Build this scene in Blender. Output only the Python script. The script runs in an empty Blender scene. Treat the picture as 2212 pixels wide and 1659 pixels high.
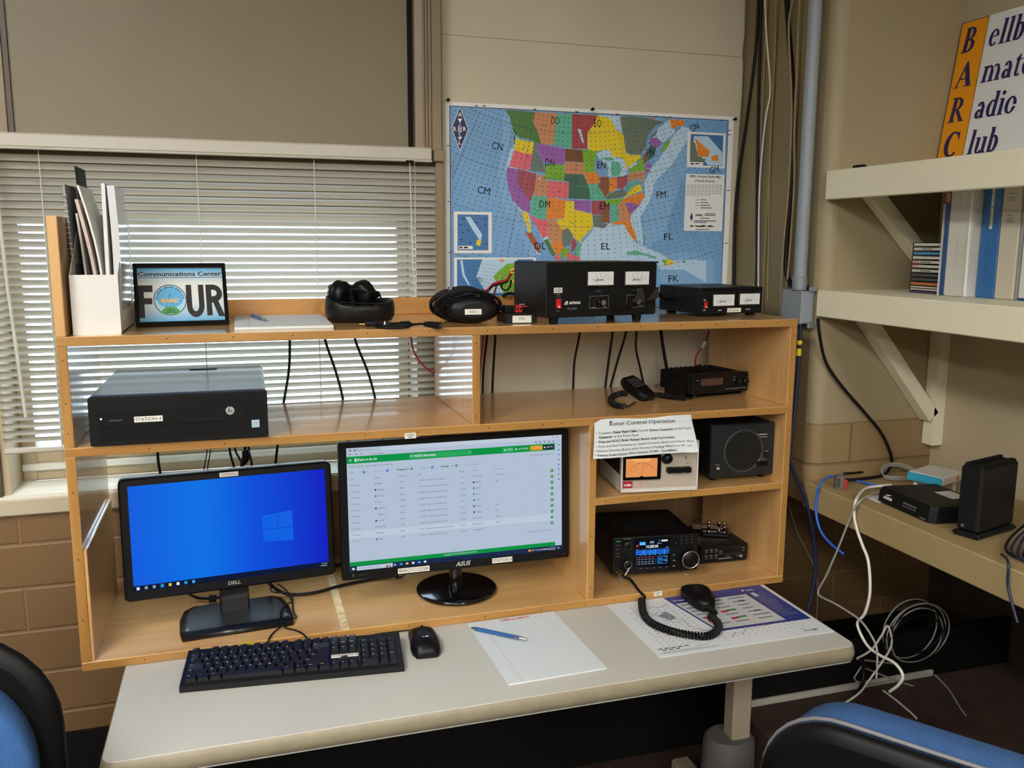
import bpy, math, random
from mathutils import Matrix, Vector
random.seed(7)
S = bpy.context.scene
COL = S.collection
pi = math.pi

# ------------------------------------------------------------------ camera
CAM_F = 1885.26                       # focal length in pixels of the 2212 px wide frame
CAM_C = Vector((0.34065, -1.86275, 1.61706))
CAM_R = Vector((0.9545661, -0.2979582, 0.0049461))
CAM_U = Vector((0.0432209, 0.1548501, 0.9869921))
CAM_D = Vector((0.2948483, 0.9419354, -0.1606927))
cd = bpy.data.cameras.new('camera')
cam = bpy.data.objects.new('camera', cd); COL.objects.link(cam)
cd.sensor_fit = 'HORIZONTAL'; cd.sensor_width = 36.0; cd.lens = CAM_F / 2212 * 36.0
cd.clip_start = 0.02
m3 = Matrix((CAM_R, CAM_U, -CAM_D)).transposed()
cam.matrix_world = Matrix.Translation(CAM_C) @ m3.to_4x4()
S.camera = cam

# ------------------------------------------------------------------ sky, exposure
w = bpy.data.worlds.new('sky'); S.world = w; w.use_nodes = True
wn = w.node_tree; bg = wn.nodes['Background']                # overcast sky over a darker ground
wt = wn.nodes.new('ShaderNodeTexCoord'); wx = wn.nodes.new('ShaderNodeSeparateXYZ'); wr = wn.nodes.new('ShaderNodeValToRGB')
wn.links.new(wt.outputs['Generated'], wx.inputs[0]); wn.links.new(wx.outputs['Z'], wr.inputs[0]); wn.links.new(wr.outputs[0], bg.inputs[0])
wr.color_ramp.elements[0].position = 0.0; wr.color_ramp.elements[0].color = (0.46, 0.54, 0.64, 1)
wr.color_ramp.elements[1].position = 0.04; wr.color_ramp.elements[1].color = (0.66, 0.81, 1.0, 1)
bg.inputs[1].default_value = 4.6
S.view_settings.view_transform = 'Standard'; S.view_settings.look = 'None'
S.view_settings.gamma = 1.0; S.view_settings.use_curve_mapping = False
S.view_settings.exposure = 0.62
S.cycles.max_bounces = 8; S.cycles.diffuse_bounces = 4; S.cycles.glossy_bounces = 4
S.cycles.transmission_bounces = 6; S.cycles.transparent_max_bounces = 8
S.cycles.caustics_reflective = False; S.cycles.caustics_refractive = False
S.cycles.sample_clamp_indirect = 6.0
LAMP = 17.0                             # strength of the ceiling lights' diffusers

# ------------------------------------------------------------------ helpers
def lin(c):
    def f(v):
        v /= 255.0
        return v / 12.92 if v <= 0.04045 else ((v + 0.055) / 1.055) ** 2.4
    if isinstance(c, str):
        c = (int(c[0:2], 16), int(c[2:4], 16), int(c[4:6], 16))
    return tuple(f(v) for v in c) + (1.0,)

MATS = {}
def M(name, col=None, rough=0.5, metal=0.0, noise=0.0, nscale=8.0, bump=0.0, bscale=60.0, emit=0.0,
      coat=0.0, spec=0.5, trans=0.0, stretch=None):
    """a principled material with optional colour mottling and bump from noise"""
    if name in MATS: return MATS[name]
    m = bpy.data.materials.new(name); m.use_nodes = True; MATS[name] = m
    nt = m.node_tree; b = nt.nodes['Principled BSDF']
    c = lin(col)
    b.inputs['Base Color'].default_value = c
    b.inputs['Roughness'].default_value = rough; b.inputs['Metallic'].default_value = metal
    if max(c[:3]) < 0.03: spec = min(spec, 0.25)
    b.inputs['Specular IOR Level'].default_value = spec
    b.inputs['Coat Weight'].default_value = coat; b.inputs['Coat Roughness'].default_value = 0.12
    if emit:
        b.inputs['Emission Color'].default_value = c; b.inputs['Emission Strength'].default_value = emit if emit > 2 else emit * 0.66
        b.inputs['Base Color'].default_value = (0.0, 0.0, 0.0, 1); b.inputs['Specular IOR Level'].default_value = 0.08
    if trans:
        b.inputs['Transmission Weight'].default_value = trans
    if noise or bump:
        tc = nt.nodes.new('ShaderNodeTexCoord'); mp = nt.nodes.new('ShaderNodeMapping')
        nt.links.new(tc.outputs['Object'], mp.inputs[0])
        if stretch: mp.inputs['Scale'].default_value = stretch
    if noise:
        n = nt.nodes.new('ShaderNodeTexNoise'); n.inputs['Scale'].default_value = nscale; n.inputs['Detail'].default_value = 5
        nt.links.new(mp.outputs[0], n.inputs['Vector'])
        r = nt.nodes.new('ShaderNodeValToRGB')
        r.color_ramp.elements[0].position = 0.3; r.color_ramp.elements[1].position = 0.7
        r.color_ramp.elements[0].color = tuple(v * (1 - noise) for v in c[:3]) + (1,)
        r.color_ramp.elements[1].color = tuple(min(1, v * (1 + noise)) for v in c[:3]) + (1,)
        nt.links.new(n.outputs['Fac'], r.inputs[0]); nt.links.new(r.outputs[0], b.inputs['Base Color'])
    if bump:
        n2 = nt.nodes.new('ShaderNodeTexNoise'); n2.inputs['Scale'].default_value = bscale; n2.inputs['Detail'].default_value = 3
        nt.links.new(mp.outputs[0], n2.inputs['Vector'])
        bp = nt.nodes.new('ShaderNodeBump'); bp.inputs['Strength'].default_value = bump; bp.inputs['Distance'].default_value = 0.004
        nt.links.new(n2.outputs['Fac'], bp.inputs['Height']); nt.links.new(bp.outputs[0], b.inputs['Normal'])
    return m

def wood_mat(name, axis, light, dark, rough=0.3, coat=0.9):
    """varnished ply: fine grain stretched along one axis, broad tone drift, faint knots"""
    m = bpy.data.materials.new(name); m.use_nodes = True; MATS[name] = m
    nt = m.node_tree; N = nt.nodes.new; K = nt.links.new; b = nt.nodes['Principled BSDF']
    tc = N('ShaderNodeTexCoord'); mp = N('ShaderNodeMapping')
    sc = [22.0, 22.0, 22.0]; sc['xyz'.index(axis)] = 1.6; mp.inputs['Scale'].default_value = sc
    K(tc.outputs['Object'], mp.inputs[0])
    n = N('ShaderNodeTexNoise'); n.inputs['Scale'].default_value = 1.6; n.inputs['Detail'].default_value = 6
    n.inputs['Distortion'].default_value = 0.8; K(mp.outputs[0], n.inputs['Vector'])
    n2 = N('ShaderNodeTexNoise'); n2.inputs['Scale'].default_value = 2.2; n2.inputs['Detail'].default_value = 3; K(tc.outputs['Object'], n2.inputs['Vector'])
    r = N('ShaderNodeValToRGB'); r.color_ramp.elements[0].position = 0.28; r.color_ramp.elements[1].position = 0.72
    r.color_ramp.elements[0].color = lin(dark); r.color_ramp.elements[1].color = lin(light)
    a = N('ShaderNodeMath'); a.operation = 'MULTIPLY_ADD'; a.inputs[1].default_value = 0.65; K(n.outputs['Fac'], a.inputs[0])
    s = N('ShaderNodeMath'); s.operation = 'MULTIPLY'; s.inputs[1].default_value = 0.35; K(n2.outputs['Fac'], s.inputs[0]); K(s.outputs[0], a.inputs[2])
    K(a.outputs[0], r.inputs[0]); K(r.outputs[0], b.inputs['Base Color'])
    b.inputs['Roughness'].default_value = rough; b.inputs['Coat Weight'].default_value = coat; b.inputs['Coat Roughness'].default_value = 0.09
    bp = N('ShaderNodeBump'); bp.inputs['Strength'].default_value = 0.12; bp.inputs['Distance'].default_value = 0.002
    K(n.outputs['Fac'], bp.inputs['Height']); K(bp.outputs[0], b.inputs['Normal'])
    return m

def block_mat(name, col, mortar, bw=0.4, bh=0.2, off=(0, 0, 0)):
    """painted concrete block laid in the x-z plane"""
    m = bpy.data.materials.new(name); m.use_nodes = True; MATS[name] = m
    nt = m.node_tree; N = nt.nodes.new; K = nt.links.new; b = nt.nodes['Principled BSDF']
    tc = N('ShaderNodeTexCoord'); mp = N('ShaderNodeMapping'); mp.inputs['Rotation'].default_value = (pi / 2, 0, 0)
    mp.inputs['Location'].default_value = off
    K(tc.outputs['Object'], mp.inputs[0])
    br = N('ShaderNodeTexBrick'); br.inputs['Scale'].default_value = 1.0
    br.inputs['Brick Width'].default_value = bw; br.inputs['Row Height'].default_value = bh
    br.inputs['Mortar Size'].default_value = 0.006; br.inputs['Mortar Smooth'].default_value = 0.6
    br.inputs['Color1'].default_value = lin(col); br.inputs['Color2'].default_value = tuple(v * 0.92 for v in lin(col)[:3]) + (1,)
    br.inputs['Mortar'].default_value = lin(mortar)
    K(mp.outputs[0], br.inputs['Vector']); K(br.outputs['Color'], b.inputs['Base Color'])
    n = N('ShaderNodeTexNoise'); n.inputs['Scale'].default_value = 90; K(tc.outputs['Object'], n.inputs['Vector'])
    mx = N('ShaderNodeMath'); mx.operation = 'MULTIPLY_ADD'; mx.inputs[1].default_value = -1.0; K(br.outputs['Fac'], mx.inputs[0])
    sc = N('ShaderNodeMath'); sc.operation = 'MULTIPLY'; sc.inputs[1].default_value = 0.12; K(n.outputs['Fac'], sc.inputs[0]); K(sc.outputs[0], mx.inputs[2])
    bp = N('ShaderNodeBump'); bp.inputs['Strength'].default_value = 0.5; bp.inputs['Distance'].default_value = 0.006
    K(mx.outputs[0], bp.inputs['Height']); K(bp.outputs[0], b.inputs['Normal']); b.inputs['Roughness'].default_value = 0.55
    return m

_tc = {}
_tcurve = None
def glyphs(s, bold=0.0):
    """flat outlines of a string in the built-in font, one em high"""
    global _tcurve
    k = (s, bold)
    if k in _tc: return _tc[k]
    if _tcurve is None:
        c = bpy.data.curves.new('tmp_text', 'FONT'); c.resolution_u = 2; c.fill_mode = 'FRONT'
        _tcurve = bpy.data.objects.new('tmp_text', c)
    c = _tcurve.data; c.body = s; c.offset = bold
    me = bpy.data.meshes.new_from_object(_tcurve)
    v = [(p.co.x, p.co.y) for p in me.vertices]; f = [tuple(q.vertices) for q in me.polygons]
    bpy.data.meshes.remove(me)
    _tc[k] = (v, f); return _tc[k]

class MB:
    """collects shapes for ONE mesh"""
    def __init__(s):
        s.v = []; s.f = []; s.mi = []; s.sm = []; s.mats = []; s.M = Matrix()
    def slot(s, m):
        if isinstance(m, str): m = MATS[m]
        if m not in s.mats: s.mats.append(m)
        return s.mats.index(m)
    def add(s, V, F, m, smooth=False):
        o = len(s.v); T = s.M
        s.v += [tuple(T @ Vector(p)) for p in V]; k = s.slot(m)
        for f in F:
            s.f.append(tuple(i + o for i in f)); s.mi.append(k); s.sm.append(smooth)
        return s
    def box(s, x0, x1, y0, y1, z0, z1, m, b=0.0):
        if x0 > x1: x0, x1 = x1, x0
        if y0 > y1: y0, y1 = y1, y0
        if z0 > z1: z0, z1 = z1, z0
        c = ((x0 + x1) / 2, (y0 + y1) / 2, (z0 + z1) / 2); h = ((x1 - x0) / 2, (y1 - y0) / 2, (z1 - z0) / 2)
        b = min(b, min(h) * 0.95)
        if b <= 0:
            V = [(x, y, z) for z in (z0, z1) for y in (y0, y1) for x in (x0, x1)]
            return s.add(V, [(0, 2, 3, 1), (4, 5, 7, 6), (0, 1, 5, 4), (2, 6, 7, 3), (0, 4, 6, 2), (1, 3, 7, 5)], m)
        V = []; idx = {}
        for sx in (-1, 1):
            for sy in (-1, 1):
                for sz in (-1, 1):
                    sg = (sx, sy, sz)
                    for a in range(3):
                        p = [c[i] + sg[i] * (h[i] if i == a else h[i] - b) for i in range(3)]
                        idx[(sg, a)] = len(V); V.append(tuple(p))
        F = []
        for a in range(3):
            u, w2 = (a + 1) % 3, (a + 2) % 3
            for sa in (-1, 1):
                q = []
                for su, sw in ((-1, -1), (1, -1), (1, 1), (-1, 1)):
                    g = [0, 0, 0]; g[a] = sa; g[u] = su; g[w2] = sw; q.append(idx[(tuple(g), a)])
                F.append(tuple(q) if sa > 0 else tuple(reversed(q)))
        for a in range(3):                       # edges parallel to axis a
            u, w2 = (a + 1) % 3, (a + 2) % 3
            for su in (-1, 1):
                for sw in (-1, 1):
                    g0 = [0, 0, 0]; g0[u] = su; g0[w2] = sw; g1 = list(g0); g0[a] = -1; g1[a] = 1
                    q = (idx[(tuple(g0), u)], idx[(tuple(g1), u)], idx[(tuple(g1), w2)], idx[(tuple(g0), w2)])
                    F.append(q if su * sw < 0 else tuple(reversed(q)))
        for sx in (-1, 1):
            for sy in (-1, 1):
                for sz in (-1, 1):
                    q = tuple(idx[((sx, sy, sz), a)] for a in range(3))
                    F.append(q if sx * sy * sz > 0 else tuple(reversed(q)))
        return s.add(V, F, m)
    def prism(s, P, d0, d1, m, axes='xyz', smooth=False, b=0.0):
        """polygon P (2D, counter-clockwise) in the plane of axes[0:2], extruded along axes[2]; b softens both rims"""
        ax = ['xyz'.index(a) for a in axes]
        def at(p, d):
            q = [0, 0, 0]; q[ax[0]] = p[0]; q[ax[1]] = p[1]; q[ax[2]] = d; return tuple(q)
        n = len(P); rings = [(0.0, d0), (0.0, d1)]
        if b > 0:
            sg = 1 if d1 > d0 else -1
            rings = [(b, d0), (0.29 * b, d0 + sg * 0.29 * b), (0, d0 + sg * b), (0, d1 - sg * b), (0.29 * b, d1 - sg * 0.29 * b), (b, d1)]
        V = []
        for ins, d in rings:
            Q = P if ins == 0 else inset(P, ins)
            V += [at(p, d) for p in Q]
        F = []
        for k in range(len(rings) - 1):
            for i in range(n):
                j = (i + 1) % n; F.append((k * n + i, k * n + j, (k + 1) * n + j, (k + 1) * n + i))
        s.add(V, F, m, smooth or b > 0)
        L = len(rings) - 1
        s.add([at(p, rings[0][1]) for p in (inset(P, rings[0][0]) if rings[0][0] else P)], [tuple(reversed(range(n)))], m)
        s.add([at(p, rings[L][1]) for p in (inset(P, rings[L][0]) if rings[L][0] else P)], [tuple(range(n))], m)
        return s
    def lathe(s, prof, m, n=24, o=(0, 0, 0), axis='z', sx=1.0, sy=1.0, smooth=True, cap=True):
        V = []; F = []
        ax = {'z': (0, 1, 2), 'y': (0, 2, 1), 'x': (1, 2, 0)}[axis]
        for r, h in prof:
            for k in range(n):
                a = 2 * pi * k / n; q = [0, 0, 0]
                q[ax[0]] = o[ax[0]] + r * sx * math.cos(a); q[ax[1]] = o[ax[1]] + r * sy * math.sin(a); q[ax[2]] = o[ax[2]] + h
                V.append(tuple(q))
        for i in range(len(prof) - 1):
            for k in range(n):
                j = (k + 1) % n; F.append((i * n + k, i * n + j, (i + 1) * n + j, (i + 1) * n + k))
        s.add(V, F, m, smooth)
        if cap:
            L = len(prof) - 1
            if prof[0][0] > 1e-6: s.add(V[:n], [tuple(reversed(range(n)))], m)
            if prof[L][0] > 1e-6: s.add(V[L * n:], [tuple(range(n))], m)
        return s
    def cyl(s, p0, p1, r, m, n=16, r1=None, smooth=True):
        return s.tube([p0, p1], r, m, n=n, radii=[r, r if r1 is None else r1], sub=1)
    def tube(s, P, r, m, n=8, radii=None, sub=6, closed=False, flat=1.0):
        P = [Vector(p) for p in P]
        if sub > 1 and len(P) > 2: P, radii = spline(P, sub, closed, radii)
        elif closed: pass
        if radii is None: radii = [r] * len(P)
        V = []; F = []; L = len(P); up = None
        for i, p in enumerate(P):
            if closed: t = P[(i + 1) % L] - P[i - 1]
            else: t = P[min(i + 1, L - 1)] - P[max(i - 1, 0)]
            t = t.normalized() if t.length > 1e-9 else Vector((0, 0, 1))
            if up is None:
                up = Vector((0, 0, 1)) if abs(t.z) < 0.9 else Vector((1, 0, 0))
            a = up.cross(t)
            if a.length < 1e-6: a = Vector((1, 0.3, 0)).cross(t)
            a.normalize(); b = t.cross(a); up = b
            for k in range(n):
                g = 2 * pi * k / n; V.append(tuple(p + (a * math.cos(g) + b * math.sin(g) * flat) * radii[i]))
        R = L if closed else L - 1
        for i in range(R):
            for k in range(n):
                j = (k + 1) % n; i2 = (i + 1) % L
                F.append((i * n + k, i * n + j, i2 * n + j, i2 * n + k))
        s.add(V, F, m, True)
        if not closed:
            s.add(V[:n], [tuple(reversed(range(n)))], m); s.add(V[-n:], [tuple(range(n))], m)
        return s
    def loft(s, rings, m, smooth=True, cap=True):
        n = len(rings[0]); V = [p for r in rings for p in r]; F = []
        for i in range(len(rings) - 1):
            for k in range(n):
                j = (k + 1) % n; F.append((i * n + k, i * n + j, (i + 1) * n + j, (i + 1) * n + k))
        s.add(V, F, m, smooth)
        if cap:
            s.add(rings[0], [tuple(reversed(range(n)))], m, smooth); s.add(rings[-1], [tuple(range(n))], m, smooth)
        return s

def inset(P, d):
    n = len(P); Q = []
    for i in range(n):
        a, p, c = Vector(P[i - 1]), Vector(P[i]), Vector(P[(i + 1) % n])
        e1 = (p - a); e2 = (c - p)
        if e1.length < 1e-9 or e2.length < 1e-9: Q.append(tuple(p)); continue
        e1.normalize(); e2.normalize()
        n1 = Vector((-e1.y, e1.x)); n2 = Vector((-e2.y, e2.x)); b = n1 + n2
        if b.length < 1e-6: Q.append(tuple(p)); continue
        b.normalize(); Q.append(tuple(p + b * (d / max(0.4, b.dot(n1)))))
    return Q

def spline(P, sub, closed=False, radii=None):
    out = []; R = [] if radii else None; n = len(P)
    for i in range(n if closed else n - 1):
        g = (lambda k: P[k % n]) if closed else (lambda k: P[max(0, min(n - 1, k))])
        p0, p1, p2, p3 = g(i - 1), g(i), g(i + 1), g(i + 2)
        for k in range(sub):
            t = k / sub
            out.append(0.5 * ((2 * p1) + (p2 - p0) * t + (2 * p0 - 5 * p1 + 4 * p2 - p3) * t * t + (3 * p1 - p0 - 3 * p2 + p3) * t ** 3))
            if radii: R.append(radii[i] * (1 - t) + radii[(i + 1) % n] * t)
    if not closed:
        out.append(P[-1])
        if radii: R.append(radii[-1])
    return out, R

def rrect(x0, x1, y0, y1, r, n=5):
    P = []
    for cx, cy, a in ((x1 - r, y0 + r, -pi / 2), (x1 - r, y1 - r, 0), (x0 + r, y1 - r, pi / 2), (x0 + r, y0 + r, pi)):
        for k in range(n + 1):
            t = a + pi / 2 * k / n; P.append((cx + r * math.cos(t), cy + r * math.sin(t)))
    return P
def ell(cx, cy, rx, ry, n=32, a0=0.0, a1=2 * pi):
    full = abs(a1 - a0 - 2 * pi) < 1e-6
    return [(cx + rx * math.cos(a0 + (a1 - a0) * k / (n if full else n - 1)), cy + ry * math.sin(a0 + (a1 - a0) * k / (n if full else n - 1))) for k in range(n)]

class Art:
    """printed or painted marks on a plane: origin o, right u, up v; levels step outward"""
    def __init__(s, mb, o, u, v, step=0.00025, base=0.0004):
        s.mb = mb; s.o = Vector(o); s.u = Vector(u).normalized(); s.v = Vector(v).normalized()
        s.n = s.u.cross(s.v); s.step = step; s.base = base; s.c = 0
    def P(s, x, y, l): return tuple(s.o + s.u * x + s.v * y + s.n * (s.base + s.step * l))
    def poly(s, P, m, l=0):
        s.c = (s.c + 1) % 40; l += s.c * 0.012
        s.mb.add([s.P(x, y, l) for x, y in P], [tuple(range(len(P)))], m); return s
    def rect(s, x0, y0, x1, y1, m, l=0): return s.poly([(x0, y0), (x1, y0), (x1, y1), (x0, y1)], m, l)
    def disc(s, cx, cy, r, m, l=0, ry=None, n=24): return s.poly(ell(cx, cy, r, ry or r, n), m, l)
    def ring(s, cx, cy, r, w, m, l=0, ry=None, n=32, a0=0.0, a1=2 * pi):
        ry = ry or r; A = ell(cx, cy, r, ry, n, a0, a1); B = ell(cx, cy, r - w, ry - w, n, a0, a1)
        full = abs(a1 - a0 - 2 * pi) < 1e-6; V = [s.P(x, y, l) for x, y in A + B]; F = []
        for k in range(n if full else n - 1):
            j = (k + 1) % n; F.append((k, j, n + j, n + k))
        s.mb.add(V, F, m); return s
    def line(s, P, w, m, l=0):
        for a, b in zip(P, P[1:]):
            a = Vector(a); b = Vector(b); d = b - a
            if d.length < 1e-9: continue
            d.normalize(); q = Vector((-d.y, d.x)) * w / 2
            s.poly([tuple(a - q), tuple(b - q), tuple(b + q), tuple(a + q)], m, l)
        return s
    def frame(s, x0, y0, x1, y1, w, m, l=0):
        s.rect(x0, y0, x1, y0 + w, m, l); s.rect(x0, y1 - w, x1, y1, m, l); s.rect(x0, y0 + w, x0 + w, y1 - w, m, l); s.rect(x1 - w, y0 + w, x1, y1 - w, m, l); return s
    def text(s, t, x, y, h, m, l=1, al='l', w=None, bold=0.0, rot=0.0, shear=0.0):
        """cap height h, baseline at y; w fits the width"""
        V, F = glyphs(t, bold)
        if not V: return s
        x0 = min(p[0] for p in V); x1 = max(p[0] for p in V); k = h / 0.70
        kx = k if w is None else w / (x1 - x0)
        W = (x1 - x0) * kx; off = {'l': 0, 'c': -W / 2, 'r': -W}[al]; c, sn = math.cos(rot), math.sin(rot); Q = []
        for px, py in V:
            a = (px - x0) * kx + off + py * k * shear; b = py * k; Q.append(s.P(x + c * a - sn * b, y + sn * a + c * b, l))
        s.mb.add(Q, F, m); return s

def tag(o, label=None, cat=None, group=None, kind=None):
    if label: o['label'] = label
    if cat: o['category'] = cat
    if group: o['group'] = group
    if kind: o['kind'] = kind
    return o
def obj(name, mb, parent=None, label=None, recenter=True):
    me = bpy.data.meshes.new(name)
    V = mb.v; off = Vector((0, 0, 0))
    if parent is None and recenter and V:
        xs, ys, zs = zip(*V); off = Vector(((min(xs) + max(xs)) / 2, (min(ys) + max(ys)) / 2, min(zs)))
        V = [(p[0] - off.x, p[1] - off.y, p[2] - off.z) for p in V]
    me.from_pydata(V, [], mb.f)
    for m in mb.mats: me.materials.append(m)
    me.polygons.foreach_set('material_index', mb.mi); me.polygons.foreach_set('use_smooth', mb.sm); me.update()
    o = bpy.data.objects.new(name, me); COL.objects.link(o); o.location = off
    if parent is not None: o.parent = parent
    if label: o['label'] = label
    return o
def thing(name, label, cat, loc=(0, 0, 0), rz=0.0, group=None):
    o = bpy.data.objects.new(name, None); COL.objects.link(o); o.empty_display_size = 0.02
    o.location = loc; o.rotation_euler = (0, 0, rz); return tag(o, label, cat, group)
def struct(name, mb):
    return tag(obj(name, mb, None, recenter=False), kind='structure')
def copy_thing(src, name=None):
    c = src.copy(); COL.objects.link(c)
    for ch in list(src.children):
        d = ch.copy(); COL.objects.link(d); d.parent = c
        for g in list(ch.children):
            e = g.copy(); COL.objects.link(e); e.parent = d
    return c
def at(px, py, axis, val):
    """the place where the sight line through a photo pixel meets the plane axis = val"""
    d = CAM_D + CAM_R * ((px - 1106) / CAM_F) - CAM_U * ((py - 829.5) / CAM_F)
    k = 'xyz'.index(axis); t = (val - CAM_C[k]) / d[k]
    return CAM_C + d * t
def path(axis, val, *pts): return [at(x, y, axis, val) for x, y in pts]
def cable(name, pts, r, m, label, cat='cable', group=None, n=8, extra=None):
    mb = MB(); mb.tube(pts, r, m, n=n)
    if extra: extra(mb)
    return tag(obj(name, mb), label, cat, group)
# ------------------------------------------------------------------ materials
M('wall_tan', 'b9ab90', 0.6, noise=0.05, nscale=5, bump=0.12, bscale=220)
M('panel_beige', 'cdc5af', 0.55, noise=0.04, nscale=4, bump=0.06, bscale=260)
M('metal_panel', '82765f', 0.5, noise=0.05, nscale=3, bump=0.05, bscale=300)
M('brown_trim', '8a7860', 0.45, noise=0.06, nscale=6)
M('dark_trim', '54483a', 0.5)
M('gap_dark', '15110d', 0.8)
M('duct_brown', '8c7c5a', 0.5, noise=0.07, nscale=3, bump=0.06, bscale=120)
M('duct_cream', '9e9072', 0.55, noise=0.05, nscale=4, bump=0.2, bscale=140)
M('shelf_cream', 'ece6cc', 0.5, noise=0.04, nscale=5, bump=0.06, bscale=200)
M('table_tan', 'a28d62', 0.5, noise=0.06, nscale=5, bump=0.05, bscale=160)
M('floor_brown', '45332c', 0.7, noise=0.3, nscale=14, bump=0.2, bscale=60)
M('ceiling_white', 'c8c4b8', 0.8)
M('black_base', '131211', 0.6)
M('base_white', 'c8c2b4', 0.5)
block_mat('block', '7c5f3e', '846847', 0.4, 0.1135, off=(0.2, at(60, 1175, 'y', 0.47).z, 0))
M('blind_white', 'd6d4cc', 0.35)
M('blind_rail', 'c2bdb0', 0.4)
M('win_frame', 'b8a888', 0.45)
M('sill_cream', 'bfb59c', 0.5); M('wall_low_shade', '3a2e24', 0.8); M('wall_dim', '8a8070', 0.7); M('blocker_grey', '5c5750', 0.8); M('sill_white', 'dedbd0', 0.45)  # lower right wall: shade under the side table painted into its colour
M('cord_white', 'dddad0', 0.6); M('plastic_rod', 'cfcfc8', 0.3)
M('diffuser', 'fff6e6', 1.0, emit=LAMP)
MATS['diffuser'].node_tree.nodes['Principled BSDF'].inputs['Emission Color'].default_value = (1.0, 0.975, 0.915, 1)
M('lamp_frame', 'e8e8e4', 0.4)

WY = 0.47                     # face of the window wall
XR = 2.165                    # right wall
XL = -3.6; YB = -11.4; CZ = 2.78

# floor, ceiling, walls
b = MB(); b.box(XL, 3.4, YB, 0.62, -0.06, 0.0, 'floor_brown'); struct('floor', b)
b = MB(); b.box(XL, 3.4, YB, 0.62, CZ, CZ + 0.06, 'ceiling_white'); struct('ceiling', b)
WX0, WX1, WZ0, WZ1 = -0.21, 0.80, 1.0, 1.70          # window recess
WD = 0.60                                             # depth of the window plane
b = MB()
b.box(XL, WX1, WY, WD + 0.10, WZ1, CZ, 'metal_panel'); b.box(XL, -0.26, WY, WD + 0.10, 0.985, WZ1, 'metal_panel'); b.box(-0.26, WX0, WY, WD + 0.10, 0.985, WZ1, 'win_frame')
b.box(WX1, 0.86, WY, WD + 0.10, 0.985, WZ1, 'metal_panel'); b.box(0.80, 0.86, WY, WD + 0.10, WZ1, CZ, 'metal_panel'); b.box(0.86, 3.4, WY + 0.012, WD + 0.10, 0.985, CZ, 'wall_tan')
b.box(XL, 3.4, WY, WD + 0.10, 0.0, 0.985, 'block')
struct('wall_back', b)
# right-hand wallboard panel carrying the map, its right edge ragged
P = [(0.862, 0.95), (1.773, 0.95)]
zz = 0.95
rr = random.Random(3)
while zz < CZ - 0.05:
    zz += rr.uniform(0.02, 0.06); P.append((1.766 + rr.uniform(-0.004, 0.004), min(zz, CZ)))
P.append((0.862, CZ))
b = MB(); b.prism(P, WY + 0.012, WY - 0.001, 'panel_beige', 'xzy')
b.box(0.864, 1.76, WY - 0.0012, WY - 0.0002, 2.148, 2.1495, 'brown_trim'); b.box(0.866, 0.874, WY - 0.0012, WY - 0.0002, 1.55, 1.5515, 'dark_trim')
struct('wall_back_panel', b)
b = MB(); b.box(XR, XR + 0.1, YB, 0.62, 0.93, CZ, 'wall_tan'); b.box(2.6, 2.7, YB, 0.62, 0.0, 0.94, 'wall_low_shade'); b.box(XR + 0.1, 2.7, YB, 0.62, 0.93, 0.96, 'wall_low_shade'); struct('wall_right', b)
b = MB(); b.box(XL - 0.1, XL, YB, 0.62, 0.0, CZ, 'wall_dim'); struct('wall_left', b)
b = MB(); b.box(XL, 3.4, YB - 0.1, YB, 0.0, CZ, 'wall_dim'); struct('wall_front', b)
# added waist-high light blocker, unseen behind the viewer: keeps the under-desk dark
b = MB(); b.box(XL, XR, -2.46, -2.40, 0.0, 1.2, 'blocker_grey', 0.004); struct('light_blocker', b)
# brown post between the window and the map, with two grooves
b = MB()
P = [(0.795, WY + 0.002), (0.795, 0.435), (0.812, 0.428)]
for g in (0.818, 0.826, 0.835): P += [(g, 0.428), (g + 0.001, 0.433), (g + 0.0025, 0.433), (g + 0.0035, 0.428)]
P += [(0.862, 0.428), (0.867, 0.434), (0.867, WY + 0.002)]
b.prism(P, 1.852, CZ, 'brown_trim', 'xyz')
b.box(0.783, 0.795, 0.462, WY + 0.002, 1.852, CZ, 'gap_dark'); struct('trim_1', b)
b = MB(); b.box(0.846, 0.868, 0.43, WY + 0.002, 1.0, 1.828, 'brown_trim', 0.002); b.box(0.838, 0.868, 0.415, WY + 0.002, 1.822, 1.852, 'brown_trim', 0.002); struct('trim_2', b)
b = MB(); b.box(-0.148, -0.136, 0.462, WY + 0.002, 1.852, CZ, 'dark_trim'); b.box(-0.5, -0.148, 0.456, WY + 0.002, 1.852, CZ, 'brown_trim'); b.box(-0.262, -0.226, 0.455, WY + 0.002, 1.0, 1.79, 'dark_trim'); struct('trim_3', b)
# window: frame, bars, glass
b = MB()
for x0, x1, z0, z1 in ((WX0, WX1, WZ0, WZ0 + 0.028), (WX0, WX1, WZ0 + 0.045, WZ0 + 0.075), (WX0, WX1, WZ1 - 0.03, WZ1), (WX0, WX0 + 0.035, WZ0, WZ1), (WX1 - 0.03, WX1, WZ0, WZ1), (-0.115, -0.085, WZ0, WZ1)):
    yy = 0.004 if z1 - z0 > 0.3 else 0.0; b.box(x0, x1, WD - yy, WD + 0.05 + yy, z0, z1, 'win_frame', 0.003)
b.box(WX0, WX1, WD - 0.012, WD + 0.03, WZ0 + 0.027, WZ0 + 0.046, 'sill_white', 0.003); b.box(-0.06, 0.02, WD - 0.006, WD, WZ0 + 0.05, WZ0 + 0.07, 'win_frame', 0.003)
wf = struct('window_1', b)
gl = bpy.data.materials.new('window_glass'); gl.use_nodes = True; MATS['window_glass'] = gl
gn = gl.node_tree; gn.nodes.clear(); go = gn.nodes.new('ShaderNodeOutputMaterial'); ga = gn.nodes.new('ShaderNodeBsdfTransparent'); gb = gn.nodes.new('ShaderNodeBsdfGlossy'); gm = gn.nodes.new('ShaderNodeMixShader')
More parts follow.
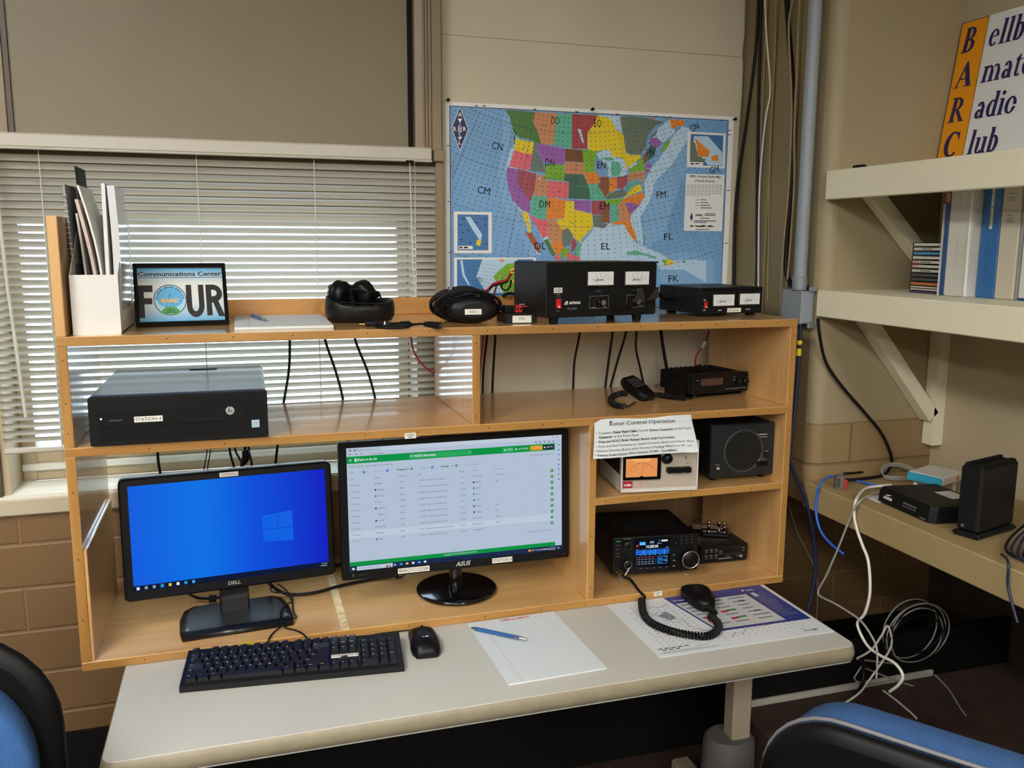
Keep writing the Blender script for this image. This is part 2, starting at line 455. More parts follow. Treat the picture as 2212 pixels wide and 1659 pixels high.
gb.inputs['Roughness'].default_value = 0.02; ga.inputs[0].default_value = (0.93, 0.97, 0.96, 1); gm.inputs[0].default_value = 0.06
gn.links.new(ga.outputs[0], gm.inputs[1]); gn.links.new(gb.outputs[0], gm.inputs[2]); gn.links.new(gm.outputs[0], go.inputs[0])
b = MB(); b.box(WX0 + 0.02, WX1 - 0.02, WD + 0.022, WD + 0.027, WZ0 + 0.02, WZ1 - 0.02, 'window_glass'); obj('pane', b, wf)
# inside sill: ribbed white plate
b = MB(); b.box(XL, 0.84, 0.452, WY + 0.004, 0.95, 0.992, 'sill_cream', 0.004)
b.box(-0.9, WX1, 0.455, WD, 0.985, 0.997, 'sill_white', 0.002)
for k in range(12): b.box(-0.9, WX1, 0.458 + 0.0118 * k, 0.4645 + 0.0118 * k, 0.996, 1.0005, 'sill_white', 0.001)
struct('trim_4', b)
# boxed chase on the right of the hutch: brown flank, rounded cream corner, cream face, painted block foot
CX, CY = 1.775, 0.055
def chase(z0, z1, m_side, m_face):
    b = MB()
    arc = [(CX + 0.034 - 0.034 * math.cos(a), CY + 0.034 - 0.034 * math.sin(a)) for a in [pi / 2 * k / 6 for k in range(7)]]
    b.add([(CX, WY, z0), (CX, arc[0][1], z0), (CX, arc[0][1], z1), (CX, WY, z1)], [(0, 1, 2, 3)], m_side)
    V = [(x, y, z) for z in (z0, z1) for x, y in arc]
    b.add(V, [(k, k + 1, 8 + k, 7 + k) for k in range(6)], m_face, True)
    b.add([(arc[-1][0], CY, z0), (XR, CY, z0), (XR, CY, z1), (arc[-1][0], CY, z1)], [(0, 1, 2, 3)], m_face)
    Q = [(CX, WY)] + arc + [(XR, CY), (XR, WY)]
    b.add([(x, y, z0) for x, y in Q], [tuple(reversed(range(len(Q))))], m_face); b.add([(x, y, z1) for x, y in Q], [tuple(range(len(Q)))], m_face)
    return b
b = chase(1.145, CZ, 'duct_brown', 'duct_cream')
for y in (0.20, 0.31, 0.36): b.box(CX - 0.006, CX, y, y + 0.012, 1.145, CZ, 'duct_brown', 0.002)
struct('wall_chase', b)
block_mat('block_tan', '937b56', '7f6a49', 0.3, 0.1135, off=(0.05, 1.145, 0))
b = chase(0.925, 1.145, 'block_tan', 'block_tan'); struct('wall_chase_base', b)
# under-desk shade painted as a black band along the back wall, and a low dark platform with a white back strip under the side table
b = MB(); b.box(XL, 2.6, WY - 0.012, WY, 0.0, 0.36, 'black_base'); struct('wall_back_shade', b)
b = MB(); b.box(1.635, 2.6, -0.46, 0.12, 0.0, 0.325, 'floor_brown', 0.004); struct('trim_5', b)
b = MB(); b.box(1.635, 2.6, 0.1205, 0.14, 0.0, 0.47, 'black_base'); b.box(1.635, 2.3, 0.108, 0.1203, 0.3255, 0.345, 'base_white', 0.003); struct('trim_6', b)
# ceiling lights (fluorescent troffers behind the viewer)
LAMPS = [(-0.65, -1.5)] + [(x, y) for y in (-3.4, -5.2, -7.0, -8.8, -10.6) for x in (1.1, -0.5, -2.1)]
for i, (x, y) in enumerate(LAMPS):
    t = thing('ceiling_light', 'white fluorescent ceiling light %s' % ('nearest the window, left of the viewer' if i == 0 else 'in the %s of row %s behind the viewer' % (('right column', 'middle column', 'left column')[(i - 1) % 3], ('one', 'two', 'three', 'four', 'five')[(i - 1) // 3])), 'ceiling light', (x, y, CZ), 0, 'ceiling lights')
    f = MB(); f.box(-0.31, 0.31, -0.62, -0.6, -0.06, 0, 'lamp_frame'); f.box(-0.31, 0.31, 0.6, 0.62, -0.06, 0, 'lamp_frame'); f.box(-0.31, -0.29, -0.6, 0.6, -0.06, 0, 'lamp_frame'); f.box(0.29, 0.31, -0.6, 0.6, -0.06, 0, 'lamp_frame'); f.box(-0.29, 0.29, -0.6, 0.6, -0.012, 0, 'lamp_frame'); obj('lamp_frame', f, t)
    d = MB(); d.box(-0.29, 0.29, -0.6, 0.6, -0.05, -0.045, 'diffuser'); obj('diffuser', d, t)

# ------------------------------------------------------------------ blind
sl = bpy.data.materials.new('slat'); sl.use_nodes = True; MATS['slat'] = sl
sn = sl.node_tree; sb = sn.nodes['Principled BSDF']; so = sn.nodes['Material Output']
sb.inputs['Base Color'].default_value = lin('cbc6ba'); sb.inputs['Roughness'].default_value = 0.35
st = sn.nodes.new('ShaderNodeBsdfTranslucent'); st.inputs[0].default_value = (0.75, 0.78, 0.8, 1); smx = sn.nodes.new('ShaderNodeMixShader'); smx.inputs[0].default_value = 0.01
sn.links.new(sb.outputs[0], smx.inputs[1]); sn.links.new(st.outputs[0], smx.inputs[2]); sn.links.new(smx.outputs[0], so.inputs[0])
BX0, BX1, BY = -0.208, 0.842, 0.432
bl = thing('window_blind', 'white horizontal slat blind covering the window behind the wooden hutch', 'blind', (0, BY, 1.108))
TZ_ = 0.694
b = MB(); b.box(-0.5, 0.832, -0.03, 0.03, TZ_ + 0.02, TZ_ + 0.053, 'blind_rail', 0.004); b.box(-0.5, 0.832, -0.032, -0.02, TZ_ + 0.016, TZ_ + 0.022, 'blind_rail', 0.002); obj('headrail', b, bl)
NS = 38; pitch = 0.0178; tilt = math.radians(42)
prof = []
for k in range(7):
    t = -1 + 2 * k / 6; prof.append((t * 0.0106, 0.0018 * (1 - t * t)))
V0 = []; F0 = []
for i, x in enumerate((BX0, 0.846)):
    for u, h in prof:                      # room edge up: u<0 is the room side
        y = u * math.cos(tilt) - h * math.sin(tilt) * -1; z = -u * math.sin(tilt) + h * math.cos(tilt)
        V0.append((x, y, z))
F0 = [(k, k + 1, 7 + k + 1, 7 + k) for k in range(6)]
b = MB(); b.add(V0, F0, 'slat', True); s0 = obj('slat', b, bl); s0.location = (0, 0, TZ_)
for i in range(1, NS):
    c = s0.copy(); COL.objects.link(c); c.parent = bl; c.location = (0, 0, TZ_ - i * pitch); c.rotation_euler = (math.radians(rr.uniform(-1.6, 1.6)), rr.uniform(-0.0006, 0.0006), 0)
b = MB(); b.box(BX0, 0.84, -0.011, 0.011, 0.004, 0.016, 'blind_rail', 0.003); obj('bottom_rail', b, bl)
for x in (-0.082, 0.258, 0.535, 0.79):
    b = MB(); b.tube([(x, -0.0095, TZ_ + 0.02), (x, -0.0095, 0.4), (x, -0.0095, 0.01)], 0.0012, 'cord_white', n=5, sub=1); obj('ladder_cord', b, bl)
b = MB(); b.tube([(-0.17, -0.034, TZ_ + 0.015), (-0.165, -0.030, 0.42), (-0.15, -0.028, 0.095)], 0.0042, 'plastic_rod', n=6, sub=1)
b.tube([(-0.171, -0.031, TZ_ + 0.03), (-0.171, -0.038, TZ_ + 0.034), (-0.171, -0.040, TZ_ + 0.02)], 0.002, 'gap_dark', n=6); obj('tilt_wand', b, bl)
b = MB(); b.tube([(0.772, -0.034, TZ_ + 0.02), (0.778, -0.030, 0.45), (0.785, -0.028, 0.36)], 0.0014, 'cord_white', n=5, sub=1); b.lathe([(0.002, 0), (0.006, -0.004), (0.008, -0.03), (0.006, -0.034)], 'blind_rail', n=10, o=(0.785, -0.028, 0.36)); b.box(0.763, 0.782, -0.036, -0.028, TZ_ + 0.012, TZ_ + 0.019, 'gap_dark'); obj('pull_cord', b, bl)
# ------------------------------------------------------------------ desk
M('laminate', 'c2c1b9', 0.38, noise=0.03, nscale=3)
M('edge_band', '91866f', 0.45, noise=0.09, nscale=30)
M('leg_beige', 'b9ab93', 0.5); M('sleeve_grey', '62605f', 0.6)
DZ = 0.74
desk = thing('desk', 'grey white laminate desk with rounded edge carrying the wooden hutch', 'desk', (0.848, 0.0, 0))
P = rrect(-0.771, 0.772, -0.3665, 0.36, 0.028, 6)
b = MB()
rings = []
for ins, z in ((0.012, DZ - 0.040), (0.003, DZ - 0.034), (0.0, DZ - 0.02), (0.003, DZ - 0.006), (0.006, DZ - 0.002)):
    rings.append([(x, y, z) for x, y in inset(P, ins)])
b.loft(rings, 'edge_band', cap=False); obj('edge_band', b, desk)
b = MB(); Q = inset(P, 0.006); b.prism(Q, DZ - 0.039, DZ - 0.0006, 'laminate', b=0.0006); obj('desktop', b, desk)
for s in (-1, 1):
    x = 0.729 if s > 0 else -0.70
    b = MB(); b.box(x - 0.028, x + 0.028, 0.01, 0.06, 0.30, 0.706, 'leg_beige', 0.005); b.box(x - 0.05, x + 0.06, -0.16, 0.22, 0.69, 0.707, 'leg_beige', 0.004)
    lg = obj('leg', b, desk)
    b = MB(); b.lathe([(0.075, 0.05), (0.082, 0.2), (0.078, 0.295), (0.066, 0.305)], 'sleeve_grey', n=20, o=(x - 0.02, 0.04, 0), sx=0.9, sy=0.8); obj('leg_sleeve', b, lg, 'grey lower sleeve of the leg')
    b = MB(); b.box(x - 0.03, x + 0.03, -0.30, 0.34, 0.0, 0.055, 'leg_beige', 0.008); obj('foot', b, desk)

# ------------------------------------------------------------------ hutch
WL, WK = 'deb478', 'c2925a'
wood_mat('wood_x', 'x', WL, WK); wood_mat('wood_z', 'z', WL, WK); wood_mat('wood_y', 'y', WL, WK)
wood_mat('edge_shade_x', 'x', 'bd8e4c', '996a32', 0.4, 0.4); wood_mat('edge_shade_z', 'z', 'bd8e4c', '996a32', 0.4, 0.4)  # darker edge wood, deepened with the shade of the front faces
wood_mat('wood_rail', 'x', 'd09a58', 'b07a3c', 0.4, 0.2)
M('nail', '3a2413', 0.6); M('label_white', 'e6e4dc', 0.45); M('label_yellow', 'c9b21c', 0.5); M('ink', '161616', 0.6); M('filler', 'dcc596', 0.6, noise=0.25, nscale=60)
HW, HD, HT = 1.6705, 0.394, 0.0185
Z0, Z1 = 0.74, 1.431
MS = 1.1916                                   # underside of the long middle shelf
hutch = thing('desk_hutch', 'varnished wooden hutch of open shelves standing on the desk', 'hutch', (0, 0, Z0))
def board(name, x0, x1, y0, y1, z0, z1, m, nails=(), par=hutch):
    b = MB(); b.box(x0, x1, y0, y1, z0 - Z0, z1 - Z0, m, 0.0015)
    if y0 < 0.001 and 'rail' not in name: b.box(x0 + 0.0012, x1 - 0.0012, y0 - 0.0003, y0 + 0.001, z0 - Z0 + 0.0012, z1 - Z0 - 0.0012, 'edge_shade_z' if m == 'wood_z' else 'edge_shade_x')
    for n in nails:
        x, z = n; b.lathe([(0.0016, 0), (0.0016, 0.0006)], 'nail', n=8, o=(x, y0 - 0.0005, z - Z0), axis='y')
    return obj(name, b, par)
zt = Z1 - HT / 2
top = board('top_board', 0, HW, -0.001, HD, Z1 - HT, Z1, 'wood_x', [(x, zt + 0.001) for x in (0.2, 0.327, 0.445, 0.60, 0.735, 0.865, 0.895, 1.02, 1.13, 1.24, 1.345, 1.44, 1.52, 1.61)])
zm = MS + HT / 2
mid = board('middle_shelf', 0, HW, 0, HD, MS, MS + HT, 'wood_x', [(x, zm) for x in (0.155, 0.30, 0.59, 0.706, 0.87, 1.0, 1.045, 1.13, 1.46, 1.6)])
bot = board('bottom_board', 0, HW, 0, HD, Z0, Z0 + HT, 'wood_x', [(x, Z0 + HT / 2) for x in (0.12, 0.45, 0.68, 0.86, 1.0, 1.11, 1.19, 1.34, 1.52, 1.63)])
board('left_panel', 0, HT, 0.0005, HD, Z0 + HT, MS, 'wood_z', [(HT / 2, z) for z in (0.85, 0.98, 1.12)])
board('left_panel', 0, HT, 0.0005, HD, MS + HT, Z1 - HT, 'wood_z', [(HT / 2, z) for z in (1.24, 1.30, 1.385)])
board('right_panel', HW - HT, HW, 0.0005, HD, Z0 + HT, MS, 'wood_z', [(HW - HT / 2, z) for z in (0.80, 0.95, 1.06, 1.15)])
board('right_panel', HW - HT, HW, 0.0005, HD, MS + HT, Z1 - HT, 'wood_z', [(HW - HT / 2, z) for z in (1.23, 1.32, 1.39)])
board('divider', 0.831, 0.831 + HT, 0.0005, HD, MS + HT, Z1 - HT, 'wood_z', [(0.84, z) for z in (1.23, 1.395)])
board('divider', 1.117, 1.117 + HT, 0.0005, HD, Z0 + HT, MS, 'wood_z', [(1.126, z) for z in (0.79, 0.92, 1.15)])
board('short_shelf', 1.117 + HT, HW - HT, 0.0005, HD, 0.9945, 1.012, 'wood_x', [(x, 1.003) for x in (1.16, 1.25, 1.39, 1.56)])
board('back_rail', HT, 1.04, HD - 0.019, HD, Z1, 1.474, 'wood_rail')
b = MB(); b.prism([(0, 0.0), (0.09, 0.0), (0.105, 0.02), (0.11, 0.043), (0, 0.043)], 0, 0.019, 'wood_rail', 'xzy'); b.v = [(x + 1.04, y + HD - 0.019, z + Z1 - Z0) for x, y, z in b.v]; obj('back_rail', b, hutch)
board('side_rail', -0.001, HT, 0.0, HD, Z1, 1.662, 'wood_z')
board('liner_panel', HT, HT + 0.007, 0.004, HD - 0.02, Z0 + HT, 0.999, 'wood_z')
b = MB(); b.box(0.528, 0.546, 0.003, HD - 0.01, HT - 0.0006, HT + 0.0014, 'filler'); obj('seam_strip', b, bot, 'rough pale filler strip across the board seam')
def edge_label(x, z, w2, h, m, lines, par):
    b = MB(); b.box(x - w2 / 2, x + w2 / 2, -0.0022, 0.0003, z - h / 2 - Z0, z + h / 2 - Z0, m)
    a = Art(b, (x - w2 / 2, -0.0022, z - h / 2 - Z0), (1, 0, 0), (0, 0, 1))
    a.text(lines[0], w2 / 2, h * 0.56, h * 0.26, 'ink', al='c', w=w2 * 0.74, bold=0.02); a.text(lines[1], w2 / 2, h * 0.16, h * 0.26, 'ink', al='c', w=w2 * 0.34, bold=0.02)
    return obj('shelf_label', b, par)
q = at(886, 941, 'y', 0); edge_label(q.x, q.z, 0.025, 0.0125, 'label_white', ('STATION 1', 'HF B'), mid)
q = at(1421, 1282, 'y', 0); edge_label(q.x, q.z, 0.0215, 0.0115, 'label_white', ('STATION 1', 'HF A'), bot)
q = at(533, 1393, 'y', 0); edge_label(q.x, q.z, 0.03, 0.0125, 'label_yellow', ('STATION 1', 'HF 10'), bot)

# ------------------------------------------------------------------ map
MY = WY - 0.0035
mA = at(962, 219, 'y', MY); mB = at(1585.5, 256.5, 'y', MY)
MX0, MX1, MZ1 = mA.x, mB.x, mA.z
MZ0 = 1.415
M('paper_white', 'f0f1f0', 0.5); M('sea', '78abdc', 0.45, noise=0.12, nscale=5); M('sea_light', 'bcdcf6', 0.45); M('sea_mid', '86b5e2', 0.45); M('text_grey', '8b9098', 0.5); M('sea_dark', '3f78b4', 0.45); M('navy', '16235c', 0.45); M('map_line', '2a3f66', 0.5); M('map_dot', '26407a', 0.5); M('marker', '0e0e0e', 0.5)
mp_ = thing('wall_map', 'large coloured map of North America pinned to the wall with grid letters written on', 'map', (0, MY, 0))
MC = {'g': '4f7f3c', 't': 'cf8f63', 'e': '63b89c', 'r': 'a8434a', 'y': 'ead21c', 'q': '6c7a68', 'o': 'ea8a2c', 'p': 'e86b78', 'i': '6e7f7a', 'u': '9d62b4', 'l': '7cb52c', 'w': 'a9505c', 'b': '7d4a1c', 'd': '3f6e58', 'k': '8f5a34', 'c': 'b4593c'}
for k, v in MC.items(): M('land_' + k, v, 0.45)
b = MB()
cc = lambda x, y: at(940 + x * 0.31646, 190 + y * 0.31646, 'y', MY)      # map artwork was measured on an enlarged view of the sheet
def mm(x, y): q = cc(x, y); return (q.x - MX0, q.z - MZ0)
b.box(MX0, MX1, 0, 0.0025, MZ0, MZ1, 'paper_white')
a = Art(b, (MX0, 0, MZ0), (1, 0, 0), (0, 0, 1), step=0.00012, base=0.0002)
MW, MH = MX1 - MX0, MZ1 - MZ0
ix0, iy1 = mm(97, 120); ix1 = mm(2003, 230)[0]; iy0 = 0.012
a.rect(ix0, iy0, ix1, iy1, 'navy', 0); a.rect(ix0 + 0.002, iy0 + 0.002, ix1 - 0.002, iy1 - 0.002, 'sea', 1)
def clipm(P):
    return [(min(max(x, ix0 + 0.002), ix1 - 0.002), min(max(y, iy0 + 0.002), iy1 - 0.002)) for x, y in P]
LIGHT = ['490,150 520,250 560,350 510,430 480,560 500,690 540,790 600,860 640,1000 690,1130 720,1140 660,1000 640,860 560,560 545,345 520,150',
         '1000,1060 1070,980 1090,930 1190,925 1290,930 1330,1000 1375,1060 1420,1060 1400,1120 1510,1180 1400,1180 1350,1180 990,1180 985,1100',
         '1375,1040 1330,920 1340,860 1400,800 1430,740 1430,640 1480,540 1540,470 1560,430 1620,330 1690,260 1760,290 1620,520 1500,640 1470,760 1400,880 1420,1060',
         '1115,184 1280,192 1275,300 1255,310 1215,240', '660,880 700,900 790,1060 740,1045', '1450,390 1530,270 1600,215 1640,300 1560,370 1500,350 1470,360',
         '1300,1110 1420,1080 1560,1140 1600,1180 1760,1170 1850,1180 1850,1330 1700,1240 1540,1240 1480,1160']
MID = ['1385,1060 1430,1100 1560,1020 1600,880 1640,760 1680,640 1740,520 1800,380 1790,290 1690,260 1620,330 1560,430 1540,470 1480,540 1430,640 1430,740 1400,800 1340,860 1330,920', '470,150 455,330 440,480 430,600 450,760 520,900 600,1040 650,1150 700,1150 640,1000 600,860 500,690 480,560 520,250 490,150', '1500,1180 1640,1120 1800,1120 1900,1180 1900,1330 1540,1330']
for s_ in MID: a.poly(clipm([mm(*map(float, p.split(','))) for p in s_.split()]), 'sea_mid', 1.5)
for s_ in LIGHT: a.poly(clipm([mm(*map(float, p.split(','))) for p in s_.split()]), 'sea_light', 2)
LAND = '''g 480,150 510,150 680,165 668,230 700,300 722,382 690,375 640,350 575,340 545,300 520,250 508,200
t 680,165 828,172 808,390 722,382 700,300 668,235
e 828,172 935,178 932,415 808,392
r 935,178 1110,188 1075,260 1040,300 1035,415 932,415
y 1110,188 1185,205 1215,240 1240,290 1290,320 1300,440 1330,460 1395,455 1405,480 1340,520 1310,560 1290,580 1300,520 1270,475 1210,470 1140,430 1060,430 1040,410 1040,300 1075,260
q 1260,195 1340,195 1450,205 1560,235 1500,260 1450,330 1440,400 1400,455 1330,455 1300,430 1285,320 1270,260
o 1600,212 1700,220 1700,255 1650,262 1615,285
o 1450,200 1510,204 1480,215
y 545,345 675,370 662,450 600,445 540,420
p 540,420 600,445 662,452 655,500 640,565 505,535
i 675,372 690,378 700,440 725,490 745,520 752,580 650,565 655,500
u 690,378 888,415 885,520 820,520 730,500 705,440
l 755,520 883,525 880,635 748,622
w 570,555 690,585 680,690 660,760 645,775 560,640
u 490,540 570,555 560,640 645,775 650,830 640,850 590,835 530,770 500,690 485,590
t 690,590 748,600 748,622 775,635 768,740 672,735 680,690
p 775,635 912,645 908,755 768,745
e 660,735 768,745 755,895 700,890 645,860 655,820
o 768,745 890,765 880,890 757,898
b 888,415 1005,425 1015,508 887,500
t 887,502 1012,510 1020,590 883,585
d 883,585 1010,590 1040,655 1045,670 912,665 912,640 880,635
d 912,665 1050,672 1060,760 910,755
l 1005,425 1040,420 1110,435 1090,490 1085,560 1095,580 1018,575
o 1018,578 1100,575 1130,620 1110,655 1035,652
e 1038,655 1115,660 1150,720 1170,765 1060,770 1055,700
k 1115,610 1180,605 1190,650 1185,720 1160,745 1112,670 1130,630
o 1190,612 1240,610 1240,690 1185,720
w 1240,610 1315,595 1310,650 1280,690 1240,685
u 895,762 1060,768 1065,850 950,830 950,775 893,770
y 888,770 948,772 950,830 1070,860 1080,950 1000,1030 1000,1060 945,1020 905,960 870,970 820,900 880,893
w 1065,770 1165,768 1165,830 1130,865 1070,865
i 1075,868 1130,870 1135,920 1180,930 1150,960 1080,945
k 1130,865 1165,800 1190,800 1190,925 1135,915
e 1195,790 1245,790 1255,905 1205,925
t 1245,790 1300,785 1340,850 1330,915 1258,910
o 1215,910 1330,910 1350,960 1375,1020 1365,1050 1320,990 1290,930 1215,935
u 1290,785 1370,785 1395,800 1335,860 1300,800
o 1290,755 1420,710 1425,750 1390,800 1330,780 1265,790
l 1165,765 1290,750 1260,790 1165,800
q 1165,745 1190,720 1280,690 1320,720 1280,745 1165,762
y 1290,750 1340,680 1400,655 1415,700 1290,752
e 1290,690 1330,645 1360,650 1320,710
t 1315,585 1425,565 1435,610 1320,640
l 1330,545 1380,520 1385,490 1415,470 1430,560 1330,580
k 1418,455 1450,440 1445,510 1425,515
u 1432,520 1480,515 1475,545 1435,545
c 1435,548 1465,560 1440,580
d 1450,440 1470,380 1510,400 1490,470 1450,500
u 1465,345 1510,335 1545,370 1520,410 1480,400
l 1540,430 1570,370 1610,345 1600,380 1560,440
q 1450,340 1520,290 1500,330
o 1410,625 1430,610 1420,660
e 1330,650 1400,630 1410,650 1350,660
y 588,845 628,850 660,985 640,980
c 615,985 660,988 690,1040 720,1115 710,1130 690,1110
p 630,860 700,895 770,905 765,1010 735,1025 680,930
t 770,898 820,900 870,970 870,1045 790,1050 768,1010
i 870,970 905,955 940,1000 935,1060 880,1090 865,1050
w 935,1020 970,1060 960,1090 925,1130 930,1060
e 975,1065 998,1065 985,1150 950,1145 955,1095
g 740,1040 770,1030 820,1140 800,1150
o 790,1050 865,1045 880,1100 835,1150 800,1090
l 860,1100 915,1095 915,1140 860,1165
p 900,1120 990,1160 990,1175 900,1175
p 810,1145 850,1150 860,1175 820,1175
e 1300,1125 1370,1110 1500,1150 1510,1168 1420,1140 1310,1140
l 1545,1180 1580,1170 1575,1210
y 1580,1165 1640,1190 1580,1220
d 1680,1182 1710,1185 1700,1195
e 1415,1000 1435,1010 1425,1060
w 1420,1040 1432,1060 1424,1075'''
for ln in LAND.split('\n'):
    k, P_ = ln.split(' ', 1); P_ = [mm(*map(float, p.split(','))) for p in P_.split()]
    a.poly(clipm(P_), 'land_' + k, 3)
LAKE = ['972,278 995,285 1015,370 1005,378', '1095,450 1180,412 1215,470 1290,490 1310,560 1270,600 1210,608 1175,600 1185,540 1120,480', '1325,535 1370,505 1375,520 1330,550', '1265,595 1320,565 1310,585 1280,605', '705,600 722,610 718,628 708,620', '545,335 575,345 572,356 552,350']
for s_ in LAKE: a.poly([mm(*map(float, p.split(','))) for p in s_.split()], 'sea_light', 4)
for s_ in ('1205,495 1260,510 1275,560 1255,600 1205,605 1195,560', '1120,480 1190,470 1230,485 1190,500', '530,285 555,330 545,335 520,290'):
    a.poly([mm(*map(float, p.split(','))) for p in s_.split()], 'land_e', 5)
# graticule about the pole, a dot in every grid square
PX_, PY_ = 1000.0, -1506.0
def pol(r_, t_): return mm(PX_ + r_ * math.sin(t_), PY_ + r_ * math.cos(t_))
def inmap(p): return ix0 + 0.004 < p[0] < ix1 - 0.004 and iy0 + 0.004 < p[1] < iy1 - 0.004
for r_ in (1820, 2137, 2457, 2775):
    L_ = [pol(r_, t_ / 100) for t_ in range(-52, 46, 2)]
    for p_, q_ in zip(L_, L_[1:]):
        if inmap(p_) and inmap(q_): a.line([p_, q_], 0.0007, 'map_line', 6)
for t_ in (-0.395, -0.19, -0.02, 0.145, 0.30):
    L_ = [pol(r_, t_) for r_ in range(1600, 2860, 30)]
    for p_, q_ in zip(L_, L_[1:]):
        if inmap(p_) and inmap(q_): a.line([p_, q_], 0.0007, 'map_line', 6)
for i in range(37):
    for j in range(-29, 27):
        p_ = pol(1650 + 32 * i, 0.0171 * j)
        if inmap(p_): a.rect(p_[0] - 0.0014, p_[1] - 0.0012, p_[0] + 0.0014, p_[1] + 0.0012, 'map_dot', 6)
rm = random.Random(5)                          # place-name specks on land
for ln in LAND.split('\n')[:44]:
    P_ = [tuple(map(float, p.split(','))) for p in ln.split(' ', 1)[1].split()]
    cx_, cy_ = sum(p[0] for p in P_) / len(P_), sum(p[1] for p in P_) / len(P_)
    for k in range(3):
        q_ = mm(cx_ + rm.uniform(-26, 26), cy_ + rm.uniform(-22, 22)); a.rect(q_[0], q_[1], q_[0] + rm.uniform(0.004, 0.009), q_[1] + 0.0011, 'map_line', 6)
def mrect(x0, y0, x1, y1, m, l): p_, q_ = mm(x0, y1), mm(x1, y0); a.rect(p_[0], p_[1], q_[0], q_[1], m, l); return p_, q_
def mpoly(s_, m, l): a.poly([mm(*map(float, p.split(','))) for p in s_.split()], m, l)
# insets: islands, eastern coast, the north-west corner
mrect(128, 848, 386, 1128, 'paper_white', 8); mrect(152, 866, 362, 1108, 'sea_dark', 9); mpoly('205,880 240,880 320,1000 310,1050 250,960', 'sea_light', 10); mpoly('285,1035 315,1040 305,1080 278,1070', 'land_y', 11); mrect(160, 1078, 256, 1100, 'paper_white', 11); mrect(165, 1084, 185, 1094, 'ink', 12); mrect(195, 1084, 222, 1094, 'ink', 12)
for x_, y_ in ((180, 890), (330, 890), (165, 930), (270, 915), (330, 935), (215, 970), (180, 985), (165, 1030), (230, 1055), (340, 1060)): mrect(x_, y_, x_ + 20, y_ + 6, 'navy', 11)
p_ = mm(128, 1158); a.rect(p_[0], 0.004, mm(697, 1)[0], p_[1], 'paper_white', 8); p_ = mm(148, 1170); a.rect(p_[0], 0.008, mm(680, 1)[0], p_[1], 'sea_dark', 9)
mpoly('320,1170 560,1170 560,1400 350,1400 280,1290', 'sea_light', 10); mpoly('395,1290 430,1250 490,1200 555,1195 555,1400 470,1400', 'land_l', 11); mpoly('430,1172 470,1172 460,1192', 'land_o', 11); mpoly('530,1385 556,1340 556,1400', 'land_p', 11); mpoly('170,1175 185,1175 200,1270 240,1350 225,1345 185,1280', 'sea_light', 10)
for i in range(14):
    for j in range(8):
        p_ = mm(250 + 22 * i + 5 * j, 1185 + 26 * j + 4 * i)
        if p_[0] < mm(556, 0)[0]: a.rect(p_[0] - 0.001, p_[1] - 0.001, p_[0] + 0.001, p_[1] + 0.001, 'map_dot', 12)
mpoly('1722,297 1982,312 1974,550 1716,540', 'paper_white', 8); mpoly('1744,314 1966,325 1958,534 1736,527', 'sea_dark', 9); mpoly('1765,330 1860,330 1958,440 1956,530 1860,528 1760,400', 'sea_light', 10); mpoly('1740,350 1775,380 1790,470 1850,490 1800,515 1737,505', 'land_q', 11); mpoly('1768,340 1820,385 1875,430 1860,470 1790,470 1785,390', 'land_o', 12); mpoly('1885,465 1930,455 1930,500 1885,495', 'land_o', 12); mrect(1736, 508, 1828, 528, 'paper_white', 12); mrect(1742, 514, 1765, 522, 'ink', 13); mrect(1772, 514, 1800, 520, 'ink', 13)
mpoly('1712,586 1974,593 1956,978 1695,974', 'paper_white', 8)
lg = lambda x_, y_: mm(x_, y_)
q_ = lg(1842, 612); a.text('ARRL Amateur Radio Map', q_[0], q_[1], 0.0062, 'ink', 9, 'c', w=0.104, bold=0.02)
q_ = lg(1838, 642); a.text('of North America', q_[0], q_[1], 0.0062, 'ink', 9, 'c', w=0.067, bold=0.02)
for k in range(7):
    y_ = 662 + 11.5 * k; [mrect(1716 - 0.6 * k + 24.5 * j, y_, min(1716 - 0.6 * k + 24.5 * j + 20, 1961 - k if k < 6 else 1900), y_ + 3.0, 'text_grey', 9) for j in range(10 if k < 6 else 7)]
for k, y_ in enumerate((763, 782, 800, 818)): mrect(1775 if k < 3 else 1783, y_, 1800 if k < 3 else 1788, y_ + 3, 'map_line', 9); mrect(1808, y_ - 1, 1850 + 12 * k, y_ + 3, 'map_line', 9)
mpoly('1749,850 1758,880 1748,912 1738,880', 'navy', 9)
q_ = lg(1800, 875); a.text('ARRL', q_[0], q_[1], 0.0058, 'ink', 9, 'c', w=0.026, bold=0.04)
for y_, x0_, x1_ in ((858, 1840, 1910), (868, 1836, 1912), (888, 1808, 1870), (906, 1766, 1914), (916, 1766, 1850), (964, 1775, 1870)): mrect(x0_, y_, x1_, y_ + 4, 'map_line', 9)
mpoly('1738,936 1764,940 1760,948 1740,946', 'ink', 9); mpoly('1772,936 1796,942 1830,936 1856,944 1830,948 1800,950 1775,946', 'ink', 9); mpoly('1858,940 1880,938 1908,947 1860,949', 'ink', 9)
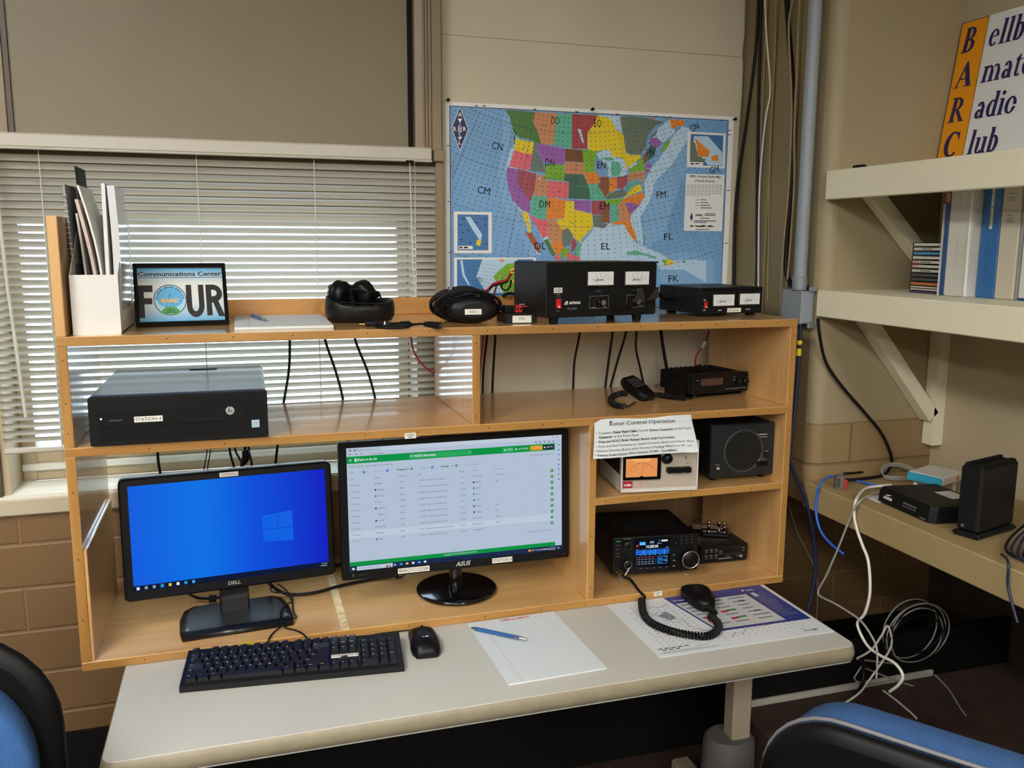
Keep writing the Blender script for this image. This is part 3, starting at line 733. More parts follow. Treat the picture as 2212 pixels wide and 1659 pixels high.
# club diamond
mpoly('168,130 228,283 168,432 110,274', 'paper_white', 8); mpoly('168,138 224,283 168,422 114,274', 'navy', 9)
for t_, x_, y_ in (('A', 168, 196), ('R', 134, 294), ('R', 201, 294), ('L', 168, 386)):
    q_ = lg(x_, y_); a.text(t_, q_[0], q_[1], 0.0105, 'paper_white', 10, 'c', bold=0.02)
def mline(s_, w_, m, l): a.line([mm(*map(float, p.split(','))) for p in s_.split()], w_, m, l)
mpoly('153,210 184,210 172,232 165,232', 'paper_white', 10); mline('168,230 168,254 160,262', 0.0014, 'paper_white', 10)
for k in range(3):
    q_ = lg(168, 270 + 13 * k); a.ring(q_[0], q_[1], 0.0058, 0.0013, 'paper_white', 10, ry=0.0027, n=18)
mline('172,304 160,315 170,325 170,336', 0.0014, 'paper_white', 10); mpoly('153,334 184,334 168,356', 'paper_white', 10)
# grid letters written by hand in black marker
for t_, x_, y_, w_, rt in (('CN', 420, 422, 72, -0.12), ('CM', 328, 724, 84, -0.12), ('DO', 818, 248, 56, -0.04), ('EO', 1108, 264, 54, 0.03), ('DN', 780, 534, 66, -0.05), ('EN', 1133, 549, 62, 0.0), ('DM', 746, 818, 76, -0.03), ('EM', 1155, 828, 70, 0.0), ('DL', 716, 1102, 80, 0.0), ('EL', 1163, 1103, 68, 0.02), ('FN', 1470, 462, 60, 0.12), ('FM', 1542, 750, 70, 0.08), ('FL', 1592, 1036, 72, 0.08), ('FK', 1626, 1322, 80, 0.06), ('GN', 1775, 290, 68, 0.45), ('GM', 1905, 580, 72, 0.15), ('AO', 300, 1318, 44, -0.5)):
    q_ = mm(x_, y_); a.text(t_, q_[0], q_[1], 0.0192 if t_ != 'AO' else 0.0105, 'marker', 14, 'c', w=w_ * 0.31646 * 0.00124 * 1.05, rot=rt)
# tick marks on the white margin
for x_, y_ in ((280, 122), (335, 123), (680, 146), (965, 163), (1242, 180), (1560, 198), (1605, 200), (1950, 220)): mrect(x_ - 10, y_ - 3, x_ + 10, y_ + 3, 'ink', 2)
for x_, y_ in ((90, 395), (95, 775), (97, 1124), (2008, 290), (2006, 320), (2000, 700), (1985, 1060)): mrect(x_ - 12, y_ - 2, x_ + 12, y_ + 2, 'ink', 2)
obj('map_sheet', b, mp_)
b = MB()
for px_, py_ in ((966, 217), (1277, 237), (1584, 258)):
    q = at(px_, py_, 'y', MY); b.lathe([(0.0022, -0.0006), (0.0022, -0.004), (0.0034, -0.006), (0.0028, -0.010), (0.0044, -0.012), (0.0044, -0.014)], 'gap_dark', n=10, o=(q.x, 0, q.z), axis='y')
    obj('push_pin', b, mp_, 'black push pin'); b = MB()
# ------------------------------------------------------------------ shared dark plastics and metals
M('black_paint', '131315', 0.45, bump=0.08, bscale=500); M('black_plastic', '0c0c0e', 0.4); M('black_gloss', '0b0b0d', 0.12, coat=0.6)
M('black_matte', '0a0a0b', 0.65); M('rubber', '0f0f10', 0.6); M('charcoal', '232426', 0.5, bump=0.1, bscale=600); M('grey_dark', '3a3b3e', 0.5)
M('chrome', 'c8c8ca', 0.18, metal=1.0); M('steel', '9a9a9c', 0.35, metal=1.0); M('brass', 'b99a5a', 0.3, metal=1.0)
M('white_ink', 'e8e8e8', 0.5); M('grey_ink', '8e9094', 0.5); M('meter_face', 'dfe2e4', 0.4, emit=0.0); M('red_plastic', 'c8202a', 0.3); M('red_wire', 'b3222a', 0.45)
M('yellow_vinyl', 'e2cf1d', 0.45); M('cable_black', '121213', 0.5); M('white_plastic', 'd9d8d4', 0.4); M('leather_black', '151516', 0.38, bump=0.25, bscale=180)
M('screen_glass', '050608', 0.15, spec=0.3)
TOP = Z1

def meter(parent, x, z, w2, h2, y, needle, volts, name='meter'):
    """panel meter: dark bezel, white face with an arc of ticks, maker's wedge and a needle"""
    b = MB(); b.box(x - w2 / 2, x + w2 / 2, y - 0.006, y, z - h2 / 2, z + h2 / 2, 'black_gloss', 0.0015)
    mt = obj(name, b, parent)
    fw, fh = w2 * 0.89, h2 * 0.80
    b = MB(); a = Art(b, (x - fw / 2, y - 0.0061, z - fh / 2 + h2 * 0.02), (1, 0, 0), (0, 0, 1))
    a.rect(0, 0, fw, fh, 'meter_face')
    cx, cy, R = fw / 2, -fh * 0.28, fh * 1.02
    n = 5
    for k in range(n):
        t = pi / 2 + 0.78 - 1.56 * k / (n - 1); c, s_ = math.cos(t), math.sin(t)
        a.line([(cx + R * 0.86 * c, cy + R * 0.86 * s_ + 0.0), (cx + R * 1.08 * c, cy + R * 1.08 * s_)], 0.0005, 'ink', 1)
        if 0 < k < n: a.text(str((0, 5, 10, 15, 20)[k]) if volts else str((0, 7, 14, 21, 35)[k]), cx + R * 1.15 * c, cy + R * 1.13 * s_ - fh * 0.03, fh * 0.075, 'ink', 1, 'c')
    a.ring(cx, cy, R * 0.86, 0.0004, 'grey_ink', 1, a0=pi / 2 - 0.78, a1=pi / 2 + 0.78)
    wx = fw * 0.34; wy = fh * 0.30
    a.poly([(wx - fh * 0.1, wy), (wx + fh * 0.03, wy + fh * 0.17), (wx + fh * 0.12, wy + fh * 0.17), (wx + fh * 0.12, wy)], 'ink', 1); a.rect(wx + fh * 0.02, wy + fh * 0.03, wx + fh * 0.08, wy + fh * 0.09, 'meter_face', 2)
    a.rect(wx + fh * 0.17, wy + fh * 0.08, wx + fh * 0.62, wy + fh * 0.13, 'ink', 1); a.rect(wx + fh * 0.17, wy + fh * 0.0, wx + fh * 0.62, wy + fh * 0.03, 'ink', 1)
    obj('dial', b, mt)
    b = MB(); a = Art(b, (x - fw / 2, y - 0.0066, z - fh / 2 + h2 * 0.02), (1, 0, 0), (0, 0, 1))
    t = pi / 2 + 0.80 - 1.6 * needle; a.line([(cx + R * 0.45 * math.cos(t), max(0.05 * fh, cy + R * 0.45 * math.sin(t))), (cx + R * 1.02 * math.cos(t), cy + R * 1.02 * math.sin(t))], 0.0007, 'ink', 2)
    obj('needle', b, mt)
    return mt

def rocker(parent, x, z, y, w2=0.012, h2=0.022):
    b = MB(); b.box(x - w2 / 2 - 0.001, x + w2 / 2 + 0.001, y - 0.001, y + 0.002, z - h2 / 2 - 0.001, z + h2 / 2 + 0.001, 'black_gloss')
    P = [(y, z - h2 / 2), (y - 0.006, z - h2 / 2 + 0.001), (y - 0.002, z + 0.001), (y - 0.0035, z + h2 / 2), (y, z + h2 / 2)]
    b.prism(P, x - w2 / 2, x + w2 / 2, 'red_plastic', 'yzx'); b.lathe([(0.0022, 0), (0.0022, 0.0006)], 'white_ink', n=10, o=(x, y - 0.0055, z - h2 * 0.3), axis='y')
    return obj('rocker_switch', b, parent, 'red rocker switch')

# ------------------------------------------------------------------ large bench power supply
PW, PH, PD = 0.301, 0.125, 0.165
ps = thing('power_supply', 'large black bench power supply with two meters and two knobs on the hutch top', 'power supply', (1.15, 0.014, TOP), 0.164)
z0 = 0.016
b = MB(); b.box(-PW / 2, PW / 2, 0.004, PD, z0, z0 + PH, 'black_paint', 0.0025); b.box(-PW / 2 - 0.002, PW / 2 + 0.002, -0.001, 0.02, z0 + PH - 0.003, z0 + PH + 0.0005, 'black_paint'); obj('case', b, ps)
b = MB(); b.box(-PW / 2 + 0.003, PW / 2 - 0.003, 0.0, 0.006, z0 + 0.002, z0 + PH - 0.004, 'black_matte')
a = Art(b, (-PW / 2, 0.0, z0), (1, 0, 0), (0, 0, 1))
fx = lambda u: u * PW
fz = lambda v: (1 - v) * PH
a.rect(fx(0.058), fz(0.545), fx(0.13), fz(0.45), 'label_white', 1); a.text('IC 7300', fx(0.094), fz(0.492), 0.0036, 'ink', 2, 'c', w=fx(0.05), bold=0.02); a.text('POWER', fx(0.094), fz(0.53), 0.0036, 'ink', 2, 'c', w=fx(0.05), bold=0.02)
a.text('ON', fx(0.094), fz(0.59), 0.0036, 'grey_ink', 1, 'c'); a.rect(fx(0.075), fz(0.622), fx(0.12), fz(0.605), 'grey_dark', 1); a.text('OFF', fx(0.094), fz(0.885), 0.0036, 'grey_ink', 1, 'c')
a.poly([(fx(0.148), fz(0.76)), (fx(0.163), fz(0.70)), (fx(0.18), fz(0.70)), (fx(0.18), fz(0.76))], 'white_ink', 1); a.rect(fx(0.163), fz(0.75), fx(0.172), fz(0.725), 'black_matte', 2)
a.text('ASTRON', fx(0.19), fz(0.753), 0.0055, 'white_ink', 1, w=fx(0.10), bold=0.04); a.text('VS-35M', fx(0.175), fz(0.855), 0.0042, 'grey_ink', 1, w=fx(0.085))
a.text('A M P S', fx(0.45), fz(0.545), 0.0034, 'grey_ink', 1, 'c'); a.text('V O L T S', fx(0.80), fz(0.545), 0.0034, 'grey_ink', 1, 'c')
for u0, u1 in ((0.372, 0.547), (0.712, 0.877)):
    a.frame(fx(u0), fz(0.85), fx(u1), fz(0.615), 0.0007, 'grey_ink', 1)
    for k in range(9):
        t = -0.6 + k * (pi + 1.2) / 8; a.disc(fx((u0 + u1) / 2) + 0.0145 * math.cos(t), fz(0.74) + 0.0105 * math.sin(t), 0.0005, 'white_ink', 1, n=6)
    a.rect(fx(u0 + 0.02), fz(0.833), fx(u0 + 0.055), fz(0.82), 'grey_ink', 1); a.rect(fx(u1 - 0.05), fz(0.833), fx(u1 - 0.02), fz(0.82), 'grey_ink', 1)
fp = obj('front_panel', b, ps)
meter(ps, -PW / 2 + fx(0.458), z0 + fz(0.30), 0.078, 0.038, 0.0, 0.02, False); meter(ps, -PW / 2 + fx(0.794), z0 + fz(0.305), 0.075, 0.038, 0.0, 0.78, True)
rocker(ps, -PW / 2 + fx(0.096), z0 + fz(0.74), 0.0)
for u in (0.472, 0.795):
    b = MB(); b.lathe([(0.0095, 0), (0.0095, -0.006), (0.007, -0.007), (0.0065, -0.014)], 'black_plastic', n=20, o=(-PW / 2 + fx(u), 0, z0 + fz(0.74)), axis='y'); b.lathe([(0.0064, -0.0141), (0.0, -0.0143)], 'steel', n=20, o=(-PW / 2 + fx(u), 0, z0 + fz(0.74)), axis='y'); obj('knob', b, ps)
for x in (-PW * 0.4, PW * 0.36):
    for y in (0.022, PD - 0.03):
        b = MB(); b.lathe([(0.0095, 0), (0.0125, z0 + 0.001)], 'rubber', n=16, o=(x, y, 0)); obj('foot', b, ps)
b = MB(); b.lathe([(0.004, z0 - 0.004), (0.0045, z0 + 0.001)], 'steel', n=10, o=(-0.02, 0.012, 0)); obj('foot_screw', b, ps)
# glossy black strap lying across the right-hand knob
b = MB()
P = [(0.020, 0.012), (0.024, 0.026), (0.066, 0.033), (0.083, 0.052), (0.078, 0.064), (0.100, 0.066), (0.106, 0.050), (0.135, 0.064), (0.146, 0.066), (0.147, 0.040), (0.110, 0.032), (0.072, 0.022)]
V = [(x, -0.016 - 0.006 * math.sin(x * 40), z + z0) for x, z in P]; n = len(P)
b.add(V + [(x, y + 0.0025, z) for x, y, z in V], [tuple(reversed(range(n))), tuple(range(n, 2 * n))] + [(k, (k + 1) % n, n + (k + 1) % n, n + k) for k in range(n)], 'black_gloss'); obj('strap', b, ps)

# ------------------------------------------------------------------ small bench power supply
SW, SH, SD = 0.193, 0.067, 0.19
ss = thing('power_supply', 'small low black power supply with vent slots at the right end of the hutch top', 'power supply', (1.548, 0.109, TOP), 0.099)
z0 = 0.007
b = MB(); P = rrect(-SW / 2, SW / 2, z0, z0 + SH, 0.003, 3); b.prism(P, 0.003, SD, 'black_paint', 'xzy')
a = Art(b, (-SW / 2, SD, z0), (0, -1, 0), (0, 0, 1))
for y in (0.03, 0.062, 0.152):
    for k in range(9): a.rect(SD - SD + y - 0.008, SH * 0.2 + k * 0.0052, y + 0.014, SH * 0.2 + k * 0.0052 + 0.0022, 'gap_dark')
for k in range(9):
    a.rect(0.02 + k * 0.018, SH * 0.88, 0.033 + k * 0.018, SH * 0.925, 'gap_dark')
obj('case', b, ss)
b = MB(); b.box(-SW / 2 + 0.002, SW / 2 - 0.002, -0.001, 0.004, z0 + 0.002, z0 + SH - 0.006, 'black_matte', 0.001); b.box(-SW / 2, SW / 2, -0.003, 0.01, z0 + SH - 0.008, z0 + SH, 'black_plastic', 0.003)
a = Art(b, (-SW / 2, -0.001, z0), (1, 0, 0), (0, 0, 1))
a.text('ON', 0.011, 0.035, 0.0032, 'white_ink', 1, 'c', bold=0.02); a.text('OFF', 0.011, 0.0095, 0.0032, 'white_ink', 1, 'c', bold=0.02); a.text('AMPS', 0.058, 0.008, 0.0034, 'white_ink', 1, 'c', bold=0.02); a.text('VOLTS', 0.146, 0.0085, 0.0034, 'white_ink', 1, 'c', bold=0.02)
a.rect(0.081, 0.0035, 0.124, 0.0145, 'label_white', 1); a.text('12V 2340W PWR 1', 0.1025, 0.0065, 0.003, 'grey_dark', 2, 'c', w=0.034)
obj('front_panel', b, ss)
meter(ss, -SW / 2 + 0.0655, z0 + 0.035, 0.072, 0.035, -0.001, 0.02, False); meter(ss, -SW / 2 + 0.146, z0 + 0.0365, 0.070, 0.034, -0.001, 0.02, True)
rocker(ss, -SW / 2 + 0.0135, z0 + 0.024, -0.001, 0.0095, 0.0155)
for x in (-SW * 0.4, SW * 0.38):
    for y in (0.02, SD - 0.03):
        b = MB(); b.box(x - 0.009, x + 0.009, y - 0.009, y + 0.009, 0, z0 + 0.001, 'rubber'); obj('foot', b, ss)

# ------------------------------------------------------------------ connector box with red and black plugs
db = thing('connector_box', 'small black connector box with red and black plugs beside the large power supply', 'connector box', (0.963, 0.05, TOP), -0.014)
b = MB(); b.box(-0.0365, 0.0365, 0.001, 0.087, 0.0, 0.021, 'black_paint'); b.box(-0.0375, 0.0375, 0.0, 0.088, 0.0205, 0.0235, 'black_paint', 0.0008)
for y in (0.015, 0.07): b.lathe([(0.0022, 0), (0.0022, -0.0012)], 'black_gloss', n=8, o=(-0.0365, y, 0.008), axis='x')
obj('case', b, db)
b = MB(); b.box(-0.023, 0.0225, -0.0009, 0.001, 0.002, 0.0185, 'label_white', 0.0006); a = Art(b, (-0.023, -0.0009, 0.002), (1, 0, 0), (0, 0, 1)); a.text('AXES', 0.0215, 0.0075, 0.0055, 'grey_dark', 1, 'c', w=0.015); obj('name_label', b, db)
for k in range(5):
    b = MB(); x = -0.032 + k * 0.0085; m = 'black_plastic' if k < 3 else 'red_plastic'
    b.box(x, x + 0.0078, 0.03, 0.052, 0.0236, 0.0395, m, 0.001); b.box(x + 0.0018, x + 0.006, 0.0292, 0.0301, 0.029, 0.035, 'gap_dark'); obj('power_plug', b, db, 'red plug' if k > 2 else 'black plug')
b = MB(); b.tube([(0.005, 0.042, 0.036), (0.02, 0.035, 0.037), (0.033, 0.03, 0.032)], 0.0016, 'red_wire'); b.tube([(0.005, 0.05, 0.038), (0.018, 0.05, 0.041), (0.026, 0.045, 0.036)], 0.0022, 'steel'); obj('jumper_wire', b, db)

# red and black power leads rising from the box to the back of the supply
def ztop(px, py, y): return at(px, py, 'y', y)
L1 = [ztop(1091, 669, 0.10), ztop(1075, 655, 0.15), ztop(1058, 636, 0.2), ztop(1043, 629, 0.25), ztop(1052, 627, 0.28), ztop(1065, 614, 0.27), ztop(1080, 609, 0.25), ztop(1095, 604, 0.24), ztop(1103, 590, 0.235), ztop(1110, 585, 0.23), ztop(1122, 584, 0.225)]
b = MB(); b.tube(L1, 0.0032, 'red_wire'); b.tube([p + Vector((-0.001, 0.001, -0.005)) for p in L1[:8]] + [ztop(1101, 596, 0.24), ztop(1107, 589, 0.235)], 0.003, 'cable_black')
b.tube([ztop(1085, 609, 0.26), ztop(1084, 622, 0.26), ztop(1094, 627, 0.255), ztop(1102, 618, 0.25), ztop(1104, 607, 0.245), ztop(1109, 607, 0.24)], 0.0024, 'cable_black')
b.tube([ztop(1073, 616, 0.27), ztop(1069, 630, 0.3), ztop(1066, 639, 0.36), ztop(1066, 648, 0.41)], 0.0026, 'red_wire')
for px, py, px2, py2 in ((1104, 583, 1117, 581), (1103, 589, 1116, 588), (1107, 607, 1117, 610)):
    b.tube([ztop(px, py, 0.235), ztop(px2, py2, 0.228)], 0.0042, 'yellow_vinyl', sub=1)
b.tube([ztop(1073, 613, 0.268), ztop(1080, 602, 0.262), ztop(1084, 594, 0.26)], 0.004, 'white_plastic', flat=0.3)
tag(obj('power_lead', b), 'red and black twin lead with yellow ends at the back of the large supply', 'cable')
cable('black_cable', [ztop(1087, 640, 0.37), ztop(1094, 635, 0.36), ztop(1106, 634, 0.35), ztop(1117, 640, 0.33), ztop(1122, 650, 0.31)], 0.0042, 'cable_black', 'thick black cord arching behind the lower left of the large supply')
cable('black_cable', [ztop(1422, 634, 0.2), ztop(1428, 640, 0.21), ztop(1433, 646, 0.22), ztop(1450, 648, 0.26)], 0.005, 'cable_black', 'short thick black cord between the two power supplies')

# ------------------------------------------------------------------ headphones in a soft leather pouch
def ring_pts(cx, cy, z, rx, ry, n=28, p=2.6, dz=0.0, wob=0.0):
    R = []
    for k in range(n):
        t = 2 * pi * k / n; c, s_ = math.cos(t), math.sin(t)
        f = (abs(c) ** p + abs(s_) ** p) ** (-1 / p)
        R.append((cx + rx * c * f, cy + ry * s_ * f, z + dz * c + wob * math.sin(3 * t)))
    return R
hp = thing('headphone_pouch', 'black leather drawstring pouch gaping open around headphones on the hutch top', 'pouch', (0.612, 0.205, TOP), -0.06)
b = MB()
def slouch(rx, ry, z, sag, wob=0.0):
    R = []
    for x, y, _ in ring_pts(0, 0, z, rx, ry, 44):
        front = max(0.0, -y / ry); w_ = math.sin(9 * x / rx * 1.7) * wob * front
        R.append((x, y - 0.35 * w_, z + sag * (0.9 * (x / rx) ** 2 * (1 if x < 0 else 0.35) - 0.55 * front) + w_ * 0.4))
    return R
rings = [slouch(0.062, 0.045, 0.0008, 0), slouch(0.073, 0.053, 0.003, 0), slouch(0.080, 0.060, 0.014, 0.001), slouch(0.0805, 0.062, 0.028, 0.004, 0.001), slouch(0.080, 0.0635, 0.040, 0.010, 0.003), slouch(0.0775, 0.061, 0.0475, 0.013, 0.004), slouch(0.073, 0.056, 0.049, 0.013, 0.003), slouch(0.068, 0.049, 0.040, 0.010), slouch(0.05, 0.03, 0.02, 0)]
b.loft(rings, 'leather_black'); obj('pouch_body', b, hp)
for x in (-0.0815, 0.0815):
    b = MB(); s_ = 1 if x > 0 else -1
    b.tube([(x, -0.006, 0.026), (x + s_ * 0.005, -0.005, 0.026), (x + s_ * 0.006, -0.004, 0.034), (x + s_ * 0.001, -0.004, 0.036)], 0.001, 'brass', n=6, sub=3, closed=True); obj('clasp_ring', b, hp, 'brass clasp ring')
b = MB(); b.tube([(-0.05, -0.0575, 0.0495), (-0.02, -0.0595, 0.047), (0.02, -0.0595, 0.0455), (0.05, -0.057, 0.045)], 0.0012, 'leather_black', n=6); obj('drawstring', b, hp)
hd = thing('headphones', 'black headphones standing in the open leather pouch', 'headphones', (0.603, 0.212, TOP + 0.048), -0.06)
def cup(b, x, y, z, r, th, yaw, lean):
    b.M = Matrix.Translation((x, y, z)) @ Matrix.Rotation(yaw, 4, 'Z') @ Matrix.Rotation(lean, 4, 'X')
    b.lathe([(0.0, -th * 0.5), (r * 0.55, -th * 0.5), (r * 0.8, -th * 0.42), (r * 0.96, -th * 0.2), (r, 0.0), (r * 0.94, th * 0.25), (r * 0.97, th * 0.3), (r * 1.02, th * 0.5), (r * 0.92, th * 0.66), (r * 0.6, th * 0.62), (r * 0.5, th * 0.5), (0, th * 0.5)], 'black_plastic', n=24, axis='y', sy=1.15)
    b.M = Matrix()
for x, y, yw in ((-0.030, -0.005, 0.8), (0.014, 0.0, -0.65)):
    b = MB(); cup(b, x, y, 0.012, 0.030, 0.03, yw, 0.12); obj('ear_cup', b, hd)
b = MB()
for w_, r_ in ((0.0, 0.0075), (0.001, 0.006)):
    b.tube([(-0.044, 0.012, 0.01), (-0.058, 0.01, 0.03), (-0.055, 0.012, 0.027), (-0.05, 0.03, 0.032), (-0.01, 0.042, 0.03), (0.04, 0.034, 0.022), (0.052, 0.014, 0.008)], r_, 'leather_black', n=10, flat=0.55)
obj('headband', b, hd)
b = MB(); b.box(-0.064, -0.046, 0.0, 0.02, 0.006, 0.027, 'chrome', 0.004); obj('slider', b, hd, 'chrome headband slider')
def coil_pts(P, r_, turns, per=10):
    Q, _ = spline([Vector(p) for p in P], 30); L_ = [0.0]
    for p, q in zip(Q, Q[1:]): L_.append(L_[-1] + (q - p).length)
    out = []; N_ = int(turns * per); j = 0
    for i in range(N_ + 1):
        d = L_[-1] * i / N_
        while j < len(L_) - 2 and L_[j + 1] < d: j += 1
        t = (d - L_[j]) / max(1e-9, L_[j + 1] - L_[j]); p = Q[j].lerp(Q[j + 1], t); T = (Q[min(j + 1, len(Q) - 1)] - Q[max(0, j - 1)]).normalized()
        u_ = T.cross(Vector((0, 0, 1))); u_ = u_.normalized() if u_.length > 1e-4 else Vector((1, 0, 0)); v_ = u_.cross(T)
        g = 2 * pi * i / per; out.append(p + (u_ * math.cos(g) + v_ * math.sin(g)) * r_)
    return out
b = MB(); b.tube(coil_pts([(-0.012, -0.022, 0.026), (-0.010, -0.026, 0.010), (-0.006, -0.028, -0.004)], 0.0058, 6), 0.0017, 'cable_black', n=6, sub=1)
b.tube([(-0.012, -0.02, 0.028), (0.008, -0.03, 0.027), (0.026, -0.022, 0.018), (0.032, -0.01, 0.0)], 0.002, 'cable_black'); b.tube([(0.02, 0.0, 0.042), (0.036, 0.002, 0.035), (0.04, 0.0, 0.018), (0.03, -0.012, 0.002)], 0.002, 'cable_black'); b.tube([(0.028, -0.012, 0.003), (0.036, -0.016, 0.019), (0.052, -0.012, 0.02), (0.06, -0.01, 0.002)], 0.0024, 'cable_black'); obj('coiled_cord', b, hd)

# jack lead lying in front of the pouch
def tz(px, py, dz=0.004): return at(px, py, 'z', TOP + dz)
b = MB()
b.tube([tz(812, 699, 0.007), tz(826, 700, 0.007), tz(838, 700, 0.007)], 0.0052, 'rubber', n=10); b.tube([tz(776, 700, 0.006), tz(788, 700, 0.006)], 0.0022, 'brass', sub=1); b.tube([tz(788, 700, 0.006), tz(795, 699, 0.007), tz(826, 699, 0.007)], 0.0058, 'rubber', n=10, radii=[0.003, 0.006, 0.006])
b.tube([tz(835, 700, 0.006), tz(860, 698, 0.006), tz(876, 697, 0.007), tz(890, 699, 0.007), tz(882, 706, 0.004), tz(858, 708, 0.003), tz(830, 708, 0.003), tz(812, 706, 0.003), tz(814, 702, 0.004), tz(835, 704, 0.004), tz(880, 702, 0.008), tz(905, 700, 0.006), tz(922, 700, 0.006)], 0.0026, 'cable_black')
b.tube([tz(866, 700, 0.008), tz(884, 699, 0.008)], 0.006, 'rubber', sub=1); b.tube([tz(918, 700, 0.007), tz(930, 701, 0.0075), tz(950, 703, 0.0075)], 0.0068, 'rubber', n=12, radii=[0.005, 0.007, 0.0074]); b.tube([tz(950, 703, 0.0075), tz(951.5, 703.2, 0.0075)], 0.0032, 'steel', sub=1)
b.tube([tz(830, 700, 0.0072), tz(833, 700, 0.0072)], 0.0062, 'white_plastic', sub=1)
tag(obj('jack_lead', b), 'black audio jack lead with inline sockets lying in front of the headphone pouch', 'cable')

# ------------------------------------------------------------------ headset with wound cord
hs = thing('headset', 'black headset wound in its own cord with a white call sign label', 'headset', (0.845, 0.135, TOP), -0.05)
b = MB()
b.loft([[(x, y, z) for x, z in ell(0.014, 0.032, rx, rz, 30)] for y, rx, rz in ((-0.064, 0.030, 0.016), (-0.062, 0.050, 0.026), (-0.055, 0.060, 0.0305), (-0.035, 0.062, 0.032), (-0.02, 0.058, 0.030))], 'black_plastic')
b.v = [(x, y, max(z, 0.0006)) for x, y, z in b.v]
a = Art(b, (-0.0095, -0.0642, 0.0215), (1, 0, 0), (0, 0, 1)); a.rect(0, 0, 0.039, 0.0125, 'label_white', 1); a.text('W8DGN', 0.0195, 0.0035, 0.0055, 'grey_dark', 2, 'c', w=0.019); obj('ear_cup', b, hs)
b = MB(); b.loft([[(x, y, z) for x, z in ell(-0.006, 0.033, rx, rz, 30)] for y, rx, rz in ((-0.005, 0.050, 0.024), (0.005, 0.062, 0.032), (0.022, 0.062, 0.032), (0.03, 0.05, 0.024))], 'black_plastic'); b.v = [(x, y, max(z, 0.0006)) for x, y, z in b.v]; obj('ear_cup', b, hs)
b = MB(); b.tube([(-0.055, 0.0, 0.02), (-0.058, 0.01, 0.05), (-0.035, 0.012, 0.072), (0.0, 0.012, 0.079), (0.03, 0.012, 0.074), (0.055, 0.01, 0.05), (0.06, 0.0, 0.02)], 0.0085, 'leather_black', n=10, flat=0.5); b.tube([(-0.05, -0.03, 0.045), (-0.01, -0.025, 0.06), (0.04, -0.03, 0.055)], 0.006, 'black_plastic'); obj('headband', b, hs)
b = MB(); b.box(0.005, 0.022, -0.05, -0.036, 0.052, 0.062, 'grey_ink', 0.002); b.box(0.022, 0.028, -0.052, -0.03, 0.058, 0.066, 'steel', 0.002); b.lathe([(0.007, 0.074), (0.007, 0.082)], 'steel', n=12, o=(-0.03, 0.0, 0)); obj('hinge', b, hs)
b = MB(); rr2 = random.Random(11)
for k in range(9):
    ty = -0.045 + 0.011 * k; ax_ = 0.076 + 0.003 * rr2.uniform(-1, 1); az_ = 0.0355 + 0.0025 * rr2.uniform(-1, 1); tw = rr2.uniform(-0.3, 0.3); cz_ = 0.0385 + rr2.uniform(-0.001, 0.003)
    b.tube([(0.002 + ax_ * math.cos(t) + 0.004 * math.sin(2 * t + k), ty + 0.016 * tw * math.cos(t) * 3 - 0.01 * math.sin(t), max(0.003, cz_ + az_ * math.sin(t))) for t in [2 * pi * i / 12 for i in range(12)]], 0.0025, 'cable_black', n=6, sub=3, closed=True)
for k in range(4):
    b.tube([(-0.075 + 0.004 * k, -0.02, 0.022 + 0.007 * k), (-0.04, -0.045, 0.045 + 0.006 * k), (0.02, -0.05, 0.056 + 0.006 * k), (0.06, -0.04, 0.045 + 0.004 * k), (0.077, -0.015, 0.026)], 0.0025, 'cable_black', n=6, sub=4)
obj('wound_cord', b, hs)

# ------------------------------------------------------------------ picture frame
M('card_blue', '9fc6dc', 0.35); M('card_sky', '55a6d4', 0.35); M('card_pale', 'cfd8da', 0.35); M('card_green', '3f8f3a', 0.4); M('card_orange', 'd9a860', 0.4); M('letter_dark', '262528', 0.45)
pf = thing('picture_frame', 'black picture frame with a blue station four sign leaning back on the hutch top', 'picture frame', (0.223, 0.172, TOP), 0.088)
FW, FH, TL = 0.192, 0.143, 0.343
RT = Matrix.Rotation(-TL, 4, 'X')
b = MB(); b.M = RT
for x0, x1, za, zb in ((-FW / 2, FW / 2, 0, 0.011), (-FW / 2, FW / 2, FH - 0.0105, FH), (-FW / 2, -FW / 2 + 0.0085, 0.011, FH - 0.0105), (FW / 2 - 0.0085, FW / 2, 0.011, FH - 0.0105)): b.box(x0, x1, -0.006, 0.009, za, zb, 'black_gloss', 0.0012)
b.box(-FW / 2 + 0.004, FW / 2 - 0.004, 0.004, 0.008, 0.004, FH - 0.004, 'black_matte'); obj('frame', b, pf)
gm_ = bpy.data.materials.new('card_gradient'); gm_.use_nodes = True; MATS['card_gradient'] = gm_; gt = gm_.node_tree; N_ = gt.nodes.new
tc_ = N_('ShaderNodeTexCoord'); sp_ = N_('ShaderNodeSeparateXYZ'); rp_ = N_('ShaderNodeValToRGB'); gt.links.new(tc_.outputs['Generated'], sp_.inputs[0]); gt.links.new(sp_.outputs['Z'], rp_.inputs[0])
for k, (p_, c_) in enumerate(((0.0, '4aa0d0'), (0.35, 'cdd6d8'), (0.7, 'd6d8d4'), (1.0, '5aa8d6'))):
    e_ = rp_.color_ramp.elements[k] if k < 2 else rp_.color_ramp.elements.new(p_)
    e_.position = p_; e_.color = lin(c_)
gt.links.new(rp_.outputs[0], gt.nodes['Principled BSDF'].inputs['Base Color']); gt.nodes['Principled BSDF'].inputs['Roughness'].default_value = 0.25
b = MB(); b.M = RT; b.box(-FW / 2 + 0.008, FW / 2 - 0.008, 0.001, 0.0035, 0.0105, FH - 0.01, 'card_gradient')
cw, ch = FW - 0.016, FH - 0.0205
a = Art(b, (-FW / 2 + 0.008, 0.001, 0.0105), (1, 0, 0), (0, 0, 1), step=0.0001, base=0.0001)
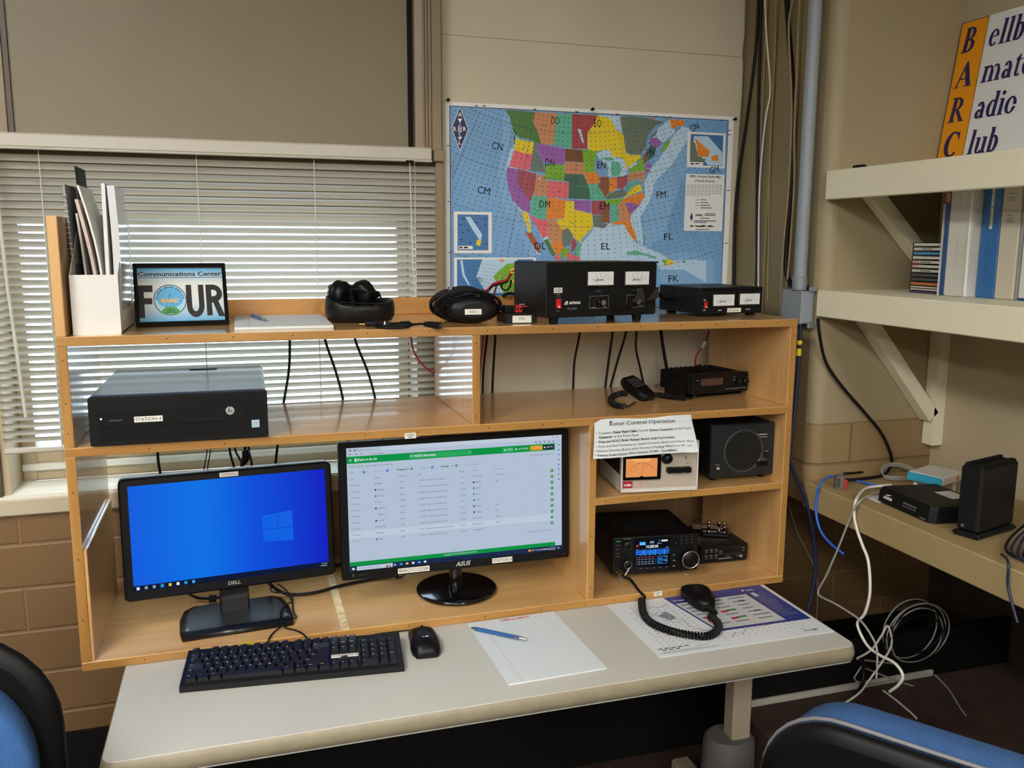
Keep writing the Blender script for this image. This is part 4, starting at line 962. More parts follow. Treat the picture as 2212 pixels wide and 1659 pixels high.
a.text('Communications Center', cw * 0.5, ch * 0.855, 0.0096, 'letter_dark', 1, 'c', w=cw * 0.985, bold=0.025); a.rect(cw * 0.008, ch * 0.82, cw * 0.992, ch * 0.83, 'letter_dark', 1)
x0, x1, y0, y1 = 0.0, cw * 0.165, ch * 0.085, ch * 0.685
a.rect(x0, y0, cw * 0.066, y1, 'letter_dark', 1); a.rect(x0, y1 - ch * 0.125, cw * 0.168, y1, 'letter_dark', 1); a.rect(x0, ch * 0.335, cw * 0.158, ch * 0.448, 'letter_dark', 1)
a.rect(cw * 0.555, ch * 0.3, cw * 0.62, y1, 'letter_dark', 1); a.rect(cw * 0.70, ch * 0.3, cw * 0.765, y1, 'letter_dark', 1)
U_ = ell(cw * 0.66, ch * 0.3, cw * 0.105, ch * 0.22, 20, pi, 2 * pi); U2 = ell(cw * 0.66, ch * 0.3, cw * 0.04, ch * 0.11, 20, pi, 2 * pi)
for k in range(19): a.poly([U_[k], U_[k + 1], U2[k + 1], U2[k]], 'letter_dark', 1)
a.rect(cw * 0.79, y0 + ch * 0.02, cw * 0.855, y1, 'letter_dark', 1)
R_ = ell(cw * 0.87, ch * 0.515, cw * 0.115, ch * 0.17, 20, -pi / 2, pi / 2); R2 = ell(cw * 0.875, ch * 0.525, cw * 0.045, ch * 0.06, 20, -pi / 2, pi / 2)
for k in range(19): a.poly([R_[k], R_[k + 1], R2[k + 1], R2[k]], 'letter_dark', 1)
a.rect(cw * 0.85, ch * 0.345, cw * 0.876, ch * 0.465, 'letter_dark', 1); a.rect(cw * 0.85, ch * 0.585, cw * 0.876, ch * 0.685, 'letter_dark', 1)
a.poly([(cw * 0.865, ch * 0.37), (cw * 0.93, ch * 0.085), (cw, ch * 0.085), (cw, ch * 0.10), (cw * 0.935, ch * 0.37)], 'letter_dark', 1)
ex, ey, er, ery = cw * 0.365, ch * 0.41, cw * 0.193, ch * 0.285
a.disc(ex, ey, er, 'letter_dark', 2, ery, 40); a.disc(ex, ey, er * 0.955, 'card_blue', 3, ery * 0.95, 40); a.disc(ex, ey + ery * 0.15, er * 0.8, 'card_sky', 4, ery * 0.7, 30); 
G_ = ell(ex, ey - ery * 0.86, er * 0.58, ery * 0.42, 16, 0.0, pi); a.poly(G_, 'card_green', 5); a.poly([(ex - er * 0.58, ey - ery * 0.78), (ex + er * 0.58, ey - ery * 0.78), (ex + er * 0.35, ey - ery * 0.915), (ex - er * 0.35, ey - ery * 0.915)], 'card_green', 5)
for k in range(3): a.rect(ex - er * (0.2 + 0.05 * k), ey - ery * (0.62 + 0.1 * k), ex + er * (0.22 + 0.05 * k), ey - ery * (0.585 + 0.1 * k), 'navy', 6)
for k in (-1, 0, 1): a.line([(ex + k * er * 0.24, ey - ery * 0.5), (ex + k * er * 0.03, ey + ery * 0.38)], 0.0006, 'navy', 5)
a.text('BARC', ex, ey - ery * 0.16, 0.0085, 'card_orange', 6, 'c', w=er * 1.1, bold=0.05)
t_ = 'BELLBROOK AMATEUR RADIO CLUB'
for k, ch_ in enumerate(t_):
    g = pi * 0.97 - (pi * 0.94) * k / (len(t_) - 1)
    if ch_ != ' ': a.text(ch_, ex + er * 0.79 * math.cos(g), ey + ery * 0.79 * math.sin(g), 0.0034, 'navy', 6, 'c', rot=g - pi / 2, bold=0.03)
obj('sign_card', b, pf)
b = MB(); P = [(-0.03, 0.088, 0.0), (0.03, 0.088, 0.0), (0.018, 0.052, 0.105), (-0.018, 0.052, 0.105)]; b.add(P + [(x, y + 0.002, z) for x, y, z in P], [(0, 1, 2, 3), (7, 6, 5, 4), (0, 4, 5, 1), (1, 5, 6, 2), (2, 6, 7, 3), (3, 7, 4, 0)], 'black_matte'); obj('easel_stand', b, pf)

# ------------------------------------------------------------------ magazine file and its papers
mf = thing('magazine_file', 'white cardboard magazine file stuffed with papers at the left end of the hutch top', 'magazine file', (0.0255, 0.035, TOP))
W_, D_, H_ = 0.088, 0.25, 0.118
b = MB()
b.box(0, W_, 0, 0.002, 0, H_, 'white_plastic'); b.box(0, W_, D_ - 0.002, D_, 0, 0.24, 'white_plastic'); b.box(0, W_, 0.002, D_ - 0.002, 0, 0.002, 'white_plastic')
for x in (0, W_ - 0.002): b.prism([(0.002, 0), (D_ - 0.002, 0), (D_ - 0.002, 0.24), (D_ - 0.07, 0.24), (0.002, H_)], x, x + 0.002, 'white_plastic', 'yzx')
obj('file_box', b, mf)
M('page', 'dcdcd8', 0.6); M('page_grey', 'b9b7b2', 0.6); M('page_pink', 'cdbab4', 0.6); M('plastic_clear', 'cfd3d8', 0.15, spec=0.8)
def sheet(name, label, cat, x0, x1, lean, h, m, th, y0=0.05, y1=0.26, fan=0.0, marks=None):
    b = MB(); n = 8; V = []; 
    for i in range(n + 1):
        t = i / n; z = 0.003 + h * t; x = x0 + (x1 - x0) * t + lean * math.sin(pi * t)
        for y in (y0, y1): V += [(x, y + fan * t, z), (x + th, y + fan * t, z)]
    F = []
    for i in range(n):
        o_ = 4 * i; F += [(o_, o_ + 4, o_ + 6, o_ + 2), (o_ + 1, o_ + 3, o_ + 7, o_ + 5), (o_, o_ + 1, o_ + 5, o_ + 4), (o_ + 2, o_ + 6, o_ + 7, o_ + 3)]
    F += [(0, 2, 3, 1), (4 * n, 4 * n + 1, 4 * n + 3, 4 * n + 2)]
    b.add(V, F, m); 
    if marks: marks(b)
    b.v = [(x + 0.0255, y + 0.035, z + TOP) for x, y, z in b.v]
    return tag(obj(name, b), label, cat, 'papers in the magazine file')
def spiral(b):
    for k in range(24):
        z = 0.03 + k * 0.0105; x = 0.004 - 0.012 * z / 0.3
        b.tube([(x + 0.004 * math.cos(t), 0.0605 + 0.006 * math.sin(t), z + 0.002 * t / 6.3) for t in [2 * pi * i / 8 for i in range(9)]], 0.0009, 'white_plastic', n=5, sub=1)
sheet('spiral_notebook', 'grey spiral-bound notebook standing leftmost in the magazine file', 'notebook', 0.004, -0.009, 0.0, 0.292, 'grey_ink', 0.004, 0.06, 0.20, marks=spiral)
sheet('folder', 'black folder standing tallest in the magazine file', 'folder', 0.013, 0.006, 0.002, 0.332, 'black_matte', 0.003, 0.12, 0.235)
sheet('leaflet', 'grey leaflet just right of the black folder in the magazine file', 'leaflet', 0.022, 0.012, 0.004, 0.235, 'page_grey', 0.004, 0.05, 0.23)
def creases(b):
    for k in range(14): 
        z = 0.16 + 0.007 * k; t = z / 0.285; x = 0.049 - 0.035 * t + 0.002; b.box(x + 0.0005, x + 0.0012, 0.0485, 0.0495, z, z + 0.001, 'ink')
sheet('leaflet', 'pinkish leaflets fanned in the middle of the magazine file', 'leaflet', 0.046, 0.014, 0.006, 0.262, 'page_pink', 0.006, 0.045, 0.22, fan=-0.005)
sheet('letter', 'white printed letters curling leftward in the magazine file', 'letter', 0.052, 0.018, 0.012, 0.29, 'page', 0.004, 0.05, 0.22)
def lines_(b):
    a = Art(b, (0.046, 0.0495, 0.13), (1, 0, 0.08), (0, 0, 1))
    for k in range(18): a.rect(0.003, 0.006 * k, 0.018, 0.006 * k + 0.0018, 'page_grey', 1)
b_ = sheet('letter', 'white hole-punched sheets standing upright in the magazine file', 'letter', 0.060, 0.064, 0.0, 0.294, 'page', 0.007, 0.04, 0.21)
sheet('plastic_sleeve', 'clear plastic sleeve bulging at the right of the magazine file', 'plastic sleeve', 0.072, 0.074, 0.004, 0.29, 'plastic_clear', 0.014, 0.04, 0.2)

# ------------------------------------------------------------------ notepad and pen on top
def ruled_pad(name, label, c, rz, w2, d2, th, head, loc_z):
    t = thing(name, label, 'notepad', (c[0], c[1], loc_z), rz)
    b = MB(); b.box(-w2 / 2, w2 / 2, -d2 / 2, d2 / 2, 0, th * 0.2, 'page_grey', 0.0002); obj('backing_board', b, t)
    b = MB(); b.box(-w2 / 2, w2 / 2, -d2 / 2, d2 / 2, th * 0.2, th, 'page_white'); a = Art(b, (-w2 / 2, -d2 / 2, th), (1, 0, 0), (0, 1, 0), step=0.00008, base=0.0001)
    top_ = d2 - head - 0.006
    k = 0
    while top_ - k * 0.0071 > 0.006: a.rect(0.002, top_ - k * 0.0071, w2 - 0.002, top_ - k * 0.0071 + 0.0004, 'rule_blue', 1); k += 1
    for x in (0.030, 0.0318): a.rect(x, 0.001, x + 0.0005, d2 - head, 'rule_red', 2)
    return t, b, a
M('page_white', 'd6dde0', 0.55); M('rule_blue', 'b9cbe0', 0.6); M('rule_red', 'd79aa6', 0.6); M('red_print', 'c0202e', 0.5)
t, b, a = ruled_pad('notepad', 'white notepad lying on the hutch top between the framed sign and the pouch', (0.432, 0.203), 0.0, 0.205, 0.30, 0.006, 0.02, TOP); obj('sheets', b, t)
M('pen_blue', '1f5a96', 0.3, coat=0.4)
def pen(label, p0, p1, z):
    """click pen from clicker end p0 to tip p1"""
    p0 = Vector((p0[0], p0[1], z)); p1 = Vector((p1[0], p1[1], z)); d = (p1 - p0); L_ = d.length; d.normalize()
    t = thing('pen', label, 'pen', tuple(p0)); mk = lambda s_: d * s_
    b = MB(); b.tube([mk(0.012), mk(L_ - 0.034)], 0.0046, 'pen_blue', n=14, sub=1); obj('barrel', b, t)
    b = MB(); b.tube([mk(0.0), mk(0.004), mk(0.012)], 0.004, 'chrome', n=12, sub=1, radii=[0.0022, 0.0028, 0.0044]); obj('clicker', b, t)
    b = MB()
    for k in range(3): b.tube([mk(L_ - 0.034 + 0.0035 * k), mk(L_ - 0.032 + 0.0035 * k)], 0.0048, 'chrome', n=14, sub=1)
    b.tube([mk(L_ - 0.034), mk(L_ - 0.022)], 0.0043, 'pen_blue', n=14, sub=1); obj('grip_rings', b, t)
    b = MB(); b.tube([mk(L_ - 0.022), mk(L_ - 0.014), mk(L_ - 0.003), mk(L_)], 0.004, 'chrome', n=14, sub=1, radii=[0.0045, 0.004, 0.0014, 0.0005]); obj('tip', b, t)
    b = MB(); u_ = Vector((-d.y, d.x, 0)); q = [mk(0.008) + u_ * 0.0058, mk(0.02) + u_ * 0.0064, mk(0.05) + u_ * 0.006]; b.tube(q, 0.0012, 'chrome', n=6, sub=1); obj('clip', b, t)
q0, q1 = (0.368, 0.305), (0.398, 0.172)
pen('blue and silver pen lying on the notepad up on the hutch top', q0, q1, TOP + 0.0112)
# ------------------------------------------------------------------ small desktop computer on the middle shelf
MT = MS + HT
M('pc_case_sheen', '39445a', 0.3, bump=0.03, bscale=900, coat=0.7); M('pc_front', '08090b', 0.5); M('silver_print', 'a9acb0', 0.4); M('sticker_blue', '9fc3d8', 0.4)  # computer case: bluish window reflection put into the base colour
pc = thing('desktop_computer', 'black slim desktop computer lying flat on the left of the middle shelf', 'computer', (0.2185, -0.008, MT), -0.01)
W_, H_, D_ = 0.34, 0.101, 0.378
b = MB(); b.box(-W_ / 2 + 0.002, W_ / 2 - 0.002, 0.012, D_, 0.004, H_, 'pc_case_sheen', 0.0015); b.box(-W_ / 2 + 0.006, W_ / 2 - 0.006, 0.016, D_ - 0.003, H_, H_ + 0.0012, 'pc_case_sheen', 0.001)
for x in (-0.14, 0.14):
    for y in (0.03, 0.34): b.lathe([(0.008, 0), (0.009, 0.005)], 'rubber', n=12, o=(x, y, 0))
cs = obj('case', b, pc)
b = MB(); b.prism(rrect(0.0, 0.062, 0.328, 0.347, 0.003, 3), H_ + 0.0011, H_ + 0.0019, 'black_matte'); b.box(0.003, 0.059, 0.331, 0.3345, H_ + 0.0018, H_ + 0.0026, 'pc_front'); obj('latch', b, pc)
b = MB(); b.prism(rrect(-W_ / 2, W_ / 2, 0.003, H_ - 0.001, 0.003, 3), 0.0, 0.013, 'pc_front', 'xzy'); 
def slots(x0, x1, z0, z1, st):
    x = x0
    while x < x1: b.box(x, x + st * 0.45, -0.0012, 0.0, z0, z1, 'pc_front', 0.0003); x += st
slots(-0.15, 0.118, 0.012, 0.036, 0.0052); slots(0.122, 0.163, 0.026, 0.096, 0.0052); slots(-0.005, 0.118, 0.073, 0.094, 0.0052); slots(-0.15, -0.012, 0.0365, 0.0375, 0.2)
b.box(-0.152, 0.112, -0.0018, 0.0, 0.0395, 0.0705, 'black_plastic', 0.0008)
for x in (0.032, 0.042, 0.047, 0.055, 0.064): b.box(x, x + 0.003, -0.0022, -0.001, 0.052, 0.062, 'gap_dark')
a = Art(b, (-W_ / 2, -0.0019, 0), (1, 0, 0), (0, 0, 1))
a.disc(0.0225, 0.0575, 0.0022, 'white_ink', 1, n=14); a.rect(0.037, 0.052, 0.061, 0.055, 'grey_dark', 1)
a.rect(0.083, 0.0475, 0.136, 0.0592, 'label_white', 1); a.text('STATION 4', 0.1095, 0.0502, 0.0068, 'ink', 2, 'c', w=0.048)
a.disc(0.2655, 0.0625, 0.0085, 'silver_print', 1, n=28); a.text('hp', 0.2655, 0.0596, 0.0068, 'pc_front', 2, 'c', shear=0.25, bold=0.01)
a.line([(0.2605, 0.058), (0.266, 0.0705)], 0.0012, 'pc_front', 2)
a.rect(0.307, 0.0245, 0.3225, 0.0405, 'sticker_blue', 1); a.rect(0.311, 0.0275, 0.3185, 0.0375, 'silver_print', 2)
for x in (0.185, 0.20, 0.21, 0.225, 0.237): a.rect(x, 0.0465, x + 0.006, 0.0475, 'grey_dark', 1)
obj('front_bezel', b, pc)

# ------------------------------------------------------------------ monitors
def screen_mat(name, rgb, e): return M(name, rgb, 1.0, emit=e)
M('bezel_black', '0d0d0f', 0.35); M('base_black', '121317', 0.3, coat=0.3, bump=0.05, bscale=700)
E1 = 0.85
dm = bpy.data.materials.new('desktop_blue'); dm.use_nodes = True; MATS['desktop_blue'] = dm; dt = dm.node_tree; N_ = dt.nodes.new; K_ = dt.links.new
tc_ = N_('ShaderNodeTexCoord'); sp_ = N_('ShaderNodeSeparateXYZ'); K_(tc_.outputs['Generated'], sp_.inputs[0]); rp_ = N_('ShaderNodeValToRGB')
for k, (p_, c_) in enumerate(((0.0, '0a62ee'), (0.35, '0078f4'), (0.62, '0052ea'), (1.0, '0a1fd0'))):
    e_ = rp_.color_ramp.elements[k] if k < 2 else rp_.color_ramp.elements.new(p_)
    e_.position = p_; e_.color = lin(c_)
K_(sp_.outputs['X'], rp_.inputs[0]); db_ = dt.nodes['Principled BSDF']; db_.inputs['Base Color'].default_value = (0, 0, 0, 1); K_(rp_.outputs[0], db_.inputs['Emission Color']); db_.inputs['Emission Strength'].default_value = E1 * 0.66; db_.inputs['Roughness'].default_value = 0.5; db_.inputs['Specular IOR Level'].default_value = 0.08
for n_, c_ in (('px_win', '2a8cf8'), ('px_win2', '1068f0'), ('px_bar', '0a1a3c'), ('px_white', 'f0f4fa'), ('px_page', 'bccbe0'), ('px_page2', 'c9d6e6'), ('px_green', '0c9a48'), ('px_green2', '2fae66'), ('px_text', '5c6a80'), ('px_dark', '1b2434'), ('px_orange', 'f2a414'), ('px_chip', '0e8f44'), ('px_grey', '98a6ba'), ('px_edge', '2aa8e0'), ('px_navy', '1c2c50'), ('px_cyan', '3fb6ff'), ('px_red', 'd03030'), ('px_yellow', 'f4c840'), ('px_spec', '1f66d8'), ('px_black', '04060c')):
    screen_mat(n_, c_, E1)

mo = thing('computer_monitor', 'black monitor showing a plain blue desktop on the left of the hutch', 'monitor', (0.303, 0.135, Z0 + HT), 0.082)
W_, H_, TL = 0.457, 0.270, 0.096
b = MB(); b.M = Matrix.Translation((0, -0.018, 0.080)) @ Matrix.Rotation(-TL, 4, 'X'); T1 = b.M.copy()
b.prism(rrect(-W_ / 2, W_ / 2, 0, H_, 0.012, 5), 0.0, 0.045, 'bezel_black', 'xzy', b=0.004); b.prism(rrect(-W_ * 0.38, W_ * 0.38, 0.03, H_ - 0.03, 0.02, 5), 0.044, 0.06, 'black_matte', 'xzy')
a = Art(b, (-W_ / 2, 0, 0), (1, 0, 0), (0, 0, 1))
a.text('DELL', W_ * 0.5, 0.010, 0.0075, 'grey_ink', 1, 'c', w=0.027, bold=0.03)
a.rect(W_ * 0.457, H_ - 0.0135, W_ * 0.545, H_ - 0.0035, 'label_white', 1); a.text('STATION 4', W_ * 0.501, H_ - 0.0108, 0.005, 'ink', 2, 'c', w=0.032)
hs_ = obj('housing', b, mo)
b = MB(); b.M = T1; sx0, sx1, sy0, sy1 = -W_ / 2 + 0.019, W_ / 2 - 0.0155, 0.0225, H_ - 0.016
b.add([(sx0, -0.0004, sy0), (sx1, -0.0004, sy0), (sx1, -0.0004, sy1), (sx0, -0.0004, sy1)], [(0, 1, 2, 3)], 'desktop_blue')
a = Art(b, (sx0, -0.0004, sy0), (1, 0, 0), (0, 0, 1)); w2, h2 = sx1 - sx0, sy1 - sy0
a.rect(0, 0, w2, h2 * 0.052, 'px_bar', 1)
wx0, wx1, wxm = w2 * 0.655, w2 * 0.812, w2 * 0.73
for x0_, x1_, s0_, s1_ in ((wx0, wxm - 0.001, 0, 0.5), (wxm + 0.001, wx1, 0.5, 1)):
    tp = lambda s_: h2 * (0.585 + 0.025 * s_); bt = lambda s_: h2 * (0.33 - 0.015 * s_); md = h2 * 0.452
    a.poly([(x0_, md + 0.001), (x1_, md + 0.001), (x1_, tp(s1_)), (x0_, tp(s0_))], 'px_win2', 1); a.poly([(x0_, bt(s0_)), (x1_, bt(s1_)), (x1_, md - 0.001), (x0_, md - 0.001)], 'px_win2', 1)
    a.line([(x0_, tp(s0_)), (x1_, tp(s1_))], 0.0008, 'px_win', 2); a.line([(x1_, bt(s1_)), (x1_, tp(s1_))], 0.0006, 'px_win', 2)
for k, c_ in enumerate(('px_white', 'px_grey', 'px_grey', 'px_edge', 'px_yellow', 'px_white', 'px_edge', 'px_cyan')):
    x = 0.006 + k * w2 * 0.0385; a.rect(x, h2 * 0.012, x + 0.006, h2 * 0.04, c_, 2)
a.rect(0.006 + 3 * w2 * 0.0385 - 0.003, 0, 0.006 + 3 * w2 * 0.0385 + 0.009, h2 * 0.052, 'px_navy', 1); a.text('11:02 AM', w2 - 0.004, h2 * 0.032, 0.0024, 'px_white', 2, 'r'); a.text('12/20/2022', w2 - 0.004, h2 * 0.010, 0.0024, 'px_white', 2, 'r')
obj('screen', b, mo)
b = MB(); b.box(-0.032, 0.032, 0.005, 0.035, 0.012, 0.20, 'base_black', 0.003); obj('stand_neck', b, mo)
b = MB(); P = [(-0.118, -0.085), (0.118, -0.085), (0.122, -0.05), (0.121, 0.01), (0.112, 0.05), (0.09, 0.07), (-0.09, 0.07), (-0.112, 0.05), (-0.121, 0.01), (-0.122, -0.05)]
b.loft([[(x * 0.985, y, 0.0) for x, y in P], [(x, y, 0.003) for x, y in P], [(x, y, 0.0085) for x, y in P], [(x * 0.97, y * 0.95, 0.013 + (y + 0.085) * 0.02) for x, y in P], [(x * 0.86, y * 0.78, 0.0155 + (y + 0.085) * 0.03) for x, y in P]], 'base_black'); obj('stand_base', b, mo)

mo = thing('computer_monitor', 'larger black monitor showing a green web page beside the blue one', 'monitor', (0.828, 0.148, Z0 + HT), -0.003)
W_, H_, TL = 0.567, 0.328, 0.048
b = MB(); b.M = Matrix.Translation((0, -0.036, 0.829 - Z0 - HT)) @ Matrix.Rotation(-TL, 4, 'X'); T1 = b.M.copy()
b.prism(rrect(-W_ / 2, W_ / 2, 0, H_, 0.004, 3), 0.0, 0.024, 'bezel_black', 'xzy', b=0.0015); b.box(-W_ * 0.36, W_ * 0.36, 0.023, 0.05, 0.03, H_ * 0.62, 'black_matte', 0.008)
a = Art(b, (-W_ / 2, 0, 0), (1, 0, 0), (0, 0, 1))
a.text('ASUS', W_ * 0.513, 0.0075, 0.0105, 'silver_print', 1, 'c', w=0.036, bold=0.04, shear=0.25); a.text('HDMI', W_ * 0.065, 0.009, 0.0045, 'grey_dark', 1, w=0.02); a.rect(W_ * 0.04, 0.008, W_ * 0.05, 0.014, 'grey_dark', 1)
a.rect(W_ * 0.232, 0.0035, W_ * 0.367, 0.0165, 'label_white', 1); a.text('BARCDCCST04', W_ * 0.2995, 0.0065, 0.0078, 'ink', 2, 'c', w=0.07)
a.rect(W_ * 0.645, 0.0045, W_ * 0.736, 0.0175, 'label_white', 1); a.text('STATION 4', W_ * 0.6905, 0.0075, 0.0078, 'ink', 2, 'c', w=0.047); a.disc(W_ * 0.978, 0.0105, 0.001, 'white_ink', 1, n=8)
obj('housing', b, mo)
b = MB(); b.M = T1; sx0, sx1, sy0, sy1 = -W_ / 2 + 0.0185, W_ / 2 - 0.0185, 0.0215, H_ - 0.0125
b.add([(sx0, -0.0004, sy0), (sx1, -0.0004, sy0), (sx1, -0.0004, sy1), (sx0, -0.0004, sy1)], [(0, 1, 2, 3)], 'px_page')
a = Art(b, (sx0, -0.0004, sy0), (1, 0, 0), (0, 0, 1), step=0.0001); w2, h2 = sx1 - sx0, sy1 - sy0
R_ = lambda x0, y0, x1, y1, m, l=1: a.rect(x0 * w2, (1 - y1) * h2, x1 * w2, (1 - y0) * h2, m, l)      # fractions, y down
T_ = lambda t, x, y, h, m, l=3, al='l', w=None, bold=0.0: a.text(t, x * w2, (1 - y) * h2, h, m, l, al, w and w * w2, bold)
R_(0, 0.0, 1, 0.033, 'px_page2'); R_(0.0, 0.0, 0.155, 0.033, 'px_page', 2); R_(0, 0.033, 1, 0.068, 'px_page'); 
T_('Parks on the Air', 0.048, 0.026, 0.0034, 'px_text'); R_(0.013, 0.012, 0.021, 0.026, 'px_text', 3); R_(0.034, 0.013, 0.040, 0.025, 'px_dark', 3); T_('https://pota.app', 0.108, 0.059, 0.0032, 'px_text')
for x in (0.012, 0.04, 0.063): R_(x, 0.046, x + 0.006, 0.055, 'px_text', 2)
for x in (0.955, 0.977): R_(x, 0.012, x + 0.006, 0.02, 'px_text', 3)
for x in (0.87, 0.89, 0.912, 0.934, 0.955): R_(x, 0.044, x + 0.006, 0.056, 'px_text', 2)
R_(0, 0.068, 0.966, 0.125, 'px_green'); R_(0.277, 0.078, 0.565, 0.117, 'px_green2', 2)
T_('Parks on the Air', 0.05, 0.107, 0.0062, 'px_white', w=0.083, bold=0.01); a.disc(0.041 * w2, (1 - 0.0975) * h2, 0.0042, 'px_white', 3, n=18); a.disc(0.043 * w2, (1 - 0.096) * h2, 0.0022, 'px_green', 4, n=10)
for k in range(3): R_(0.011, 0.09 + 0.007 * k, 0.021, 0.0925 + 0.007 * k, 'px_white', 3)
T_('W3CRL353 - Distant Antelopes', 0.297, 0.104, 0.0048, 'px_white', w=0.1, bold=0.02); a.ring(0.286 * w2, (1 - 0.095) * h2, 0.0026, 0.0007, 'px_white', 3, n=14); a.poly([((0.55) * w2, (1 - 0.094) * h2), (0.553 * w2, (1 - 0.1) * h2), (0.556 * w2, (1 - 0.094) * h2)], 'px_white', 3)
R_(0.71, 0.079, 0.765, 0.117, 'px_green2', 2); T_('ACTIVITY', 0.73, 0.102, 0.0036, 'px_white', w=0.028); R_(0.718, 0.092, 0.724, 0.104, 'px_white', 3); T_('ALL CHANGES', 0.785, 0.102, 0.0036, 'px_white', w=0.05); R_(0.772, 0.092, 0.779, 0.104, 'px_white', 3)
R_(0.845, 0.078, 0.904, 0.117, 'px_orange', 2); T_('SIGN UP', 0.865, 0.102, 0.0036, 'px_page2', w=0.033); R_(0.907, 0.078, 0.962, 0.117, 'px_dark', 2); T_('SIGN IN', 0.925, 0.102, 0.0036, 'px_white', w=0.03); R_(0.912, 0.092, 0.919, 0.104, 'px_white', 3)
T_('Active Spots', 0.008, 0.158, 0.0062, 'px_green2', w=0.064); T_('Data will refresh in 29 seconds', 0.083, 0.156, 0.0036, 'px_text', w=0.1); R_(0.191, 0.146, 0.193, 0.157, 'px_text', 3); R_(0.196, 0.146, 0.198, 0.157, 'px_text', 3); T_('On a park now? Login to add your spot', 0.962, 0.162, 0.0032, 'px_text', al='r', w=0.12)
for t, x, m, cx in (('Band:', 0.012, 'px_grey', 0.073), ('Mode:', 0.118, 'px_grey', 0.177), ('Program:', 0.22, 'px_dark', 0.286), ('QRT:', 0.326, 'px_grey', 0.38), ('Hunted:', 0.42, 'px_dark', 0.491), ('Sort:', 0.53, 'px_grey', 0.0)):
    T_(t, x, 0.205, 0.0042, m, bold=0.02 if m == 'px_dark' else 0.0)
    if cx: T_('All', cx - 0.024, 0.205, 0.0036, m); a.disc(cx * w2, (1 - 0.199) * h2, 0.0032, 'px_chip' if m == 'px_dark' else 'px_spec', 3, n=16); R_(cx - 0.0035, 0.197, cx + 0.0035, 0.2, 'px_white', 4); R_(cx + 0.016, 0.198, cx + 0.02, 0.201, 'px_text', 3)
T_('Frequency', 0.562, 0.205, 0.0036, 'px_grey'); R_(0.608, 0.198, 0.612, 0.201, 'px_text', 3)
for t, x in (('Time', 0.012), ('Activator', 0.118), ('Frequency', 0.227), ('Park', 0.315), ('Region', 0.505), ('Spotter', 0.567), ('Comments', 0.668)): T_(t, x, 0.256, 0.0032, 'px_text')
rows = [('44 sec ago', 'N8FYI', '14237', 'K-3299  Little Manatee River State Park', 'US-FL', 'W4TYM', '59 in 4 sets', 'px_grey', 'px_grey'), ('3 mins ago', 'KB8RUQ', '14237', 'K-1643  Lake Louisa State Park', 'US-FL', 'KB8RUK', 'SSB', 'px_dark', 'px_dark'), ('2 mins ago', 'W3HJG', '14262', 'K-2552  Greeley Falls State Park', 'US-WA', 'KJ4HIY', '', 'px_text', 'px_spec'), ('2 mins ago', 'K7SO', '14244.5', 'K-6029  Creek Down Wildlife Area', 'US-OR', 'W7CT', '', 'px_grey', 'px_spec'), ('43 sec ago', 'WB5NKI', '14290', 'K-1216  Bear Lake State Park', 'US-ID', 'N3TTT', '', 'px_dark', 'px_spec'), ('2 mins ago', 'WA0LTV', '14298', 'K-2248  Meadowood State Forest', 'US-CT', 'WA6SLL', 'QN', 'px_page2', 'px_navy'), ('2 mins ago', 'AC3MF', '14270', 'K-1727  Wekiwa Glen Park', 'US-PA', 'WJ3BP', 'Bev', 'px_dark', 'px_dark'), ('2 mins ago', 'KD9CZB', '14275', 'K-2972  White Sands National Park', 'US-NM', 'W7VXS', 'Mex 60', 'px_grey', 'px_grey'), ('13 mins ago', 'N0RNL', '14287', 'K-6011  Deepwood Wilderness State Natural Site', 'US-TX', 'W5NLC', 'NCR', 'px_grey', 'px_grey'), ('1 min ago', 'N4EII', '14272', 'K-2736  Crowders Mountain State Park', 'US-NC', 'KM4HXD', '', 'px_spec', 'px_grey')]
for k, r_ in enumerate(rows):
    y = 0.305 + 0.0505 * k
    if k == 8: R_(0, y - 0.03, 0.965, y + 0.022, 'px_page2', 1)
    T_(r_[0], 0.012, y, 0.0033, 'px_text'); T_(r_[1], 0.13, y, 0.0033, 'px_text'); T_(r_[2], 0.23, y, 0.0033, 'px_text'); T_(r_[3], 0.317, y, 0.0035, 'px_text', w=0.128 if k not in (8,) else 0.16); T_(r_[4], 0.507, y, 0.0033, 'px_text'); T_(r_[5], 0.579, y, 0.0033, 'px_text'); T_(r_[6], 0.674, y, 0.0033, 'px_text')
    a.disc(0.122 * w2, (1 - y + 0.006) * h2, 0.0022, r_[7], 3, n=12); a.disc(0.571 * w2, (1 - y + 0.006) * h2, 0.0022, r_[8], 3, n=12); a.ring(0.911 * w2, (1 - y + 0.004) * h2, 0.0022, 0.0005, 'px_grey', 3, n=12); R_(0.918, y - 0.006, 0.924, y - 0.003, 'px_grey', 3)
    a.disc(0.951 * w2, (1 - y + 0.004) * h2, 0.0042, 'px_chip', 3, n=18); a.ring(0.951 * w2, (1 - y + 0.004) * h2, 0.0019, 0.0006, 'px_white', 4, n=10)
T_('On a park now? Login to add your spot', 0.955, 0.82, 0.0032, 'px_text', al='r', w=0.125); a.poly([(0.078 * w2, 0.17 * h2), (0.084 * w2, 0.155 * h2), (0.0795 * w2, 0.153 * h2)], 'px_white', 3)
for k in range(8): a.disc(0.985 * w2, (1 - 0.085 - 0.042 * k) * h2, 0.0019, 'px_spec' if k % 3 else 'px_text', 3, n=8)
R_(0, 0.924, 0.966, 0.958, 'px_green'); T_('Copyright © 2018-2022 Parks on the Air®', 0.425, 0.947, 0.0046, 'px_page2', w=0.155)
